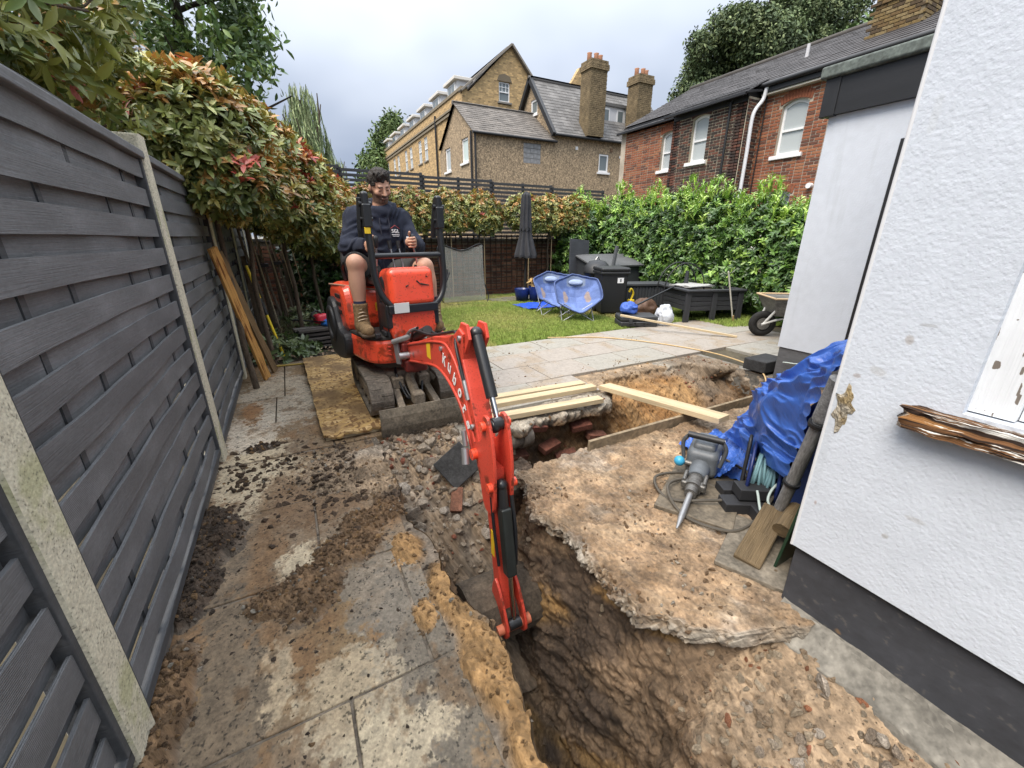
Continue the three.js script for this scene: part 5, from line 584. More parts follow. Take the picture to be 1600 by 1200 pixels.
// ================================================================ MINI EXCAVATOR
const text = (s, size, depth = 0.002) => { const g = new TextGeometry(s, { font, size, depth, curveSegments: 4, bevelEnabled: false }); g.computeBoundingBox(); const b = g.boundingBox; return g.translate(-(b.min.x + b.max.x) / 2, -(b.min.y + b.max.y) / 2, 0); };
{
  const grime = tex(1024, (u, v) => { const a = tfbm(u, v, 5, 6, 0.62), b = tfbm(u, v, 30, 3, 0.6, 4); const k = smooth(0.18, 0.5, a + 0.35 * b); const sp = smooth(0.3, 0.5, tfbm(u, v, 90, 2, 0.6, 8) + 0.25 * a); return mixc(mixc([1, 1, 1], [0.5, 0.6, 0.48], k * 0.75), [0.5, 0.7, 0.62], sp * 0.35).map((e) => e * (1 + 0.06 * b)); });
  const red = M(0.84, 0.082, 0.032, 0.34, { phys: 1, map: grime, clearcoat: 0.5, clearcoatRoughness: 0.25 }), redArm = M(0.58, 0.062, 0.036, 0.42, { map: again(grime, 2), bumpMap: T.grain, bumpScale: 0.0006 }), grey = M(0.032, 0.034, 0.038, 0.5, { map: T.mottle }), dirty = M(0.38, 0.31, 0.23, 0.9, { map: T.dirt, bumpMap: T.dirtBump, bumpScale: 0.006 }), track = M(0.25, 0.21, 0.165, 0.92, { map: T.dirt, bumpMap: T.dirtBump, bumpScale: 0.006 }), yellow = M(0.75, 0.5, 0.02, 0.5), blk = M(0.016, 0.017, 0.019, 0.32, { bumpMap: T.grain, bumpScale: 0.0003 });
  const E = thing('mini_excavator', 'small red tracked excavator standing on the chipboard sheet', 'excavator', [0.78, 0.07, -3.72]);
  // tracks
  const stadium = (r, L, n = 14) => { const o = []; for (let i = 0; i <= n; i++) { const a = -Math.PI / 2 + Math.PI * i / n; o.push([L + r * Math.cos(a), r + r * Math.sin(a)]); } for (let i = 0; i <= n; i++) { const a = Math.PI / 2 + Math.PI * i / n; o.push([-L + r * Math.cos(a), r + r * Math.sin(a)]); } return o; };
  for (const s of [-1, 1]) {
    const o = stadium(0.145, 0.4), sh = new THREE.Shape(o.map(([a, b]) => new THREE.Vector2(-a, b))); sh.holes.push(new THREE.Path(stadium(0.118, 0.4).map(([a, b]) => new THREE.Vector2(-a, b + 0.027)))); const belt = new THREE.ExtrudeGeometry(sh, { depth: 0.17, bevelEnabled: true, bevelSize: 0.006, bevelThickness: 0.006, bevelSegments: 2, steps: 1 }).translate(0, 0, -0.085).rotateY(Math.PI / 2);
    const t = part('track', [boxUV(belt, 2)], track, E); t.position.set(s * 0.28, 0, 0.04);
    const per = 1.6 + Math.PI * 0.29, N = 44, lug = []; for (let i = 0; i < N; i++) { let d = i / N * per, z, y, a; if (d < 0.8) { z = -0.4 + d; y = 0; a = 0; } else if (d < 0.8 + Math.PI * 0.145) { a = (d - 0.8) / 0.145; z = 0.4 + 0.145 * Math.sin(a); y = 0.145 - 0.145 * Math.cos(a); } else if (d < 1.6 + Math.PI * 0.145) { z = 0.4 - (d - 0.8 - Math.PI * 0.145); y = 0.29; a = Math.PI; } else { a = Math.PI + (d - 1.6 - Math.PI * 0.145) / 0.145; z = -0.4 + 0.145 * Math.sin(a); y = 0.145 - 0.145 * Math.cos(a); } lug.push(new RoundedBoxGeometry(0.09, 0.02, 0.022, 1, 0.004).rotateX(-a).translate((i % 2 ? 0.042 : -0.042), y, z)); } part('lugs', boxUV(merge(lug), 3), track, t);
    part('roller_frame', [boxUV(rb(-0.06, 0.06, 0.05, 0.15, -0.38, 0.38, 0.02, 2), 2), rod([-0.07, 0.145, 0.4], [0.07, 0.145, 0.4], 0.085, 0.085, 18), rod([-0.07, 0.145, -0.4], [0.07, 0.145, -0.4], 0.09, 0.09, 14), ...[-0.2, 0, 0.2].map((z) => rod([-0.065, 0.06, z], [0.065, 0.06, z], 0.035, 0.035, 12))], dirty, t);
  }
  part('undercarriage', [boxUV(rb(-0.2, 0.2, 0.14, 0.3, -0.3, 0.32, 0.03, 2), 2), rod([0, 0.28, 0], [0, 0.38, 0], 0.23, 0.23, 28), rb(-0.16, -0.06, 0.17, 0.27, 0.3, 0.42, 0.015, 1), rb(0.06, 0.16, 0.17, 0.27, 0.3, 0.42, 0.015, 1)], dirty, E);
  // blade, its arms, ram and hose
  const bl = part('dozer_blade', boxUV(extX([[0.745, -0.065], [0.775, -0.07], [0.79, 0.0], [0.785, 0.09], [0.765, 0.15], [0.74, 0.145], [0.757, 0.08], [0.76, 0.0]], 0.69, 0.005), 2), M(0.34, 0.285, 0.21, 0.85, { map: T.dirt, bumpMap: T.dirtBump, bumpScale: 0.004, metalness: 0.2 }), E);
  part('blade_arm', boxUV(bar([-0.13, 0.18, 0.3], [-0.15, 0.03, 0.76], 0.055, 0.07, 0.008), 2), dirty, E); part('blade_arm', boxUV(bar([0.13, 0.18, 0.3], [0.15, 0.03, 0.76], 0.055, 0.07, 0.008), 2), dirty, E);
  part('blade_ram', [rod([0, 0.25, 0.3], [0, 0.14, 0.55], 0.04, 0.04, 14), rb(-0.05, 0.05, 0.09, 0.19, 0.53, 0.64, 0.02, 2)], dirty, E); part('ram_rod', [rod([0, 0.26, 0.26], [0, 0.24, 0.32], 0.018, 0.018, 10), tube([[0.02, 0.09, 0.64], [0.02, 0.12, 0.7], [-0.03, 0.08, 0.72], [-0.04, 0.06, 0.66]], 0.008, 6)], mats.steel, E);
  for (const [x, k] of [[-0.08, 1], [-0.05, 0.8], [0.07, 0.9]]) part('hose', tube([[x, 0.3, 0.2], [x * 1.4, 0.27 * k + 0.02, 0.36], [x * 0.8, 0.12, 0.5], [x * 0.4, 0.13, 0.58]], 0.011, 7, 30), mats.black, E);
  // house: turned a little against the tracks
  const TH = 7 * RAD, ub = (g) => (Array.isArray(g) ? merge(g) : g).rotateY(TH), up = (n, g, m, p = E, l) => part(n, ub(g), m, p, l);
  const deck = [[-0.36, -0.5], [-0.28, -0.6], [0.28, -0.6], [0.36, -0.5], [0.36, 0.22], [0.24, 0.4], [-0.12, 0.42], [-0.3, 0.36], [-0.37, 0.2]];
  const flat = (pts, y0, y1, b = 0.02) => ext(spline(pts, 3).map(([x, z]) => [x, -z]), y1 - y0, b).rotateX(-Math.PI / 2).translate(0, (y0 + y1) / 2, 0);
  up('deck_skirt', boxUV(flat(deck, 0.4, 0.6, 0.03), 1), red); up('floor_plate', boxUV(flat(deck.map(([x, z]) => [x * 0.97, z * 0.97]), 0.595, 0.625, 0.006), 2), M(0.06, 0.055, 0.05, 0.8, { map: T.dirt }));
  for (let i = 0; i < 3; i++) up('skirt_slot', rod([-0.33 + i * 0.012, 0.55 - i * 0.032, 0.2], [-0.2, 0.545 - i * 0.032, 0.425], 0.007, 0.007, 6), M(0.4, 0.03, 0.015, 0.6));
  const cover = ext(spline([[-0.62, 0.62], [-0.64, 0.85], [-0.58, 0.97], [-0.3, 1.0], [-0.12, 0.97], [-0.06, 0.86], [-0.05, 0.62]], 4).map(([z, y]) => [-z, y]), 0.78, 0.06).rotateY(Math.PI / 2).translate(-0.01, 0, 0); up('engine_cover', boxUV(cover, 1), red);
  up('side_shroud', boxUV(ext(spline([[-0.6, 0.36], [-0.63, 0.62], [-0.5, 0.86], [-0.34, 0.84], [-0.2, 0.62], [-0.02, 0.58], [-0.02, 0.44], [-0.2, 0.34]], 4).map(([z, y]) => [-z, y]), 0.1, 0.03).rotateY(Math.PI / 2).translate(-0.4, 0, 0), 2), grey); up('side_ring', new THREE.TorusGeometry(0.12, 0.02, 8, 28).rotateY(Math.PI / 2).scale(1, 1.2, 1).translate(-0.452, 0.63, -0.42), grey); up('ring_core', rod([-0.448, 0.63, -0.42], [-0.44, 0.63, -0.42], 0.11, 0.11, 24), M(0.1, 0.105, 0.11, 0.6)); up('counterweight', boxUV(flat([[-0.36, -0.4], [-0.33, -0.62], [0, -0.7], [0.33, -0.62], [0.36, -0.4]], 0.36, 0.66, 0.03), 1), grey);
  const vm = M(0.02, 0.012, 0.01, 0.7); for (let j = 0; j < 3; j++) for (let i = 0; i < 3; i++) up('vent_slot', rb(-0.412, -0.398, 0.74 + j * 0.068, 0.775 + j * 0.068, -0.34 + i * 0.055 + j * 0.0, -0.3 + i * 0.055, 0.004, 1), vm); up('warning_label', rb(-0.15, -0.02, 0.72, 0.84, -0.045, -0.038, 0.002, 1), yellow); up('cover_seam', tube([[-0.4, 0.97, -0.55], [-0.36, 0.985, -0.2], [-0.2, 0.96, -0.06], [0.02, 0.93, -0.02], [0.06, 1.0, 0.1]], 0.008, 6, 40), M(0.35, 0.2, 0.14, 0.6));
  // seat
  const seat = up('seat', [rb(-0.25, 0.21, 0.98, 1.06, -0.52, -0.08, 0.035, 3), rb(-0.12, 0.1, 0.95, 0.99, -0.4, -0.15, 0.01, 1)], mats.black); part('backrest', ub([ext(spline([[-0.23, 0], [-0.25, 0.2], [-0.16, 0.37], [0.16, 0.37], [0.25, 0.2], [0.23, 0]], 4), 0.07, 0.025).rotateX(-0.15).translate(-0.02, 1.04, -0.5)]), M(0.03, 0.03, 0.032, 0.55, { bumpMap: T.grain, bumpScale: 0.001 }), seat); up('armrest', [tube([[-0.28, 1.0, -0.4], [-0.3, 1.12, -0.38], [-0.3, 1.17, -0.25], [-0.29, 1.16, -0.1]], 0.02, 8, 20)], mats.black);
  // console, band and hood
  up('console', boxUV(ext(spline([[-0.17, 0.6], [-0.18, 0.85], [0.17, 0.85], [0.16, 0.6]], 3), 0.2, 0.025).translate(0.0, 0, 0.37), 1), red);
  up('hood', boxUV(displace(new RoundedBoxGeometry(0.37, 0.285, 0.25, 6, 0.05), (x, y, z) => 0.02 * (1 - (x / 0.19) ** 2) * (y > 0 ? 1 : 0.3)).rotateX(-0.1).translate(0, 1.0, 0.36), 1), red); up('mount_band', [rb(-0.21, 0.2, 0.815, 0.885, 0.44, 0.5, 0.012, 2), rb(-0.225, -0.17, 0.7, 0.89, 0.3, 0.47, 0.015, 2), rb(0.165, 0.215, 0.7, 0.89, 0.3, 0.47, 0.015, 2)], blk);
  up('data_label', rb(-0.17, -0.05, 0.822, 0.9, 0.5, 0.504, 0.002, 1), M(0.62, 0.62, 0.6, 0.6)); up('number_label', text('88', 0.035).translate(0.1, 0.92, 0.491), mats.white); up('side_plate', [bar([-0.2, 1.08, 0.32], [-0.14, 0.86, 0.46], 0.012, 0.05)], grey);
  for (const [a, b] of [[[0.03, 1.06, 0.49], [0.06, 1.03, 0.494]], [[0.06, 1.035, 0.494], [0.13, 1.02, 0.492]], [[-0.06, 1.02, 0.493], [-0.04, 1.03, 0.493]], [[0.11, 1.09, 0.486], [0.125, 1.085, 0.486]]]) up('mud_splash', displace(rod(a, b, 0.006, 0.002, 7), () => 0.001), mats.barkDark);
  // roll bar with its folded upper half
  const L0 = [-0.2, 0.84, 0.45], R0 = [0.21, 0.84, 0.45]; up('roll_bar', [tube([[-0.12, 0.83, 0.47], [-0.22, 0.93, 0.45], [-0.265, 1.08, 0.43], [-0.275, 1.3, 0.42], [-0.28, 1.48, 0.41]], 0.026, 12, 40), tube([[0.13, 0.83, 0.47], [0.235, 0.9, 0.45], [0.285, 1.0, 0.43], [0.29, 1.3, 0.42], [0.285, 1.48, 0.41]], 0.026, 12, 40), rod([-0.272, 1.245, 0.42], [0.29, 1.245, 0.42], 0.021, 0.021, 12)], blk);
  for (const [x, s] of [[-0.28, -1], [0.285, 1]]) { up('hinge', [rb(x - 0.032, x + 0.032, 1.44, 1.6, 0.38, 0.45, 0.012, 2), rb(x - 0.026, x + 0.026, 1.56, 1.68, 0.375, 0.44, 0.02, 2), rod([x - 0.045, 1.6, 0.41], [x + 0.045, 1.6, 0.41], 0.017, 0.017, 10), rod([x - 0.045, 1.5, 0.41], [x + 0.045, 1.5, 0.41], 0.014, 0.014, 10), bar([x + s * 0.035, 1.64, 0.4], [x + s * 0.045, 1.42, 0.37], 0.014, 0.045)], blk); up('folded_tube', tube([[x + s * 0.01, 1.66, 0.36], [x + s * 0.01, 1.5, 0.3], [x + s * 0.01, 1.38, 0.27]], 0.024, 10, 16), blk); }
  up('yellow_label', rb(-0.31, -0.268, 1.4, 1.445, 0.4352, 0.445, 0.003, 1), yellow); up('belt_clip', [tube([[0.3, 1.05, 0.4], [0.34, 1.06, 0.38], [0.36, 1.12, 0.36]], 0.009, 6), bar([0.31, 1.0, 0.4], [0.37, 1.1, 0.37], 0.025, 0.012)], mats.black);
  // levers
  for (const [x, hx, hy, hz] of [[-0.18, -0.17, 1.31, 0.22], [0.16, 0.13, 1.32, 0.22]]) { const lv = up('lever', [tube([[x, 1.05, 0.2], [x * 1.0, 1.18, 0.21], [hx, hy, hz]], 0.009, 8, 16)], mats.steel); part('knob', ub(lathe([[0, 0.05], [0.016, 0.045], [0.02, 0.02], [0.016, -0.03], [0.008, -0.045]], 12).translate(hx, hy + 0.03, hz)), mats.black, lv); part('bellows', ub(lathe([[0.05, 0], [0.06, 0.02], [0.045, 0.03], [0.052, 0.05], [0.036, 0.06], [0.042, 0.08], [0.025, 0.09], [0.02, 0.11]], 16).translate(x, 1.05, 0.2)), mats.rubber, lv); }
  for (const x of [-0.04, 0.03]) { const lv = up('lever', rod([x, 1.06, 0.26], [x - 0.02, 1.31, 0.22], 0.008, 0.008, 8), mats.steel); part('knob', ub(rod([x - 0.02, 1.29, 0.223], [x - 0.023, 1.35, 0.215], 0.014, 0.016, 10)), mats.black, lv); } up('lever_box', [rb(-0.24, 0.22, 1.02, 1.07, 0.12, 0.3, 0.015, 2), rb(-0.2, -0.1, 0.62, 1.02, 0.16, 0.26, 0.01, 1)], mats.black); up('pedal', [rb(-0.23, -0.17, 0.63, 0.67, 0.3, 0.4, 0.008, 1), rb(-0.3, -0.26, 0.62, 0.66, 0.33, 0.4, 0.008, 1), rod([-0.2, 0.62, 0.42], [-0.2, 0.8, 0.44], 0.012, 0.012, 8)], grey);
  // boom, arm and bucket: outlines in z, y with z and y relative to the machine
  const O = (l) => l.map(([z, y]) => [z + 3.72, y - 0.07]), xb = 0.01;
  part('swing_bracket', [boxUV(merge([rb(xb - 0.09, xb + 0.09, 0.36, 0.46, 0.42, 0.6, 0.02, 2), rb(xb - 0.1, xb + 0.1, 0.52, 0.6, 0.4, 0.58, 0.02, 2)]), 2), rod([xb, 0.34, 0.5], [xb, 0.62, 0.5], 0.045, 0.045, 14)], M(0.3, 0.03, 0.02, 0.6, { map: T.dirt }), E);
  part('swing_pins', [rod([xb - 0.13, 0.5, 0.58], [xb + 0.13, 0.5, 0.58], 0.028, 0.028, 12), rod([xb - 0.15, 0.6, 0.5], [xb - 0.03, 0.66, 0.62], 0.022, 0.022, 10), bar([xb - 0.12, 0.42, 0.52], [xb - 0.13, 0.62, 0.5], 0.02, 0.05), rod([xb + 0.02, 0.62, 0.48], [xb + 0.1, 0.64, 0.55], 0.03, 0.03, 10)], mats.galv, E);
  const boomPts = O([[-3.24, 0.5], [-3.27, 0.58], [-3.22, 0.65], [-2.8, 0.76], [-2.45, 0.865], [-2.22, 0.91], [-2.08, 0.95], [-2.0, 1.0], [-1.94, 0.98], [-1.95, 0.9], [-1.96, 0.84], [-1.88, 0.7], [-1.81, 0.54], [-1.76, 0.4], [-1.77, 0.32], [-1.84, 0.31], [-1.9, 0.42], [-1.99, 0.54], [-2.12, 0.62], [-2.34, 0.68], [-2.8, 0.61]]);
  part('boom', boxUV(extX(boomPts, 0.105, 0.008).translate(xb, 0, 0), 1.5), redArm, E);
  const lipT = tube(O([[-3.24, 0.5], [-2.8, 0.6], [-2.36, 0.675], [-2.12, 0.62], [-1.99, 0.54], [-1.9, 0.42], [-1.85, 0.33]]).map(([z, y]) => [xb - 0.053, y, z]), 0.01, 6, 60); part('weld_flange', lipT, redArm, E); part('weld_flange', tube(O([[-3.2, 0.64], [-2.8, 0.745], [-2.4, 0.84], [-2.2, 0.86], [-2.05, 0.78], [-1.93, 0.62], [-1.82, 0.42]]).map(([z, y]) => [xb - 0.053, y, z]), 0.009, 6, 60), redArm, E);
  const kb = [...'Kubota']; const cp = new THREE.CatmullRomCurve3(O([[-2.28, 0.77], [-2.14, 0.72], [-2.01, 0.63], [-1.92, 0.52], [-1.83, 0.38]]).map(([z, y]) => V(0, y, z))); kb.forEach((ch, i) => { const p = cp.getPointAt(0.04 + i * 0.15), tn = cp.getTangentAt(0.04 + i * 0.15); part('lettering', text(ch, 0.07).rotateZ(Math.atan2(tn.y, tn.z)).rotateY(-Math.PI / 2).translate(xb - 0.0545, p.y, p.z), mats.white, E); });
  part('warning_label', rb(xb - 0.0545, xb - 0.05, ...[O([[-2.62, 0.69]])[0][1], O([[-2.62, 0.8]])[0][1]], O([[-2.62, 0]])[0][0], O([[-2.54, 0]])[0][0], 0.001, 1), yellow, E); part('bolt', [...[[-2.3, 0.82], [-1.98, 0.95], [-1.84, 0.5]].map(([z, y]) => rod([xb - 0.065, y - 0.07, z + 3.72], [xb - 0.05, y - 0.07, z + 3.72], 0.015, 0.015, 10))], mats.galv, E);
  // rams
  const P3 = (z, y, x = xb) => [x, y - 0.07, z + 3.72]; const ram = (n, a, b, rr, k, x) => { const A = P3(...a, x), B = P3(...b, x), m = [lerp(A[0], B[0], k), lerp(A[1], B[1], k), lerp(A[2], B[2], k)]; const c = part(n, [rod(A, m, rr, rr, 18), new THREE.SphereGeometry(rr * 1.15, 14, 10).translate(...A)], blk, E); part('ram_rod', [rod(m, B, rr * 0.5, rr * 0.5, 12)], mats.chrome, c); part('rod_eye', [rod([B[0] - 0.035, B[1], B[2]], [B[0] + 0.035, B[1], B[2]], rr * 1.1, rr * 1.1, 16)], blk, c); return c; };
  const am = ram('arm_ram', [-1.93, 0.98], [-1.68, 0.57], 0.031, 0.72, xb + 0.02); part('boom_bracket', [0, 1].map((k) => extX(O([[-2.1, 0.9], [-2.0, 1.03], [-1.92, 1.03], [-1.89, 0.96], [-1.97, 0.85]]), 0.018, 0.004).translate(xb + 0.02 + (k ? 0.05 : -0.05), 0, 0)), redArm, E); part('boom_ram', [rod(P3(-3.1, 0.72), P3(-2.75, 0.84), 0.035, 0.035, 14)], M(0.05, 0.05, 0.05, 0.6, { map: T.dirt }), E); part('hose', tube([P3(-3.2, 0.72, xb - 0.04), P3(-3.05, 0.78, xb - 0.05), P3(-2.9, 0.83, xb - 0.03)], 0.012, 7, 20), mats.galv, E); for (const s of [-0.025, 0.02]) part('hose', tube([P3(-3.15, 0.66, xb + s), P3(-2.95, 0.8, xb + s * 2), P3(-2.6, 0.84, xb + s), P3(-2.25, 0.925, xb + s), P3(-2.12, 0.95, xb + s), P3(-2.02, 0.9, xb + s * 2.5), P3(-1.92, 0.74, xb + s * 2.6)], 0.009, 7, 60), mats.black, E); part('grease_hose', [tube([P3(-1.98, 0.8, xb - 0.058), P3(-1.93, 0.74, xb - 0.06), P3(-1.88, 0.64, xb - 0.058)], 0.013, 7, 20), rod(P3(-1.85, 0.38, xb - 0.1), P3(-1.82, 0.3, xb - 0.11), 0.02, 0.02, 10), rod(P3(-1.86, 0.48, xb - 0.1), P3(-1.84, 0.4, xb - 0.1), 0.014, 0.014, 10)], mats.galv, E);
  for (const s of [-1, 1]) part('arm_plate', boxUV(extX(spline(O([[-1.7, 0.62], [-1.65, 0.62], [-1.6, 0.5], [-1.58, 0.3], [-1.61, 0.1], [-1.7, 0.08], [-1.77, 0.26], [-1.82, 0.36], [-1.79, 0.43], [-1.73, 0.48]]), 4), 0.018, 0.004).translate(xb + s * 0.048, 0, 0), 1.5), redArm, E);
  const arm = part('arm', boxUV(extX(O([[-1.8, 0.32], [-1.65, 0.33], [-1.62, 0.1], [-1.59, -0.2], [-1.52, -0.5], [-1.48, -0.6], [-1.56, -0.6], [-1.64, -0.4], [-1.68, -0.15], [-1.72, 0.08]]), 0.078, 0.008).translate(xb, 0, 0), 1.5), redArm, E);
  for (const s of [-1, 1]) { part('arm_ear', boxUV(extX(spline(O([[-1.58, -0.3], [-1.48, -0.42], [-1.43, -0.57], [-1.49, -0.63], [-1.58, -0.58], [-1.62, -0.42]]), 4), 0.016, 0.004).translate(xb + s * 0.055, 0, 0), 1.5), redArm, E); part('pivot_boss', [rod(P3(-1.8, 0.36, xb + s * 0.045), P3(-1.8, 0.36, xb + s * 0.085), 0.03, 0.03, 16), rod(P3(-1.61, 0.26, xb + s * 0.045), P3(-1.61, 0.26, xb + s * 0.08), 0.024, 0.024, 14), rod(P3(-1.68, 0.57, xb + s * 0.045), P3(-1.68, 0.57, xb + s * 0.08), 0.025, 0.025, 14)], red, E); }
  part('elbow_pin', new THREE.SphereGeometry(0.036, 14, 10).translate(...P3(-1.68, 0.56, xb)), blk, E); const bc = ram('bucket_ram', [-1.61, 0.26], [-1.47, -0.54], 0.028, 0.62, xb); part('ram_sleeve', [bar(P3(-1.585, 0.14, xb), P3(-1.515, -0.24, xb), 0.058, 0.066, 0.01)], M(0.03, 0.036, 0.034, 0.4, { map: T.mottle }), bc); part('ram_lines', [tube([P3(-1.59, 0.2, xb + 0.045), P3(-1.55, 0.0, xb + 0.048), P3(-1.53, -0.2, xb + 0.04)], 0.012, 6, 14), tube([P3(-1.62, 0.2, xb - 0.055), P3(-1.6, 0.0, xb - 0.05), P3(-1.56, -0.2, xb - 0.045)], 0.009, 6, 14)], mats.black, bc);
  part('warning_label', rb(xb - 0.0415, xb - 0.038, P3(0, -0.2)[1], P3(0, -0.04)[1], P3(-1.665, 0)[2], P3(-1.625, 0)[2], 0.001, 1), yellow, E); part('bucket_pin', [rod(P3(-1.48, -0.56, xb - 0.1), P3(-1.48, -0.56, xb + 0.1), 0.028, 0.03, 16)], M(0.55, 0.16, 0.08, 0.55), E);
  const prof = []; for (let i = 0; i <= 12; i++) { const a = (-20 + i * 17) * RAD; prof.push([-1.67 + 0.19 * Math.cos(a), -0.6 + 0.19 * Math.sin(a)]); } const inner = prof.map(([z, y]) => [-1.67 + (z + 1.67) * 0.9, -0.6 + (y + 0.6) * 0.9]).reverse(); const mudM = M(0.17, 0.13, 0.09, 0.95, { map: T.dirt, bumpMap: T.dirtBump, bumpScale: 0.012 });
  const bk = part('bucket', [boxUV(extX(O([...prof, ...inner]), 0.42, 0.003).translate(xb + 0.0, 0, 0), 2), ...[-1, 1].map((s) => boxUV(extX(O([...prof]), 0.012, 0.002).translate(xb + s * 0.207, 0, 0), 2)), rb(xb - 0.03, xb + 0.03, P3(0, -0.6)[1], P3(0, -0.54)[1], P3(-1.56, 0)[2], P3(-1.48, 0)[2], 0.01, 1)], mudM, E); for (let i = 0; i < 4; i++) part('tooth', boxUV(bar(P3(-1.74, -0.7, xb - 0.09 + i * 0.08), P3(-1.82, -0.76, xb - 0.09 + i * 0.08), 0.035, 0.02, 0.004), 3), mudM, bk);
}
// ================================================================ DRIVER
{
  function meshSDF(f, c, size, n) {            // surface of f < 0 inside a cube of the given size round c
    const mc = new MarchingCubes(n, mats.white, false, false, 160000); mc.isolation = 0; const h = n / 2; let k = 0;
    for (let z = 0; z < n; z++) for (let y = 0; y < n; y++) for (let x = 0; x < n; x++) mc.field[k++] = -f(c[0] + (x - h) / h * size / 2, c[1] + (y - h) / h * size / 2, c[2] + (z - h) / h * size / 2);
    mc.update(); const N = mc.count ?? mc.geometry.drawRange.count, p = new Float32Array(N * 3); for (let i = 0; i < N; i++) for (let j = 0; j < 3; j++) p[i * 3 + j] = mc.positionArray[i * 3 + j] * size / 2 + c[j];
    let g = new THREE.BufferGeometry(); g.setAttribute('position', new THREE.BufferAttribute(p, 3)); g = mergeVertices(g, 1e-5); g.computeVertexNormals(); return g;
  }
  const smin = (a, b, k) => { const h = clamp(0.5 + 0.5 * (b - a) / k); return lerp(b, a, h) - k * h * (1 - h); };
  const cap = (x, y, z, a, b, ra, rb_) => { const bx_ = b[0] - a[0], by = b[1] - a[1], bz = b[2] - a[2], t = clamp(((x - a[0]) * bx_ + (y - a[1]) * by + (z - a[2]) * bz) / (bx_ * bx_ + by * by + bz * bz)); return Math.hypot(x - a[0] - bx_ * t, y - a[1] - by * t, z - a[2] - bz * t) - lerp(ra, rb_, t); };
  const ell = (x, y, z, c, r) => { const k = Math.hypot((x - c[0]) / r[0], (y - c[1]) / r[1], (z - c[2]) / r[2]); return (k - 1) * Math.min(...r); };
  const J = { pel: [0.73, 1.13, -3.98], belly: [0.74, 1.27, -3.96], chest: [0.76, 1.47, -3.93], neck: [0.77, 1.66, -3.885], sR: [0.57, 1.595, -3.93], eR: [0.475, 1.37, -3.8], hR: [0.615, 1.39, -3.545], sL: [0.95, 1.585, -3.92], eL: [1.035, 1.37, -3.78], hL: [0.925, 1.42, -3.53], pR: [0.65, 1.13, -3.93], kR: [0.475, 1.255, -3.53], aR: [0.47, 0.84, -3.52], pL: [0.83, 1.13, -3.92], kL: [1.03, 1.215, -3.53], aL: [1.08, 0.83, -3.5] };
  const arm = (f, x, y, z, s, e, h, g) => smin(f, smin(cap(x, y, z, s, e, 0.064 + g, 0.052 + g), cap(x, y, z, e, [lerp(e[0], h[0], 0.93), lerp(e[1], h[1], 0.93), lerp(e[2], h[2], 0.93)], 0.05 + g, 0.035 + g), 0.03), 0.03);
  const torso = (x, y, z, g) => { let f = ell(x, y, z, J.chest, [0.2 + g, 0.2 + g, 0.135 + g]); f = smin(f, ell(x, y, z, J.belly, [0.175 + g, 0.18 + g, 0.145 + g]), 0.08); f = smin(f, ell(x, y, z, J.pel, [0.18 + g, 0.12 + g, 0.15 + g]), 0.07); f = smin(f, cap(x, y, z, J.sR, J.sL, 0.07 + g, 0.07 + g), 0.07); return f; };
  const legs = (x, y, z, g) => Math.min(smin(cap(x, y, z, J.pR, J.kR, 0.095 + g, 0.066 + g), cap(x, y, z, J.kR, J.aR, 0.062, 0.042), 0.025), smin(cap(x, y, z, J.pL, J.kL, 0.095 + g, 0.066 + g), cap(x, y, z, J.kL, J.aL, 0.062, 0.042), 0.025));
  const calf = (x, y, z) => Math.min(ell(x, y, z, [0.47, 1.1, -3.545], [0.058, 0.13, 0.065]), ell(x, y, z, [1.055, 1.08, -3.525], [0.058, 0.13, 0.065]));
  // head looks down and a little to his left
  const hc = V(0.785, 1.835, -3.845), hm = new THREE.Matrix4().makeRotationFromEuler(new THREE.Euler(0.38, 0.18, 0.05)).setPosition(hc), hi = hm.clone().invert(), tv = V();
  const head = (x, y, z) => { tv.set(x, y, z).applyMatrix4(hi); const { x: a, y: b, z: c } = tv; let f = ell(a, b, c, [0, 0.035, -0.015], [0.078, 0.092, 0.098]); f = smin(f, ell(a, b, c, [0, -0.035, 0.02], [0.06, 0.085, 0.07]), 0.03); f = smin(f, ell(a, b, c, [0, -0.095, 0.052], [0.032, 0.026, 0.03]), 0.025); f = smin(f, cap(a, b, c, [-0.03, 0.027, 0.078], [0.03, 0.027, 0.078], 0.012, 0.012), 0.012); f = smin(f, cap(a, b, c, [0, 0.015, 0.088], [0, -0.03, 0.108], 0.009, 0.014), 0.01); f = smin(f, cap(a, b, c, [-0.014, -0.034, 0.092], [0.014, -0.034, 0.092], 0.009, 0.009), 0.008); for (const s of [-1, 1]) { f = Math.max(f, -ell(a, b, c, [s * 0.031, 0.005, 0.1], [0.017, 0.011, 0.016])); f = smin(f, ell(a, b, c, [s * 0.03, 0.005, 0.077], [0.013, 0.011, 0.011]), 0.004); f = smin(f, ell(a, b, c, [s * 0.08, -0.005, -0.012], [0.012, 0.034, 0.02]), 0.006); f = smin(f, ell(a, b, c, [s * 0.045, -0.02, 0.06], [0.02, 0.02, 0.02]), 0.02); } f = smin(f, cap(a, b, c, [-0.02, -0.062, 0.088], [0.02, -0.062, 0.088], 0.008, 0.008), 0.007); f = Math.max(f, -cap(a, b, c, [-0.022, -0.0555, 0.1], [0.022, -0.0555, 0.1], 0.0035, 0.0035)); return smin(f, cap(x, y, z, [0.775, 1.62, -3.91], [0.78, 1.78, -3.87], 0.062, 0.055), 0.03); };
  const body = (x, y, z) => { let f = torso(x, y, z, 0); f = arm(f, x, y, z, J.sR, J.eR, J.hR, 0); f = arm(f, x, y, z, J.sL, J.eL, J.hL, 0); f = smin(f, legs(x, y, z, 0), 0.05); f = smin(f, calf(x, y, z), 0.03); f = smin(f, cap(x, y, z, J.chest, J.neck, 0.09, 0.06), 0.05); return f; };
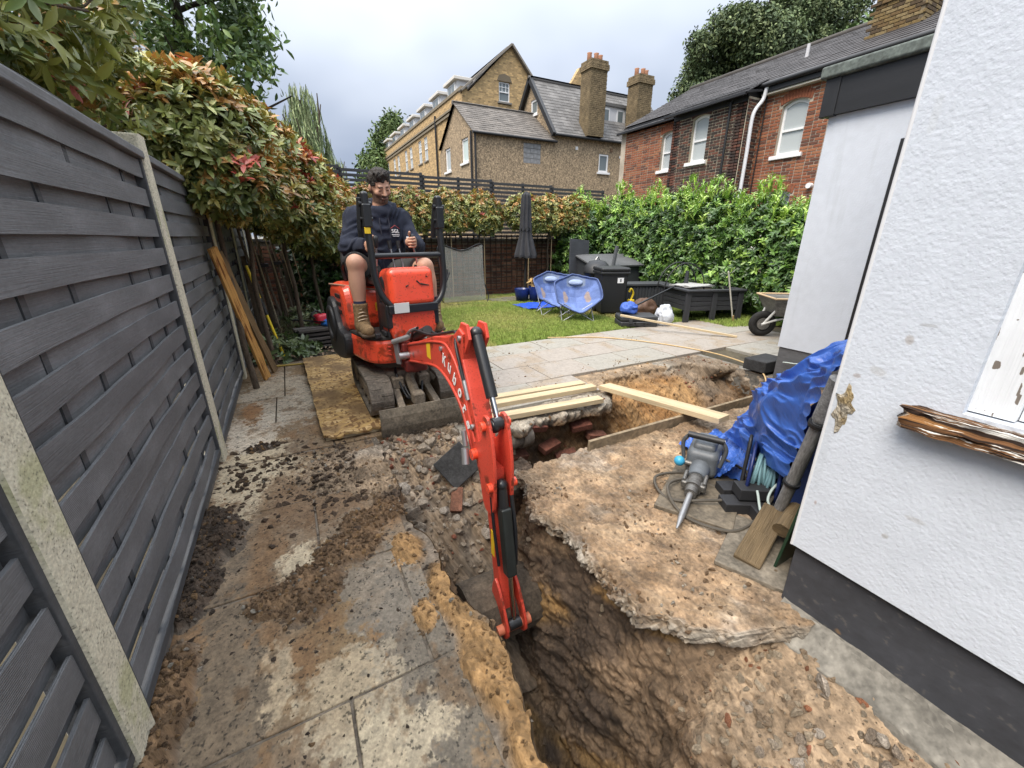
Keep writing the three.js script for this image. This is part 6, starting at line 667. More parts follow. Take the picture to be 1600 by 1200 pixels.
  const hand = (c, s, tilt) => {               // closed round an upright knob: palm to the side, fingers wrapped in front
    const P = (a, b, d) => [c[0] + a * s, c[1] + b, c[2] + d], bones = [[P(0.0, 0.0, -0.045), P(0.014, 0.006, 0.0), 0.034, 0.032], [P(0.02, 0.02, -0.005), P(0.024, -0.02, -0.005), 0.026, 0.026]];
    for (let i = 0; i < 4; i++) { const y = 0.032 - i * 0.0215, l = [0.95, 1.05, 1.0, 0.82][i]; bones.push([P(0.026, y, 0.012), P(0.022, y - 0.001, 0.042 * l), 0.0105, 0.01], [P(0.022, y - 0.001, 0.042 * l), P(-0.008, y - 0.003, 0.05 * l), 0.0098, 0.0092], [P(-0.008, y - 0.003, 0.05 * l), P(-0.026 * l, y - 0.005, 0.03), 0.009, 0.008]); }
    bones.push([P(0.01, 0.03, -0.02), P(-0.008, 0.058, 0.005), 0.014, 0.012], [P(-0.008, 0.058, 0.005), P(-0.012, 0.075, 0.028), 0.011, 0.009]);
    return (x, y, z) => { let f = smin(cap(x, y, z, ...bones[0]), cap(x, y, z, ...bones[1]), 0.012); let g = 1; for (let i = 2; i < bones.length; i++) { const q = cap(x, y, z, ...bones[i]); g = Math.min(g, q); } return smin(f, g, 0.006); };
  };
  const skinTone = (g) => { const p = g.attributes.position, C = new Float32Array(p.count * 3), q = V(); for (let i = 0; i < p.count; i++) { q.fromBufferAttribute(p, i); const k = 1 + 0.08 * fbm(q.x * 30, q.y * 30, q.z * 30, 3); let c = [0.47 * k, 0.265 * k, 0.18 * k]; const l = q.clone().applyMatrix4(hi); if (q.y > 1.68) { const n = 0.25 * fbm(q.x * 160, q.y * 160, q.z * 160, 2), be = 1.25 * smooth(-0.018, -0.045, l.y + 0.35 * (l.z - 0.06) * (l.z < 0.06 ? 1 : 0)) * smooth(-0.04, 0.0, l.z) + smooth(0.02, 0.008, Math.abs(l.y + 0.043)) * smooth(0.085, 0.095, l.z) * smooth(0.03, 0.02, Math.abs(l.x)); c = mixc(c, [0.075, 0.045, 0.033], clamp(be * (0.72 + n)) * smooth(-0.118, -0.1, l.y)); const br = smooth(0.008, 0.003, Math.abs(l.y - 0.03 + 0.12 * Math.abs(Math.abs(l.x) - 0.03))) * smooth(0.062, 0.072, l.z) * smooth(0.008, 0.014, Math.abs(l.x)) * smooth(0.056, 0.046, Math.abs(l.x)); c = mixc(c, [0.03, 0.02, 0.015], br * 0.9); const lip = smooth(0.01, 0.005, Math.abs(l.y + 0.06)) * smooth(0.026, 0.018, Math.abs(l.x)) * smooth(0.08, 0.09, l.z); c = mixc(c, [0.3, 0.13, 0.1], lip * 0.5); const ey = smooth(0.0045, 0.003, Math.abs(l.y - 0.003)) * smooth(0.016, 0.012, Math.abs(Math.abs(l.x) - 0.031)) * smooth(0.07, 0.08, l.z); c = mixc(c, [0.03, 0.02, 0.015], ey * 0.9); } C.set(c, i * 3); } g.setAttribute('color', new THREE.BufferAttribute(C, 3)); g.setAttribute('uv', new THREE.BufferAttribute(new Float32Array(p.count * 2), 2)); return g; };
  const D = thing('person', 'bearded dark haired man in navy hoodie and grey shorts working the levers', 'person', [0, 0, 0]);
  const B1 = meshSDF(body, [0.76, 1.25, -3.78], 1.1, 92), B2 = meshSDF(head, [0.785, 1.8, -3.85], 0.42, 110), B3 = meshSDF(hand([J.hR[0], J.hR[1] - 0.01, J.hR[2]], -1), [J.hR[0], J.hR[1], J.hR[2]], 0.22, 70), B4 = meshSDF(hand([J.hL[0], J.hL[1] - 0.01, J.hL[2]], 1), [J.hL[0], J.hL[1], J.hL[2]], 0.22, 70);
  part('body', merge([B1, B2, B3, B4].map(skinTone)), M(1, 1, 1, 0.55, { vertexColors: true }), D);
  const fold = (x, y, z) => 0.012 * fbm(x * 7, y * 9, z * 7, 3) + 0.006 * Math.sin(y * 60 + 6 * fbm(x * 5, y * 5, z * 5, 2) * 3);
  const hood = (x, y, z) => { let f = torso(x, y, z, 0.022); f = arm(f, x, y, z, J.sR, J.eR, J.hR, 0.02); f = arm(f, x, y, z, J.sL, J.eL, J.hL, 0.02); const ring = Math.hypot(Math.hypot((x - 0.775) / 1.15, z + 3.9) - 0.092, (y - 1.685 + 0.35 * (z + 3.9)) * 0.75) - 0.034; f = smin(f, ring, 0.03); f = smin(f, ell(x, y, z, [0.77, 1.62, -4.03], [0.13, 0.1, 0.06]), 0.04); f += fold(x, y, z) * 0.9; f = Math.max(f, 1.09 - y); f = Math.max(f, -cap(x, y, z, [0.775, 1.66, -3.9], [0.79, 1.9, -3.85], 0.068, 0.085)); return f; };
  const cut = (h, e) => { const d = V(...h).sub(V(...e)).normalize(); return (x, y, z) => (x - h[0]) * d.x + (y - h[1]) * d.y + (z - h[2]) * d.z + 0.045; }, cR = cut(J.hR, J.eR), cL = cut(J.hL, J.eL);
  const near = (x, y, z, h) => Math.hypot(x - h[0], y - h[1], z - h[2]) < 0.1;
  const hoodG = meshSDF((x, y, z) => { let f = hood(x, y, z); if (near(x, y, z, J.hR)) f = Math.max(f, cR(x, y, z)); if (near(x, y, z, J.hL)) f = Math.max(f, cL(x, y, z)); return f; }, [0.76, 1.42, -3.82], 0.84, 112);
  const jm = M(0.016, 0.022, 0.045, 0.95, { bumpMap: T.grain, bumpScale: 0.001, map: T.mottle }); part('hoodie', boxUV(hoodG, 3), jm, D);
  const shorts = meshSDF((x, y, z) => { let f = smin(ell(x, y, z, J.pel, [0.198, 0.135, 0.168]), Math.min(cap(x, y, z, J.pR, J.kR, 0.115, 0.096), cap(x, y, z, J.pL, J.kL, 0.115, 0.096)), 0.05) + 0.008 * fbm(x * 9, y * 9, z * 9, 3); f = Math.max(f, z + 3.57 - 0.25 * (1.25 - y) * 0); return f; }, [0.75, 1.15, -3.75], 0.72, 80); part('shorts', boxUV(shorts, 3), M(0.035, 0.036, 0.036, 0.95, { bumpMap: T.grain, bumpScale: 0.001 }), D);
  // hair, short and dark
  const hair = meshSDF((x, y, z) => { tv.set(x, y, z).applyMatrix4(hi); const { x: a, y: b, z: c } = tv; let f = ell(a, b, c, [0, 0.048, -0.02], [0.087, 0.1, 0.102]); f = smin(f, ell(a, b, c, [0, 0.115, 0.04], [0.06, 0.035, 0.05]), 0.03); f += 0.012 * fbm(a * 45, b * 30, c * 45, 3); f = Math.max(f, (0.062 + 0.35 * (c - 0.05) * (c > 0.05 ? 0 : 1) * 1 + (c < 0 ? 0.25 * c : 0)) - b - (Math.abs(a) > 0.06 ? 0.03 : 0)); return f; }, [0.785, 1.87, -3.86], 0.34, 84); part('hair', boxUV(hair, 6), M(0.018, 0.013, 0.01, 0.7, { bumpMap: T.grain, bumpScale: 0.006 }), D);
  // boots
  for (const [a, t] of [[J.aR, 0.1], [J.aL, -0.15]]) { const bt = meshSDF((x, y, z) => { let f = cap(x, y, z, [a[0], 0.93, a[2]], [a[0], 0.79, a[2] - 0.005], 0.058, 0.056); f = smin(f, cap(x, y, z, [a[0] - 0.0, 0.755, a[2] - 0.03], [a[0] + t * 0.15, 0.745, a[2] + 0.165], 0.05, 0.046), 0.05); f += 0.005 * fbm(x * 25, y * 25, z * 25, 2); return Math.max(f, 0.715 - y, y - 0.945); }, [a[0], 0.83, a[2] + 0.05], 0.4, 60); const b = part('boot', boxUV(bt, 5), M(0.42, 0.27, 0.13, 0.9, { map: T.dirt, bumpMap: T.dirtBump, bumpScale: 0.003 }), D); part('sole', [bar([a[0], 0.712, a[2] - 0.075], [a[0] + t * 0.16, 0.712, a[2] + 0.2], 0.105, 0.028, 0.012)], M(0.1, 0.07, 0.045, 0.9), b); part('laces', [0, 1, 2, 3].map((i) => tube([[a[0] - 0.035, 0.83 + i * 0.027 - 0.02, a[2] + 0.045 - i * 0.004], [a[0] + 0.0, 0.825 + i * 0.027, a[2] + 0.068 - i * 0.004], [a[0] + 0.035, 0.84 + i * 0.027 - 0.02, a[2] + 0.045 - i * 0.004]], 0.005, 5, 8)), M(0.5, 0.4, 0.28, 0.8), b); part('sock', rod([a[0], 0.93, a[2]], [a[0], 0.965, a[2]], 0.05, 0.049, 16), M(0.02, 0.025, 0.06, 0.9), b); }
  // chest print
  const pm = M(0.6, 0.6, 0.6, 0.8); const lg = new THREE.Matrix4().makeRotationFromEuler(new THREE.Euler(-0.12, 0.3, 0)).setPosition(0.862, 1.495, -3.768); part('chest_print', text('SGL', 0.03, 0.004).applyMatrix4(lg), pm, D); part('chest_print', [rb(-0.036, 0.036, -0.032, -0.026, 0, 0.003, 0.001, 1), rb(-0.03, 0.03, -0.043, -0.039, 0, 0.003, 0.001, 1)].map((g) => g.applyMatrix4(lg)), pm, D); part('chest_print', [bar([-0.042, 0.02, 0.002], [0, 0.048, 0.002], 0.004, 0.004), bar([0.042, 0.02, 0.002], [0, 0.048, 0.002], 0.004, 0.004)].map((g) => g.applyMatrix4(lg)), M(0.4, 0.06, 0.05, 0.8), D);
  part('drawstring', [tube([[0.745, 1.6, -3.79], [0.742, 1.55, -3.775], [0.745, 1.47, -3.765]], 0.004, 6, 12), tube([[0.815, 1.6, -3.785], [0.82, 1.52, -3.77], [0.818, 1.44, -3.765]], 0.004, 6, 12)], M(0.02, 0.022, 0.035, 0.9), D); part('cuff_stripe', rb(J.hL[0] + 0.0 - 0.02, J.hL[0] + 0.03, J.hL[1] + 0.02, J.hL[1] + 0.03, J.hL[2] - 0.06, J.hL[2] - 0.05, 0.003, 1), mats.white, D);
}
// ================================================================ BOARDS AND TIMBER ROUND THE TRENCH
{
  const osbT = tex(1024, (u, v) => { let c = [0.7, 0.57, 0.38]; for (let k = 0; k < 3; k++) { const a = k * 1.1 + 0.4, n = n3((u * Math.cos(a) + v * Math.sin(a)) * 28 + k * 9, (v * Math.cos(a) - u * Math.sin(a)) * 90, k * 5); c = mixc(c, [[0.88, 0.76, 0.55], [0.5, 0.37, 0.22], [0.8, 0.66, 0.42]][k], smooth(0.15, 0.35, n) * 0.95); } const f = tfbm(u, v, 5, 5, 0.6); return mixc(c, [0.48, 0.38, 0.26], smooth(0.05, 0.5, f) * 0.8); });
  const osb = M(0.7, 0.68, 0.64, 0.85, { map: osbT, bumpMap: T.dirtBump, bumpScale: 0.003 });
  const sheet = (w, d, seed) => { const g = new THREE.BoxGeometry(w, 0.018, d, 60, 1, 60), p = g.attributes.position; for (let i = 0; i < p.count; i++) { const x = p.getX(i), z = p.getZ(i), e = Math.max(0, z / d * 2 - 0.93) * 14; p.setXYZ(i, x + 0.006 * n3(x * 30, z * 30, seed), p.getY(i) + 0.005 * fbm(x * 3, z * 3, seed, 2) - e * 0.012 * (1 + n3(x * 22, 3, seed)), z + e * 0.03 * n3(x * 24, 7, seed)); } g.computeVertexNormals(); return boxUV(g, 0.75); };
  solo('chipboard_sheet', sheet(1.14, 2.35, 1), osb, 'muddy chipboard sheet laid flat under the excavator tracks', 'board', [0.58, 0.058, -4.24]).rotation.y = 0.02;
  for (const [z, l, s] of [[-3.12, 'pale timber bearer under the front edge of the chipboard sheet', 0.52], [-5.3, 'timber bearer under the far edge of the chipboard sheet', 0.5]]) solo('timber_bearer', boxUV(rb(-s, s, 0, 0.043, -0.045, 0.045, 0.004, 1), 1.5, 6), mats.pine, l, 'timber', [0.57, 0.004, z]);
  const plank = (l, a, b, w = 0.095, h = 0.045) => { const L = Math.hypot(b[0] - a[0], b[1] - a[1], b[2] - a[2]), m = solo('timber_plank', boxUV(rb(-L / 2, L / 2, -h / 2, h / 2, -w / 2, w / 2, 0.004, 1), 1.2, 6, a[0], a[2]), mats.pine, l, 'timber', [(a[0] + b[0]) / 2, (a[1] + b[1]) / 2, (a[2] + b[2]) / 2]); m.rotation.set(0, -Math.atan2(b[2] - a[2], b[0] - a[0]), Math.asin((b[1] - a[1]) / L), 'YXZ'); return m; };
  plank('pale timber lying farthest back on the patio edge', [1.16, 0.028, -3.25], [2.5, 0.028, -3.17]); plank('pale timber lying beside another along the patio edge', [1.18, 0.028, -3.11], [2.54, 0.028, -3.04]); plank('pale timber lying along the brink of the cross trench', [1.16, 0.03, -2.84], [2.38, 0.03, -2.74]);
  plank('pale timber bridging the cross trench', [2.62, 0.04, -2.98], [2.74, 0.15, -1.75], 0.145, 0.045); plank('long thin timber resting on the black tool case', [4.72, 0.235, -5.12], [5.87, 0.02, -3.8], 0.045, 0.03);
  const ts = solo('shuttering_board', boxUV(rb(-0.96, 0.96, 0, 0.95, -0.012, 0.012, 0.003, 1), 0.8), M(0.5, 0.39, 0.25, 0.85, { map: T.dirt, bumpMap: T.woodBump, bumpScale: 0.001 }), 'tall timber sheet standing against the near side of the cross trench', 'board', [2.64, -0.865, -2.13]); ts.rotation.set(0.08, 0.02, -0.012);
  // boards and tools at the end of the path
  const lean = (n, l, a, b, w, h, m, c) => { const L = Math.hypot(b[0] - a[0], b[1] - a[1], b[2] - a[2]); const g = new THREE.BoxGeometry(L, h, w, 40, 1, 4), p = g.attributes.position; for (let i = 0; i < p.count; i++) { const x = p.getX(i), z = p.getZ(i); p.setXYZ(i, x, p.getY(i), z + (z > 0.01 ? 0.01 * fbm(x * 7, 2, 5, 3) : 0)); } g.computeVertexNormals(); const o = solo(n, boxUV(g, 1.5, 5), m, l, c); const z = V(...b).sub(V(...a)).normalize(), y = V(0.8, 0, 0.6).cross(z).cross(z).normalize().negate(), q = z.clone().cross(y); o.quaternion.setFromRotationMatrix(new THREE.Matrix4().makeBasis(z, y, q)); o.position.set((a[0] + b[0]) / 2, (a[1] + b[1]) / 2, (a[2] + b[2]) / 2); return o; };
  const raw = M(0.8, 0.64, 0.42, 0.8, { map: tex(512, (u, v) => { const s = n3(u * 4, v * 40, 1, 40), a = tfbm(u, v * 0.5, 4, 4); return mixc([0.86, 0.72, 0.5], [0.5, 0.33, 0.17], smooth(0, 0.55, s * 0.5 + a)); }), bumpMap: T.woodBump, bumpScale: 0.003 });
  lean('rough_board', 'rough brown board leaning on the fence with a ragged edge', [-0.38, 0.02, -4.92], [-0.55, 1.36, -4.5], 0.085, 0.03, raw, 'board'); lean('rough_board', 'rough brown board leaning behind the ragged one', [-0.31, 0.02, -5.16], [-0.53, 1.32, -4.62], 0.075, 0.028, mats.oldwood, 'board');
  const yt = thing('yellow_handled_tool', 'long yellow handled digging tool leaning among the saplings', 'tool', [-0.21, 0.02, -5.7]); const dv = [-0.22, 1.11, -0.2], at = (t) => [dv[0] * t, dv[1] * t, dv[2] * t]; const yel = M(0.75, 0.55, 0.02, 0.4); part('handle', rod(at(0.02), at(0.48), 0.016, 0.016, 10), yel, yt); part('grip', rod(at(0.48), at(0.66), 0.02, 0.02, 10), mats.black, yt); part('handle', rod(at(0.66), at(1), 0.016, 0.016, 10), yel, yt); part('head', bar([0, -0.02, 0], [0.1, -0.01, 0.02], 0.03, 0.04), mats.black, yt);
  solo('yellow_strip', boxUV(rb(-0.2, 0.2, 0, 0.012, -0.018, 0.018, 0.002, 1), 2, 6), M(0.55, 0.38, 0.08, 0.7, { map: T.woodGrain }), 'thin yellow wooden strip lying at the end of the path', 'strip', [-0.15, 0.012, -5.35]).rotation.y = -0.12;
  const dk = [M(0.1, 0.085, 0.075, 0.9, { map: T.woodGrain }), M(0.2, 0.18, 0.16, 0.9, { map: T.woodGrain }), M(0.05, 0.045, 0.045, 0.9, { map: T.woodGrain })], r = RNG(61); for (let i = 0; i < 14; i++) { const j = Math.floor(i / 3), m = solo('stacked_board', boxUV(rb(-0.45, 0.45, 0, 0.03, -0.06, 0.06, 0.003, 1), 1.5, 5), dk[i % 3], 'old grey board in the stack beside the excavator', 'board', [0.42 + (r() - 0.5) * 0.12, 0.02 + j * 0.055 + (i % 3) * 0.004, -6.15 - (i % 3) * 0.15 + (r() - 0.5) * 0.06], 'old boards stacked by the bed'); m.rotation.y = 0.15 + (r() - 0.5) * 0.35; }
  const ht = thing('hedge_trimmer', 'red hedge trimmer with long black blade on the old boards', 'tool', [0.3, 0.3, -6.35], 0.6); part('motor', displace(rb(-0.09, 0.09, 0, 0.13, -0.07, 0.07, 0.04, 3), () => 0.002), M(0.6, 0.03, 0.05, 0.4), ht); part('handle', tube([[-0.08, 0.06, 0], [-0.14, 0.13, 0], [-0.06, 0.18, 0], [0.02, 0.13, 0]], 0.014, 8, 24), mats.black, ht); part('blade', rb(-0.02, 0.5, 0.03, 0.045, -0.03, 0.03, 0.003, 1).rotateY(1.8).translate(-0.05, 0, 0.1), mats.black, ht); 
  solo('blue_sack', boxUV(displace(new THREE.SphereGeometry(0.13, 24, 16).scale(1.2, 0.5, 0.9), (x, y, z) => 0.03 * fbm(x * 14, y * 14, z * 14, 3)), 3), M(0.03, 0.16, 0.5, 0.5), 'small crumpled blue sack on the old boards', 'sack', [0.45, 0.3, -6.3]);
}
// ================================================================ TOOLS BY THE HOUSE CORNER
{
  const tarpM = M(0.04, 0.115, 0.42, 0.34, { phys: 1, sheen: 0.2, bumpMap: T.dirtBump, bumpScale: 0.012, side: THREE.DoubleSide });
  const cr = (x, y, s) => { const a = fbm(x * 3 + s, y * 3, 2, 3), b = 1 - 2 * Math.abs(n3(x * 6 + a * 1.5 + s, y * 6, 4)), c = 1 - 2 * Math.abs(n3(x * 13 + 3 * a, y * 13, 9 + s)); return 0.028 * b + 0.016 * c + 0.022 * a; };
  const A = V(1.84, 1.07, -0.7), B = V(2.4, 1.0, -0.95), C = V(2.62, 0.08, -1.62), D = V(2.05, 0.3, -0.92);
  const tp = grid(130, 130, (u, v) => { const p = A.clone().lerp(B, v).lerp(D.clone().lerp(C, v), Math.pow(u, 0.9)); const bu = Math.sin(u * Math.PI) * Math.sin(v * Math.PI * 0.9 + 0.15) * 0.16 + cr(u * 1.1, v * 0.9, 1) * smooth(0, 0.08, u) + 0.035 * Math.sin(v * 17 + u * 5) * u * (1 - v * 0.5); return [p.x - 0.5 * bu, Math.max(0.03, p.y + 0.55 * bu), p.z - 0.65 * bu + 0.0]; });
  const flap = grid(60, 40, (u, v) => { const x = 2.3 + u * 0.42, z = -1.78 + v * 0.36 + 0.2 * (1 - u) * v; return [x - 0.1 * v, 0.035 + Math.abs(cr(u, v, 7)) * 0.9 + 0.12 * smooth(0.5, 1, u) * v, z]; });
  const tail = grid(40, 30, (u, v) => [2.13 + u * 0.25, 0.03 + 0.16 * v * v + Math.abs(cr(u, v, 3)) * 0.6, -1.4 + v * 0.16 - u * 0.1]);
  const t = thing('tarpaulin', 'crumpled blue tarpaulin slumped against the corner of the white house', 'tarpaulin', [0, 0, 0]); part('sheet', uvXZ(tp, 1.2), tarpM, t); part('flap', uvXZ(flap, 1.2), tarpM, t); part('flap', uvXZ(tail, 1.2), tarpM, t);
  solo('covered_heap', boxUV(displace(rb(2.15, 3.6, 0.0, 0.7, -1.0, -0.68, 0.1, 4), (x, y, z) => 0.04 * fbm(x * 4, y * 4, z * 4, 3)), 1), M(0.03, 0.06, 0.2, 0.6), 'low heap hidden under the blue tarpaulin', 'heap');
  // breaker
  const b = thing('breaker', 'grey and blue electric breaker lying with its chisel towards the trench', 'breaker', [1.55, 0.045, -1.13]); b.rotation.set(0, 28.7 * RAD, 2.5 * RAD, 'YXZ'); b.scale.setScalar(0.92); const bg = M(0.16, 0.18, 0.2, 0.5, { map: T.mottle }), bd = M(0.05, 0.055, 0.06, 0.6), worn = M(0.3, 0.29, 0.27, 0.5, { metalness: 0.6, map: T.dirt });
  part('chisel', [rod([0, 0.0, 0], [0.1, 0.005, 0], 0.006, 0.017, 8), rod([0.1, 0.005, 0], [0.36, 0.02, 0], 0.018, 0.018, 10)], M(0.38, 0.38, 0.38, 0.45, { metalness: 0.7 }), b); part('retainer', [rod([0.33, 0.02, 0], [0.39, 0.022, 0], 0.035, 0.042, 14), rod([0.39, 0.022, 0], [0.5, 0.03, 0], 0.05, 0.046, 16), rb(0.4, 0.46, 0.0, 0.05, -0.075, 0.075, 0.015, 2), rod([0.42, 0.05, -0.06], [0.5, 0.07, -0.06], 0.012, 0.012, 8), rod([0.42, 0.05, 0.06], [0.5, 0.07, 0.06], 0.012, 0.012, 8)], worn, b);
  part('barrel', [rod([0.5, 0.03, 0], [0.64, 0.045, 0], 0.056, 0.066, 18)], bg, b); const ho = part('motor_housing', [rb(0.62, 0.9, -0.03, 0.16, -0.1, 0.1, 0.045, 4), rb(0.66, 0.86, 0.12, 0.2, -0.07, 0.07, 0.03, 3)], bg, b); part('vent_ribs', [0, 1, 2, 3, 4].map((i) => rb(0.8 + i * 0.018, 0.808 + i * 0.018, 0.0, 0.13, 0.098, 0.106, 0.002, 1)), bd, ho); part('label', rb(0.7, 0.76, 0.05, 0.1, 0.1, 0.104, 0.002, 1), mats.white, ho); part('side_cover', rb(0.86, 0.93, 0.02, 0.14, -0.06, 0.105, 0.015, 2), M(0.5, 0.5, 0.48, 0.5), ho);
  part('handle', [tube([[0.63, 0.08, -0.11], [0.66, 0.2, -0.13], [0.67, 0.25, -0.1]], 0.013, 8, 16), tube([[0.63, 0.08, 0.11], [0.66, 0.2, 0.13], [0.67, 0.25, 0.1]], 0.013, 8, 16)], bd, b); part('grip', rod([0.67, 0.25, -0.11], [0.67, 0.25, 0.11], 0.021, 0.021, 14), mats.black, b); part('knob', new THREE.SphereGeometry(0.035, 16, 12).translate(0.6, 0.07, -0.13), M(0.04, 0.3, 0.5, 0.4), b); part('knob_stem', rod([0.62, 0.06, -0.1], [0.62, 0.06, 0], 0.018, 0.018, 8), worn, b);
  solo('breaker_cable', tube([[2.3, 0.1, -1.42], [2.35, 0.05, -1.28], [2.2, 0.035, -1.3], [2.0, 0.04, -1.5], [1.8, 0.05, -1.52], [1.72, 0.035, -1.35], [1.85, 0.07, -1.2], [2.02, 0.06, -1.15], [2.08, 0.035, -1.25], [1.95, 0.05, -1.42], [1.75, 0.08, -1.38], [1.68, 0.035, -1.2], [1.78, 0.035, -1.0], [1.95, 0.04, -0.98], [2.1, 0.1, -1.0], [2.2, 0.2, -1.02]], 0.0085, 7, 200), M(0.16, 0.14, 0.11, 0.8, { map: T.dirt }), 'muddy grey cable looping round the breaker', 'cable');
  // reel
  const re = thing('cable_reel', 'blue cable reel with pale coiled cable under the tarpaulin', 'reel', [2.22, 0.19, -1.12], 0.5); const bm = M(0.012, 0.025, 0.12, 0.4), ringG = (z, r0) => lathe([[0.02, -0.008], [r0, -0.01], [r0 + 0.012, 0], [r0, 0.01], [0.02, 0.008]], 32).rotateX(Math.PI / 2).translate(0, 0, z); part('flange', ringG(-0.07, 0.155), bm, re); part('flange', ringG(0.07, 0.155), bm, re); part('drum', rod([0, 0, -0.07], [0, 0, 0.07], 0.05, 0.05, 20), bm, re); const coil = []; for (let i = 0; i <= 240; i++) { const a = i * 0.3; coil.push([(0.1 + 0.018 * Math.sin(i * 0.13)) * Math.cos(a), (0.1 + 0.018 * Math.sin(i * 0.13)) * Math.sin(a), -0.055 + 0.11 * Math.abs(((i / 40) % 2) - 1)]); } part('coiled_cable', tube(coil, 0.008, 6, 900), M(0.16, 0.3, 0.34, 0.6), re); part('stand', [tube([[-0.14, -0.16, -0.1], [0, 0.2, -0.1], [0.14, -0.16, -0.1]], 0.01, 6, 20), tube([[-0.14, -0.16, 0.1], [0, 0.2, 0.1], [0.14, -0.16, 0.1]], 0.01, 6, 20)], mats.black, re);
  solo('loose_wire', tube([[2.05, 0.16, -1.05], [1.98, 0.08, -0.95], [2.1, 0.06, -0.88], [2.2, 0.12, -0.92], [2.16, 0.2, -1.0], [2.04, 0.14, -0.98], [2.06, 0.07, -0.9], [2.18, 0.06, -0.86]], 0.007, 6, 120), M(0.35, 0.42, 0.4, 0.6), 'loose loops of pale wire below the cable reel', 'wire');
  const gp = thing('grey_pipe', 'grey plastic waste pipe leaning against the corner of the white house', 'pipe', [2.03, 0.09, -0.92]); const dd = [-0.175, 0.81, 0.17], pt = (q) => [dd[0] * q, dd[1] * q, dd[2] * q], pg = M(0.36, 0.365, 0.37, 0.7, { map: T.dirt }); part('pipe', rod(pt(0), pt(1), 0.027, 0.027, 18), pg, gp); part('socket', rod(pt(0.78), pt(1.03), 0.033, 0.033, 18), pg, gp); part('clip', rod(pt(0.74), pt(0.76), 0.039, 0.039, 18), mats.black, gp); part('clip', rod(pt(0.3), pt(0.32), 0.037, 0.037, 18), mats.black, gp);
  const rw = M(0.22, 0.155, 0.08, 0.85, { map: T.woodGrain, bumpMap: T.woodBump, bumpScale: 0.004 }); const w1 = solo('timber_offcut', boxUV(displace(rb(-0.19, 0.19, -0.014, 0.014, -0.055, 0.055, 0.006, 3), (x, y, z) => 0.006 * fbm(x * 12, y * 12, z * 12, 2)), 1.5, 6), rw, 'weathered timber offcut propped at the foot of the house corner', 'timber', [1.83, 0.09, -0.87]); w1.rotation.set(0.1, 0.3, 0.3, 'YXZ'); const w2 = solo('log_stub', boxUV(rod([-0.09, 0, 0], [0.09, 0, 0], 0.04, 0.036, 14), 2), rw, 'short round timber stub behind the propped offcut', 'timber', [1.96, 0.16, -0.83]); w2.rotation.set(0, 0.2, 0.25);
  const eb = M(0.02, 0.021, 0.024, 0.6, { bumpMap: T.grain, bumpScale: 0.001 }); [[2.02, 0.05, -1.1, 0.5], [2.1, 0.05, -0.98, 0.52], [2.13, 0.05, -1.2, 0.48], [2.1, 0.125, -1.08, 0.55]].forEach(([x, y, z, a], i) => { solo('dark_brick', boxUV(rb(-0.1075, 0.1075, -0.0325, 0.0325, -0.05, 0.05, 0.004, 2), 3), eb, 'smooth black engineering brick stacked beside the breaker', 'brick', [x, y, z], 'black bricks by the breaker').rotation.y = -a; });
  const gr = solo('green_sheet', rb(-0.3, 0.3, 0, 0.62, -0.006, 0.006, 0.002, 1), M(0.012, 0.06, 0.03, 0.4, { map: T.mottle }), 'dark green sheet standing against the end of the white house', 'sheet', [2.05, 0.03, -0.76]); gr.rotation.set(0.1, 0.04, 0); 
  solo('paving_offcut', boxUV(rb(-0.28, 0.28, 0, 0.03, -0.2, 0.2, 0.006, 1), 1.5), M(0.24, 0.2, 0.145, 0.9, { map: T.dirt, bumpMap: T.dirtBump, bumpScale: 0.004 }), 'flat muddy paving piece under the breaker', 'slab', [1.95, 0.006, -1.3]).rotation.y = 0.5; solo('paving_offcut', boxUV(rb(-0.22, 0.22, 0, 0.025, -0.14, 0.14, 0.006, 1), 1.5), M(0.3, 0.26, 0.2, 0.9, { map: T.dirt, bumpMap: T.dirtBump, bumpScale: 0.004 }), 'flat muddy paving piece by the propped offcut', 'slab', [1.8, 0.006, -0.86]).rotation.y = 0.4;
  solo('yellow_hose', tube([[3.3, 0.02, -5.1], [4.0, 0.018, -4.75], [4.35, 0.018, -4.35], [4.65, 0.018, -3.75], [4.75, 0.018, -3.3], [4.7, 0.018, -2.9], [4.58, 0.02, -2.62], [4.45, -0.05, -2.45], [4.3, -0.35, -2.35], [4.2, -0.6, -2.3]], 0.008, 8, 120), M(0.5, 0.35, 0.17, 0.6), 'thin yellow hose crossing the patio into the trench', 'hose');
}
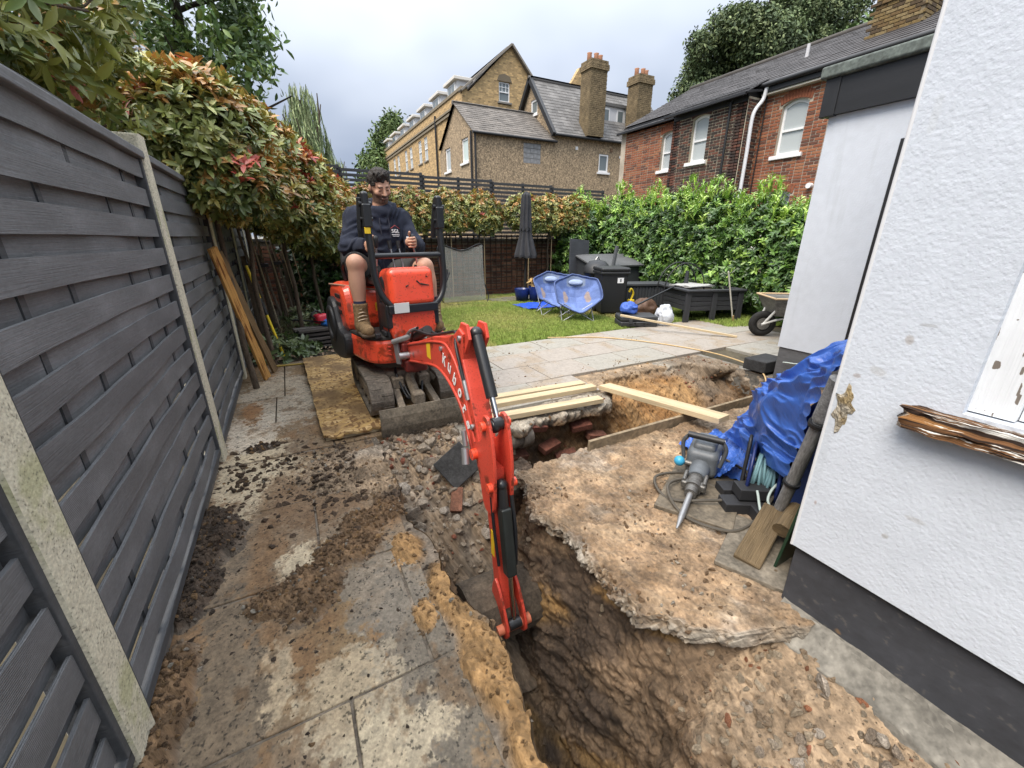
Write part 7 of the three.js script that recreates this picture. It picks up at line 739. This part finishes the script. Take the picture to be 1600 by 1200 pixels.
// ================================================================ ON THE LAWN
{
  const plast = mats.greyPlastic;
  const chair = (label, x, z, turn, sc) => {
    const t = thing('folding_chair', label, 'chair', [x, 0, z], turn, 'blue round camping chairs'); t.scale.setScalar(sc); const blue = M(0.17, 0.26, 0.58, 0.8, { map: T.mottle, bumpMap: T.grain, bumpScale: 0.002 }), tilt = 0.85;
    const dish = (u, v) => { const a = u * Math.PI * 2, q = v, hex = 1 / (0.9 + 0.1 * Math.abs(Math.cos(a * 3 + 0.3))); const rr = 0.44 * q * hex, px = rr * Math.cos(a) * 1.1, pz = rr * Math.sin(a), y = 0.27 * q * q * (1 + 0.25 * Math.cos(a * 2)) + 0.014 * Math.pow(Math.abs(Math.sin(px * 21)), 0.5) * Math.pow(Math.abs(Math.sin(pz * 19 + 0.6)), 0.5) + 0.012 * fbm(px * 9, pz * 9, x, 3); const c = Math.cos(tilt), s = Math.sin(tilt); return [px, 0.42 + y * c - pz * s, -0.1 + y * s + pz * c]; };
    const zone = (u, v) => { const a = u * Math.PI * 2, px = 0.48 * v * Math.cos(a), pz = 0.44 * v * Math.sin(a), m = Math.hypot((Math.abs(px) - 0.23) / 0.055, (pz - 0.02) / 0.13); return m < 1 ? [0.42, 0.33, 0.3] : v > 0.93 ? [0.07, 0.12, 0.32] : pz < -0.24 && Math.abs(px) < 0.2 ? [0.3, 0.38, 0.55] : [0.17, 0.26, 0.58]; };
    const seat = part('seat', boxUV(grid(96, 40, dish, zone), 2), M(1, 1, 1, 0.8, { vertexColors: true, map: T.mottle, bumpMap: T.grain, bumpScale: 0.002, side: THREE.DoubleSide }), t); const rim = []; for (let i = 0; i < 40; i++) rim.push(dish(i / 40, 1)); part('rim', tube(rim, 0.016, 8, 160, true), M(0.05, 0.08, 0.2, 0.7), t); part('pillow', boxUV(displace(new THREE.SphereGeometry(0.13, 20, 12).scale(1.25, 0.3, 0.5), (p, q, w) => 0.01 * fbm(p * 20, q * 20, w * 20, 2)).rotateX(0.95).translate(0, 0.76, -0.2), 3), M(0.27, 0.34, 0.5, 0.85), t);
    const lm = M(0.3, 0.31, 0.33, 0.4, { metalness: 0.7 }); for (const [a, b] of [[[-0.33, 0.0, 0.26], [0.3, 0.36, 0.2]], [[0.33, 0.0, 0.26], [-0.3, 0.36, 0.2]], [[-0.33, 0, -0.26], [0.3, 0.4, -0.2]], [[0.33, 0, -0.26], [-0.3, 0.4, -0.2]], [[-0.34, 0, 0.26], [-0.32, 0.42, -0.22]], [[-0.34, 0, -0.26], [-0.34, 0.36, 0.26]], [[0.34, 0, 0.26], [0.32, 0.42, -0.22]], [[0.34, 0, -0.26], [0.34, 0.36, 0.26]]]) part('leg', rod(a, b, 0.011, 0.011, 8), lm, t);
  };
  chair('blue round padded camping chair in front of the wheelie bin', 4.62, -6.2, -0.45, 0.86); chair('blue round padded camping chair half hidden behind the other', 4.6, -6.95, -0.25, 0.86);
  // wheelie bin
  const b = thing('wheelie_bin', 'black wheelie bin with a white sticker beside the blue chairs', 'bin', [5.55, 0, -6.38], -0.4); const bm = M(0.016, 0.017, 0.018, 0.5, { bumpMap: T.grain, bumpScale: 0.001 }); const taper = (w0, d0, w1, d1, y0, y1) => { const g = new RoundedBoxGeometry(1, 1, 1, 3, 0.04), p = g.attributes.position; for (let i = 0; i < p.count; i++) { const t = p.getY(i) + 0.5; p.setXYZ(i, p.getX(i) * lerp(w0, w1, t), lerp(y0, y1, t), p.getZ(i) * lerp(d0, d1, t)); } g.computeVertexNormals(); return g; };
  part('body', [taper(0.42, 0.44, 0.52, 0.56, 0.04, 0.8)], bm, b); part('rim', rb(-0.28, 0.28, 0.78, 0.83, -0.31, 0.31, 0.015, 2), bm, b); part('lid', [displace(rb(-0.28, 0.28, 0.83, 0.9, -0.33, 0.31, 0.03, 4), (x, y, z) => (y > 0.86 ? 0.02 * (1 - (x / 0.28) ** 2) : 0))], bm, b); part('handle', rod([-0.22, 0.84, -0.36], [0.22, 0.84, -0.36], 0.016, 0.016, 8), bm, b); for (const s of [-1, 1]) part('wheel', rod([s * 0.2, 0.1, -0.25], [s * 0.25, 0.1, -0.25], 0.1, 0.1, 18), mats.rubber, b); part('sticker', rb(0.05, 0.17, 0.62, 0.72, 0.262, 0.275, 0.002, 1), mats.white, b); part('sticker_mark', text('8', 0.05).translate(0.11, 0.67, 0.275), mats.black, b);
  const bbq = thing('barbecue', 'small black domed barbecue behind the wheelie bin', 'barbecue', [5.7, 0, -7.0]); part('bowl', lathe([[0, 0.55], [0.2, 0.6], [0.28, 0.74]], 24), mats.black, bbq); part('lid', lathe([[0.29, 0.75], [0.27, 0.86], [0.17, 0.97], [0, 1.01]], 24), mats.black, bbq); part('handle', tube([[-0.05, 1.0, 0], [0, 1.06, 0], [0.05, 1.0, 0]], 0.01, 6), mats.steel, bbq); for (let i = 0; i < 3; i++) part('leg', rod([0.12 * Math.cos(i * 2.1), 0.6, 0.12 * Math.sin(i * 2.1)], [0.26 * Math.cos(i * 2.1), 0, 0.26 * Math.sin(i * 2.1)], 0.012, 0.012, 8), mats.black, bbq);
  // storage chest
  const ch = thing('storage_chest', 'dark grey storage chest with a sloping lid against the laurel', 'chest', [6.85, 0, -8.0], -0.12); const cm = M(0.05, 0.056, 0.063, 0.6, { map: T.mottle }); part('body', ext([[-0.38, 0], [0.38, 0], [0.38, 1.0], [-0.38, 0.8]].map(([a, y]) => [-a, y]), 1.3, 0.01).rotateY(Math.PI / 2).rotateY(Math.PI), cm, ch); part('lid', bar([0, 0.81, 0.46], [0, 1.03, -0.44], 1.4, 0.04, 0.008), M(0.12, 0.125, 0.13, 0.7, { map: T.mottle }), ch); part('hasp', rb(-0.03, 0.03, 0.66, 0.76, 0.38, 0.4, 0.005, 1), mats.steel, ch);
  const lb = solo('grey_board', boxUV(rb(-0.29, 0.29, 0, 1.4, -0.02, 0.02, 0.005, 1), 1.5), M(0.06, 0.066, 0.078, 0.65, { map: T.woodGrain }), 'tall dark grey board leaning by the storage chest', 'board', [6.25, 0, -8.35]); lb.rotation.set(-0.12, 0.05, -0.07); const gp = solo('grey_post', rb(-0.03, 0.03, 0, 1.3, -0.03, 0.03, 0.005, 1), M(0.06, 0.065, 0.072, 0.7), 'dark grey fence post propped on the storage chest', 'post', [6.35, 0, -7.4]); gp.rotation.set(-0.1, 0, -0.24);
  // long dark trough and raised planter with hoop
  const board = (n, w, y0, y1, z, rows, m, p) => { for (let i = 0; i < rows; i++) part(n, rb(-w / 2, w / 2, lerp(y0, y1, i / rows) + 0.004, lerp(y0, y1, (i + 1) / rows) - 0.004, z - 0.012, z + 0.012, 0.006, 1), m, p); };
  const tr = thing('dark_trough', 'long black slatted trough behind the tool case', 'planter', [6.5, 0, -6.5], -0.35); part('body', rb(-0.5, 0.5, 0.08, 0.5, -0.2, 0.2, 0.01, 1), plast, tr); for (let i = 0; i < 14; i++) part('slat', rb(-0.47 + i * 0.068, -0.425 + i * 0.068, 0.1, 0.48, 0.2, 0.215, 0.004, 1), plast, tr); part('rim', rb(-0.54, 0.54, 0.5, 0.55, -0.24, 0.24, 0.01, 1), plast, tr); for (const x of [-0.46, 0.46]) part('leg', rb(x - 0.03, x + 0.03, 0, 0.5, 0.16, 0.22, 0.006, 1), plast, tr);
  const pl = thing('raised_planter', 'dark grey raised planter on splayed legs beside the laurel hedge', 'planter', [6.77, 0, -5.25], -19.3 * RAD), pm = M(0.042, 0.044, 0.05, 0.6, { map: T.mottle });
  for (const z of [-0.43, 0.43]) board('plank', 1.0, 0.2, 0.54, z, 4, pm, pl); for (const x of [-0.5, 0.5]) for (let i = 0; i < 4; i++) part('plank', rb(x - 0.012, x + 0.012, lerp(0.2, 0.54, i / 4) + 0.004, lerp(0.2, 0.54, (i + 1) / 4) - 0.004, -0.42, 0.42, 0.006, 1), pm, pl); part('floor', rb(-0.49, 0.49, 0.2, 0.24, -0.42, 0.42, 0.005, 1), pm, pl); part('rim', [rb(-0.57, 0.57, 0.54, 0.575, 0.38, 0.5, 0.008, 1), rb(-0.57, 0.57, 0.54, 0.575, -0.5, -0.38, 0.008, 1), rb(-0.57, -0.45, 0.541, 0.576, -0.38, 0.38, 0.008, 1), rb(0.45, 0.57, 0.541, 0.576, -0.38, 0.38, 0.008, 1)], pm, pl); for (const x of [-0.5, 0, 0.5]) for (const z of [-0.44, 0.44]) part('leg', bar([x * 1.02, 0, z * 1.02], [x, 0.54, z], 0.1, 0.05, 0.008, [0, 0, 1]), pm, pl); part('soil', boxUV(rb(-0.48, 0.48, 0.45, 0.5, -0.41, 0.41, 0.01, 1), 2), M(0.05, 0.035, 0.022, 0.95, { map: T.dirt }), pl);
  solo('planter_cover', displace(boxUV(new THREE.BoxGeometry(0.62, 0.02, 0.5, 30, 1, 24), 2), (x, y, z) => 0.02 * fbm(x * 9, y * 9, z * 9, 3)), M(0.33, 0.33, 0.32, 0.8, { side: THREE.DoubleSide }), 'crumpled pale grey cover lying on the raised planter', 'cover', [6.62, 0.6, -5.35]);
  const hp = thing('plant_hoop', 'black arched plant hoop standing in the raised planter', 'hoop', [6.62, 0.49, -5.6], -0.35); for (const z of [-0.14, 0.14]) { const a = []; for (let i = 0; i <= 20; i++) { const q = Math.PI * i / 20; a.push([-0.4 * Math.cos(q), 0.5 * Math.sin(q), z]); } part('arch', tube(a, 0.012, 7, 50), mats.black, hp); } part('spout', [rod([0.1, 0, 0], [0.1, 0.35, 0], 0.05, 0.03, 12)], plast, hp);
  // tool case, bag, pole, brown leather bag, strimmer
  const tc = thing('tool_case', 'black plastic tool case lying on the grass edge', 'tool case', [5.2, 0, -5.25], -0.45); const bk = M(0.03, 0.032, 0.035, 0.55); part('base', rb(-0.32, 0.32, 0, 0.1, -0.2, 0.2, 0.03, 3), bk, tc); part('lid', rb(-0.32, 0.32, 0.1, 0.19, -0.2, 0.2, 0.03, 3), bk, tc); part('latch', rb(-0.18, -0.12, 0.06, 0.14, 0.195, 0.212, 0.005, 1), plast, tc); part('latch', rb(0.12, 0.18, 0.06, 0.14, 0.195, 0.212, 0.005, 1), plast, tc); part('handle', tube([[-0.08, 0.08, 0.2], [-0.06, 0.09, 0.25], [0.06, 0.09, 0.25], [0.08, 0.08, 0.2]], 0.012, 8, 20), bk, tc);
  const crump = (s, a, f, seed) => { const g = new THREE.SphereGeometry(1, 40, 28).scale(...s); return displace(g, (x, y, z) => a * fbm(x * f + seed, y * f, z * f, 4) + a * 0.5 * (1 - 2 * Math.abs(n3(x * f * 2, y * f * 2 + seed, z * f * 2)))); };
  solo('plastic_bag', boxUV(crump([0.14, 0.17, 0.12], 0.06, 7, 2).translate(0, 0.15, 0), 2), M(0.62, 0.65, 0.7, 0.35, { phys: 1, transmission: 0.3, thickness: 0 }), 'crumpled white plastic bag beside the tool case', 'bag', [5.62, 0.0, -5.02]); solo('leather_bag', boxUV(crump([0.26, 0.2, 0.2], 0.05, 5, 9).translate(0, 0.17, 0), 2), M(0.12, 0.06, 0.03, 0.6, { map: T.mottle }), 'dark brown bag heaped with tools behind the case', 'bag', [5.72, 0, -5.62]); solo('blue_bundle', boxUV(crump([0.18, 0.1, 0.14], 0.04, 8, 5), 2), M(0.04, 0.1, 0.4, 0.6), 'blue bundle on top of the black tool case', 'bundle', [5.14, 0.27, -5.38]);
  solo('black_pole', rod([5.2, 0.3, -5.35], [6.32, 0.6, -5.45], 0.017, 0.014, 10), mats.black, 'black pole resting from the tool case to the planter', 'pole'); const st = thing('yellow_strimmer', 'yellow and black garden tool leaning on the trough', 'tool', [5.95, 0, -6.2]); part('body', displace(rb(-0.06, 0.06, 0.12, 0.28, -0.06, 0.06, 0.03, 3), () => 0), M(0.7, 0.5, 0.02, 0.4), st); part('handle', tube([[0, 0.26, 0], [0.05, 0.4, 0], [-0.02, 0.48, 0], [-0.06, 0.42, 0]], 0.02, 8, 24), M(0.7, 0.5, 0.02, 0.4), st); part('guard', rb(-0.07, 0.07, 0, 0.12, -0.06, 0.06, 0.02, 2), mats.black, st);
  const me = thing('metal_stake', 'slim pale metal stake leaning beside the raised planter', 'stake', [6.86, 0, -4.56]); part('shaft', rod([0, 0.0, 0], [-0.3, 0.9, -0.05], 0.013, 0.012, 8), M(0.5, 0.48, 0.42, 0.5), me); part('tip', rod([0.005, -0.02, 0], [-0.04, 0.14, 0], 0.018, 0.018, 8), M(0.35, 0.24, 0.1, 0.7), me);
  // wheelbarrow
  const wb = thing('wheelbarrow', 'grey builder wheelbarrow parked beyond the white extension', 'wheelbarrow', [6.42, 0, -3.66], -2.2 + Math.PI); const steel = M(0.3, 0.29, 0.27, 0.55, { metalness: 0.3, map: T.dirt }); { const g = new THREE.BoxGeometry(1, 1, 1, 1, 1, 1), p = g.attributes.position; for (let i = 0; i < p.count; i++) { const t = p.getY(i) + 0.5; p.setXYZ(i, p.getX(i) * lerp(0.4, 0.64, t), lerp(0.34, 0.6, t), lerp(-0.12, -0.34, 0) + (p.getZ(i) + 0.5) * lerp(0.62, 0.95, t) - lerp(0.0, 0.12, t) - 0.0 + 0.1); } g.computeVertexNormals(); part('tray', g, steel, wb); } part('tray_rim', [rod([-0.33, 0.61, -0.14], [0.33, 0.61, -0.14], 0.014, 0.014, 8), rod([-0.33, 0.61, -0.14], [-0.33, 0.61, 0.82], 0.014, 0.014, 8), rod([0.33, 0.61, -0.14], [0.33, 0.61, 0.82], 0.014, 0.014, 8)], M(0.45, 0.33, 0.2, 0.7), wb); const wh = part('wheel', new THREE.TorusGeometry(0.14, 0.055, 12, 28).rotateY(Math.PI / 2).translate(0, 0.195, -0.12), mats.rubber, wb); part('hub', rod([-0.05, 0.195, -0.12], [0.05, 0.195, -0.12], 0.09, 0.09, 16), steel, wh); for (const s of [-1, 1]) { part('leg', tube([[s * 0.12, 0.2, -0.18], [s * 0.14, 0.3, 0.1], [s * 0.24, 0.36, 0.6], [s * 0.27, 0.55, 1.15]], 0.017, 8, 30), M(0.5, 0.5, 0.48, 0.5), wb); part('strut', rod([s * 0.1, 0.2, -0.15], [s * 0.2, 0.5, 0.0], 0.018, 0.018, 8), M(0.5, 0.5, 0.48, 0.5), wb); part('stand', tube([[s * 0.2, 0.36, 0.5], [s * 0.22, 0.02, 0.55], [s * 0.22, 0.36, 0.72]], 0.015, 8, 20), mats.black, wb); }
  // parasol
  const pa = thing('parasol', 'closed charcoal garden parasol on a pole at the back of the lawn', 'parasol', [5.12, 0, -9.0]); const um = M(0.045, 0.047, 0.055, 0.9, { map: T.mottle, side: THREE.DoubleSide }); part('pole', rod([0, 0.05, 0], [0, 2.4, 0], 0.028, 0.024, 12), mats.black, pa); part('base', lathe([[0, 0.09], [0.06, 0.09], [0.24, 0.05], [0.26, 0], [0, 0]], 24), mats.concrete, pa);
  const fl = (prof, n, depth) => grid(96, 30, (u, v) => { const a = u * Math.PI * 2, k = v * (prof.length - 1), i = Math.min(prof.length - 2, Math.floor(k)), r0 = lerp(prof[i][0], prof[i + 1][0], k - i), y = lerp(prof[i][1], prof[i + 1][1], k - i), rr = r0 * (1 + depth * Math.sin(a * n + 0.5 * Math.sin(y * 3))); return [rr * Math.cos(a), y - 0.03 * v * Math.abs(Math.sin(a * n / 2)), rr * Math.sin(a)]; }); part('canopy', boxUV(fl([[0.02, 2.43], [0.1, 2.36], [0.115, 2.1], [0.125, 1.75], [0.135, 1.6], [0.12, 1.55]], 8, 0.16), 2), um, pa); part('canopy_skirt', boxUV(fl([[0.11, 1.66], [0.13, 1.5], [0.19, 1.25], [0.24, 1.05], [0.235, 1.0]], 8, 0.2), 2), um, pa); part('canopy_core', lathe([[0.03, 0.95], [0.12, 1.0], [0.14, 1.3], [0.1, 1.6]], 16), um, pa); part('strap', rod([0, 1.6, 0], [0, 1.64, 0], 0.135, 0.135, 20), mats.black, pa);
  // net
  const nt = thing('goal_net', 'pale football rebound net on a thin black frame', 'net', [3.56, 0, -9.15]); const fr = [[-0.53, 0.02, 0.1], [-0.52, 0.6, 0], [-0.54, 1.26, -0.06], [0, 1.16, -0.03], [0.5, 1.28, -0.06], [0.47, 0.6, 0], [0.56, 0.04, 0.12], [0, 0.03, 0.12]]; part('frame', tube(fr, 0.012, 6, 120, true), mats.black, nt); part('foot', [rod([0.56, 0.04, 0.12], [0.42, 0.02, 0.4], 0.012, 0.012, 6), rod([-0.53, 0.02, 0.1], [-0.45, 0.02, 0.4], 0.012, 0.012, 6), rod([-0.45, 0.02, 0.4], [0.42, 0.02, 0.4], 0.01, 0.01, 6)], mats.black, nt); const nl = [], pos = (u, v) => [lerp(-0.52, 0.49 + 0.04 * Math.abs(v - 0.5), u), lerp(0.04, 1.27 - 0.1 * Math.sin(u * Math.PI), v), 0.1 * (1 - v) - 0.05 * v + 0.05 * Math.sin(u * 3.1) * Math.sin(v * 3.1)]; for (let i = 0; i <= 44; i++) nl.push(tube([0, 0.25, 0.5, 0.75, 1].map((v) => pos(i / 44, v)), 0.0032, 3, 8)); for (let j = 0; j <= 50; j++) nl.push(tube([0, 0.25, 0.5, 0.75, 1].map((u) => pos(u, j / 50)), 0.0032, 3, 8)); stuff('netting', merge(nl), M(0.42, 0.43, 0.4, 0.8), null, null, nt);
  // pots and litter under the parasol
  const pb = M(0.012, 0.025, 0.12, 0.25), pot = (l, x, z, R, h, m, soil) => { const t = thing('plant_pot', l, 'pot', [x, 0.02, z], 0, 'glazed pots under the parasol'); part('pot', lathe([[0, 0], [R * 0.72, 0], [R * 0.9, h * 0.6], [R, h], [R * 0.9, h], [R * 0.8, h * 0.7], [0, h * 0.68]], 24), m, t); part('soil', rod([0, h * 0.8, 0], [0, h * 0.84, 0], R * 0.86, R * 0.86, 18), soil, t); return t; }; const sm = M(0.45, 0.4, 0.34, 0.9), dm = M(0.04, 0.03, 0.02, 0.95); pot('wide dark blue pot filled with pale gravel', 4.82, -8.62, 0.19, 0.28, pb, sm); const p2 = pot('tall dark blue pot with a dry plant', 5.06, -8.45, 0.15, 0.34, pb, dm); pot('low black bowl pot on the blue sheet', 5.22, -8.25, 0.16, 0.24, mats.black, dm); crown(p2, [rosette(7, 0.1, 0.03, 1.2, 88)], mats.leafDull, [[0, 0.4, 0, 0.1, 0.1, 0.1]], 14, 89, 1, (r) => pick(r, [[1, [0.45, 0.3, 0.12]]]));
  const bt = M(0.015, 0.07, 0.5, 0.45, { side: THREE.DoubleSide }); solo('groundsheet', grid(50, 30, (u, v) => { const x = 4.3 + u * 1.1, z = -8.15 + v * 0.75; return [x, 0.035 + 0.025 * fbm(x * 5, z * 5, 3, 3), z]; }), bt, 'bright blue groundsheet spread behind the chairs', 'sheet'); for (let i = 0; i < 3; i++) solo('decking_board', boxUV(rb(-0.5, 0.5, 0, 0.03, -0.07, 0.07, 0.004, 1), 1.5, 5), M(0.26, 0.24, 0.2, 0.85, { map: T.woodGrain }), 'weathered decking board lying beneath the blue pots', 'board', [4.55 + i * 0.1, 0.004, -9.15 + i * 0.2], 'decking boards by the pots').rotation.y = 0.1 - i * 0.05;
}
renderer.render(scene, camera);
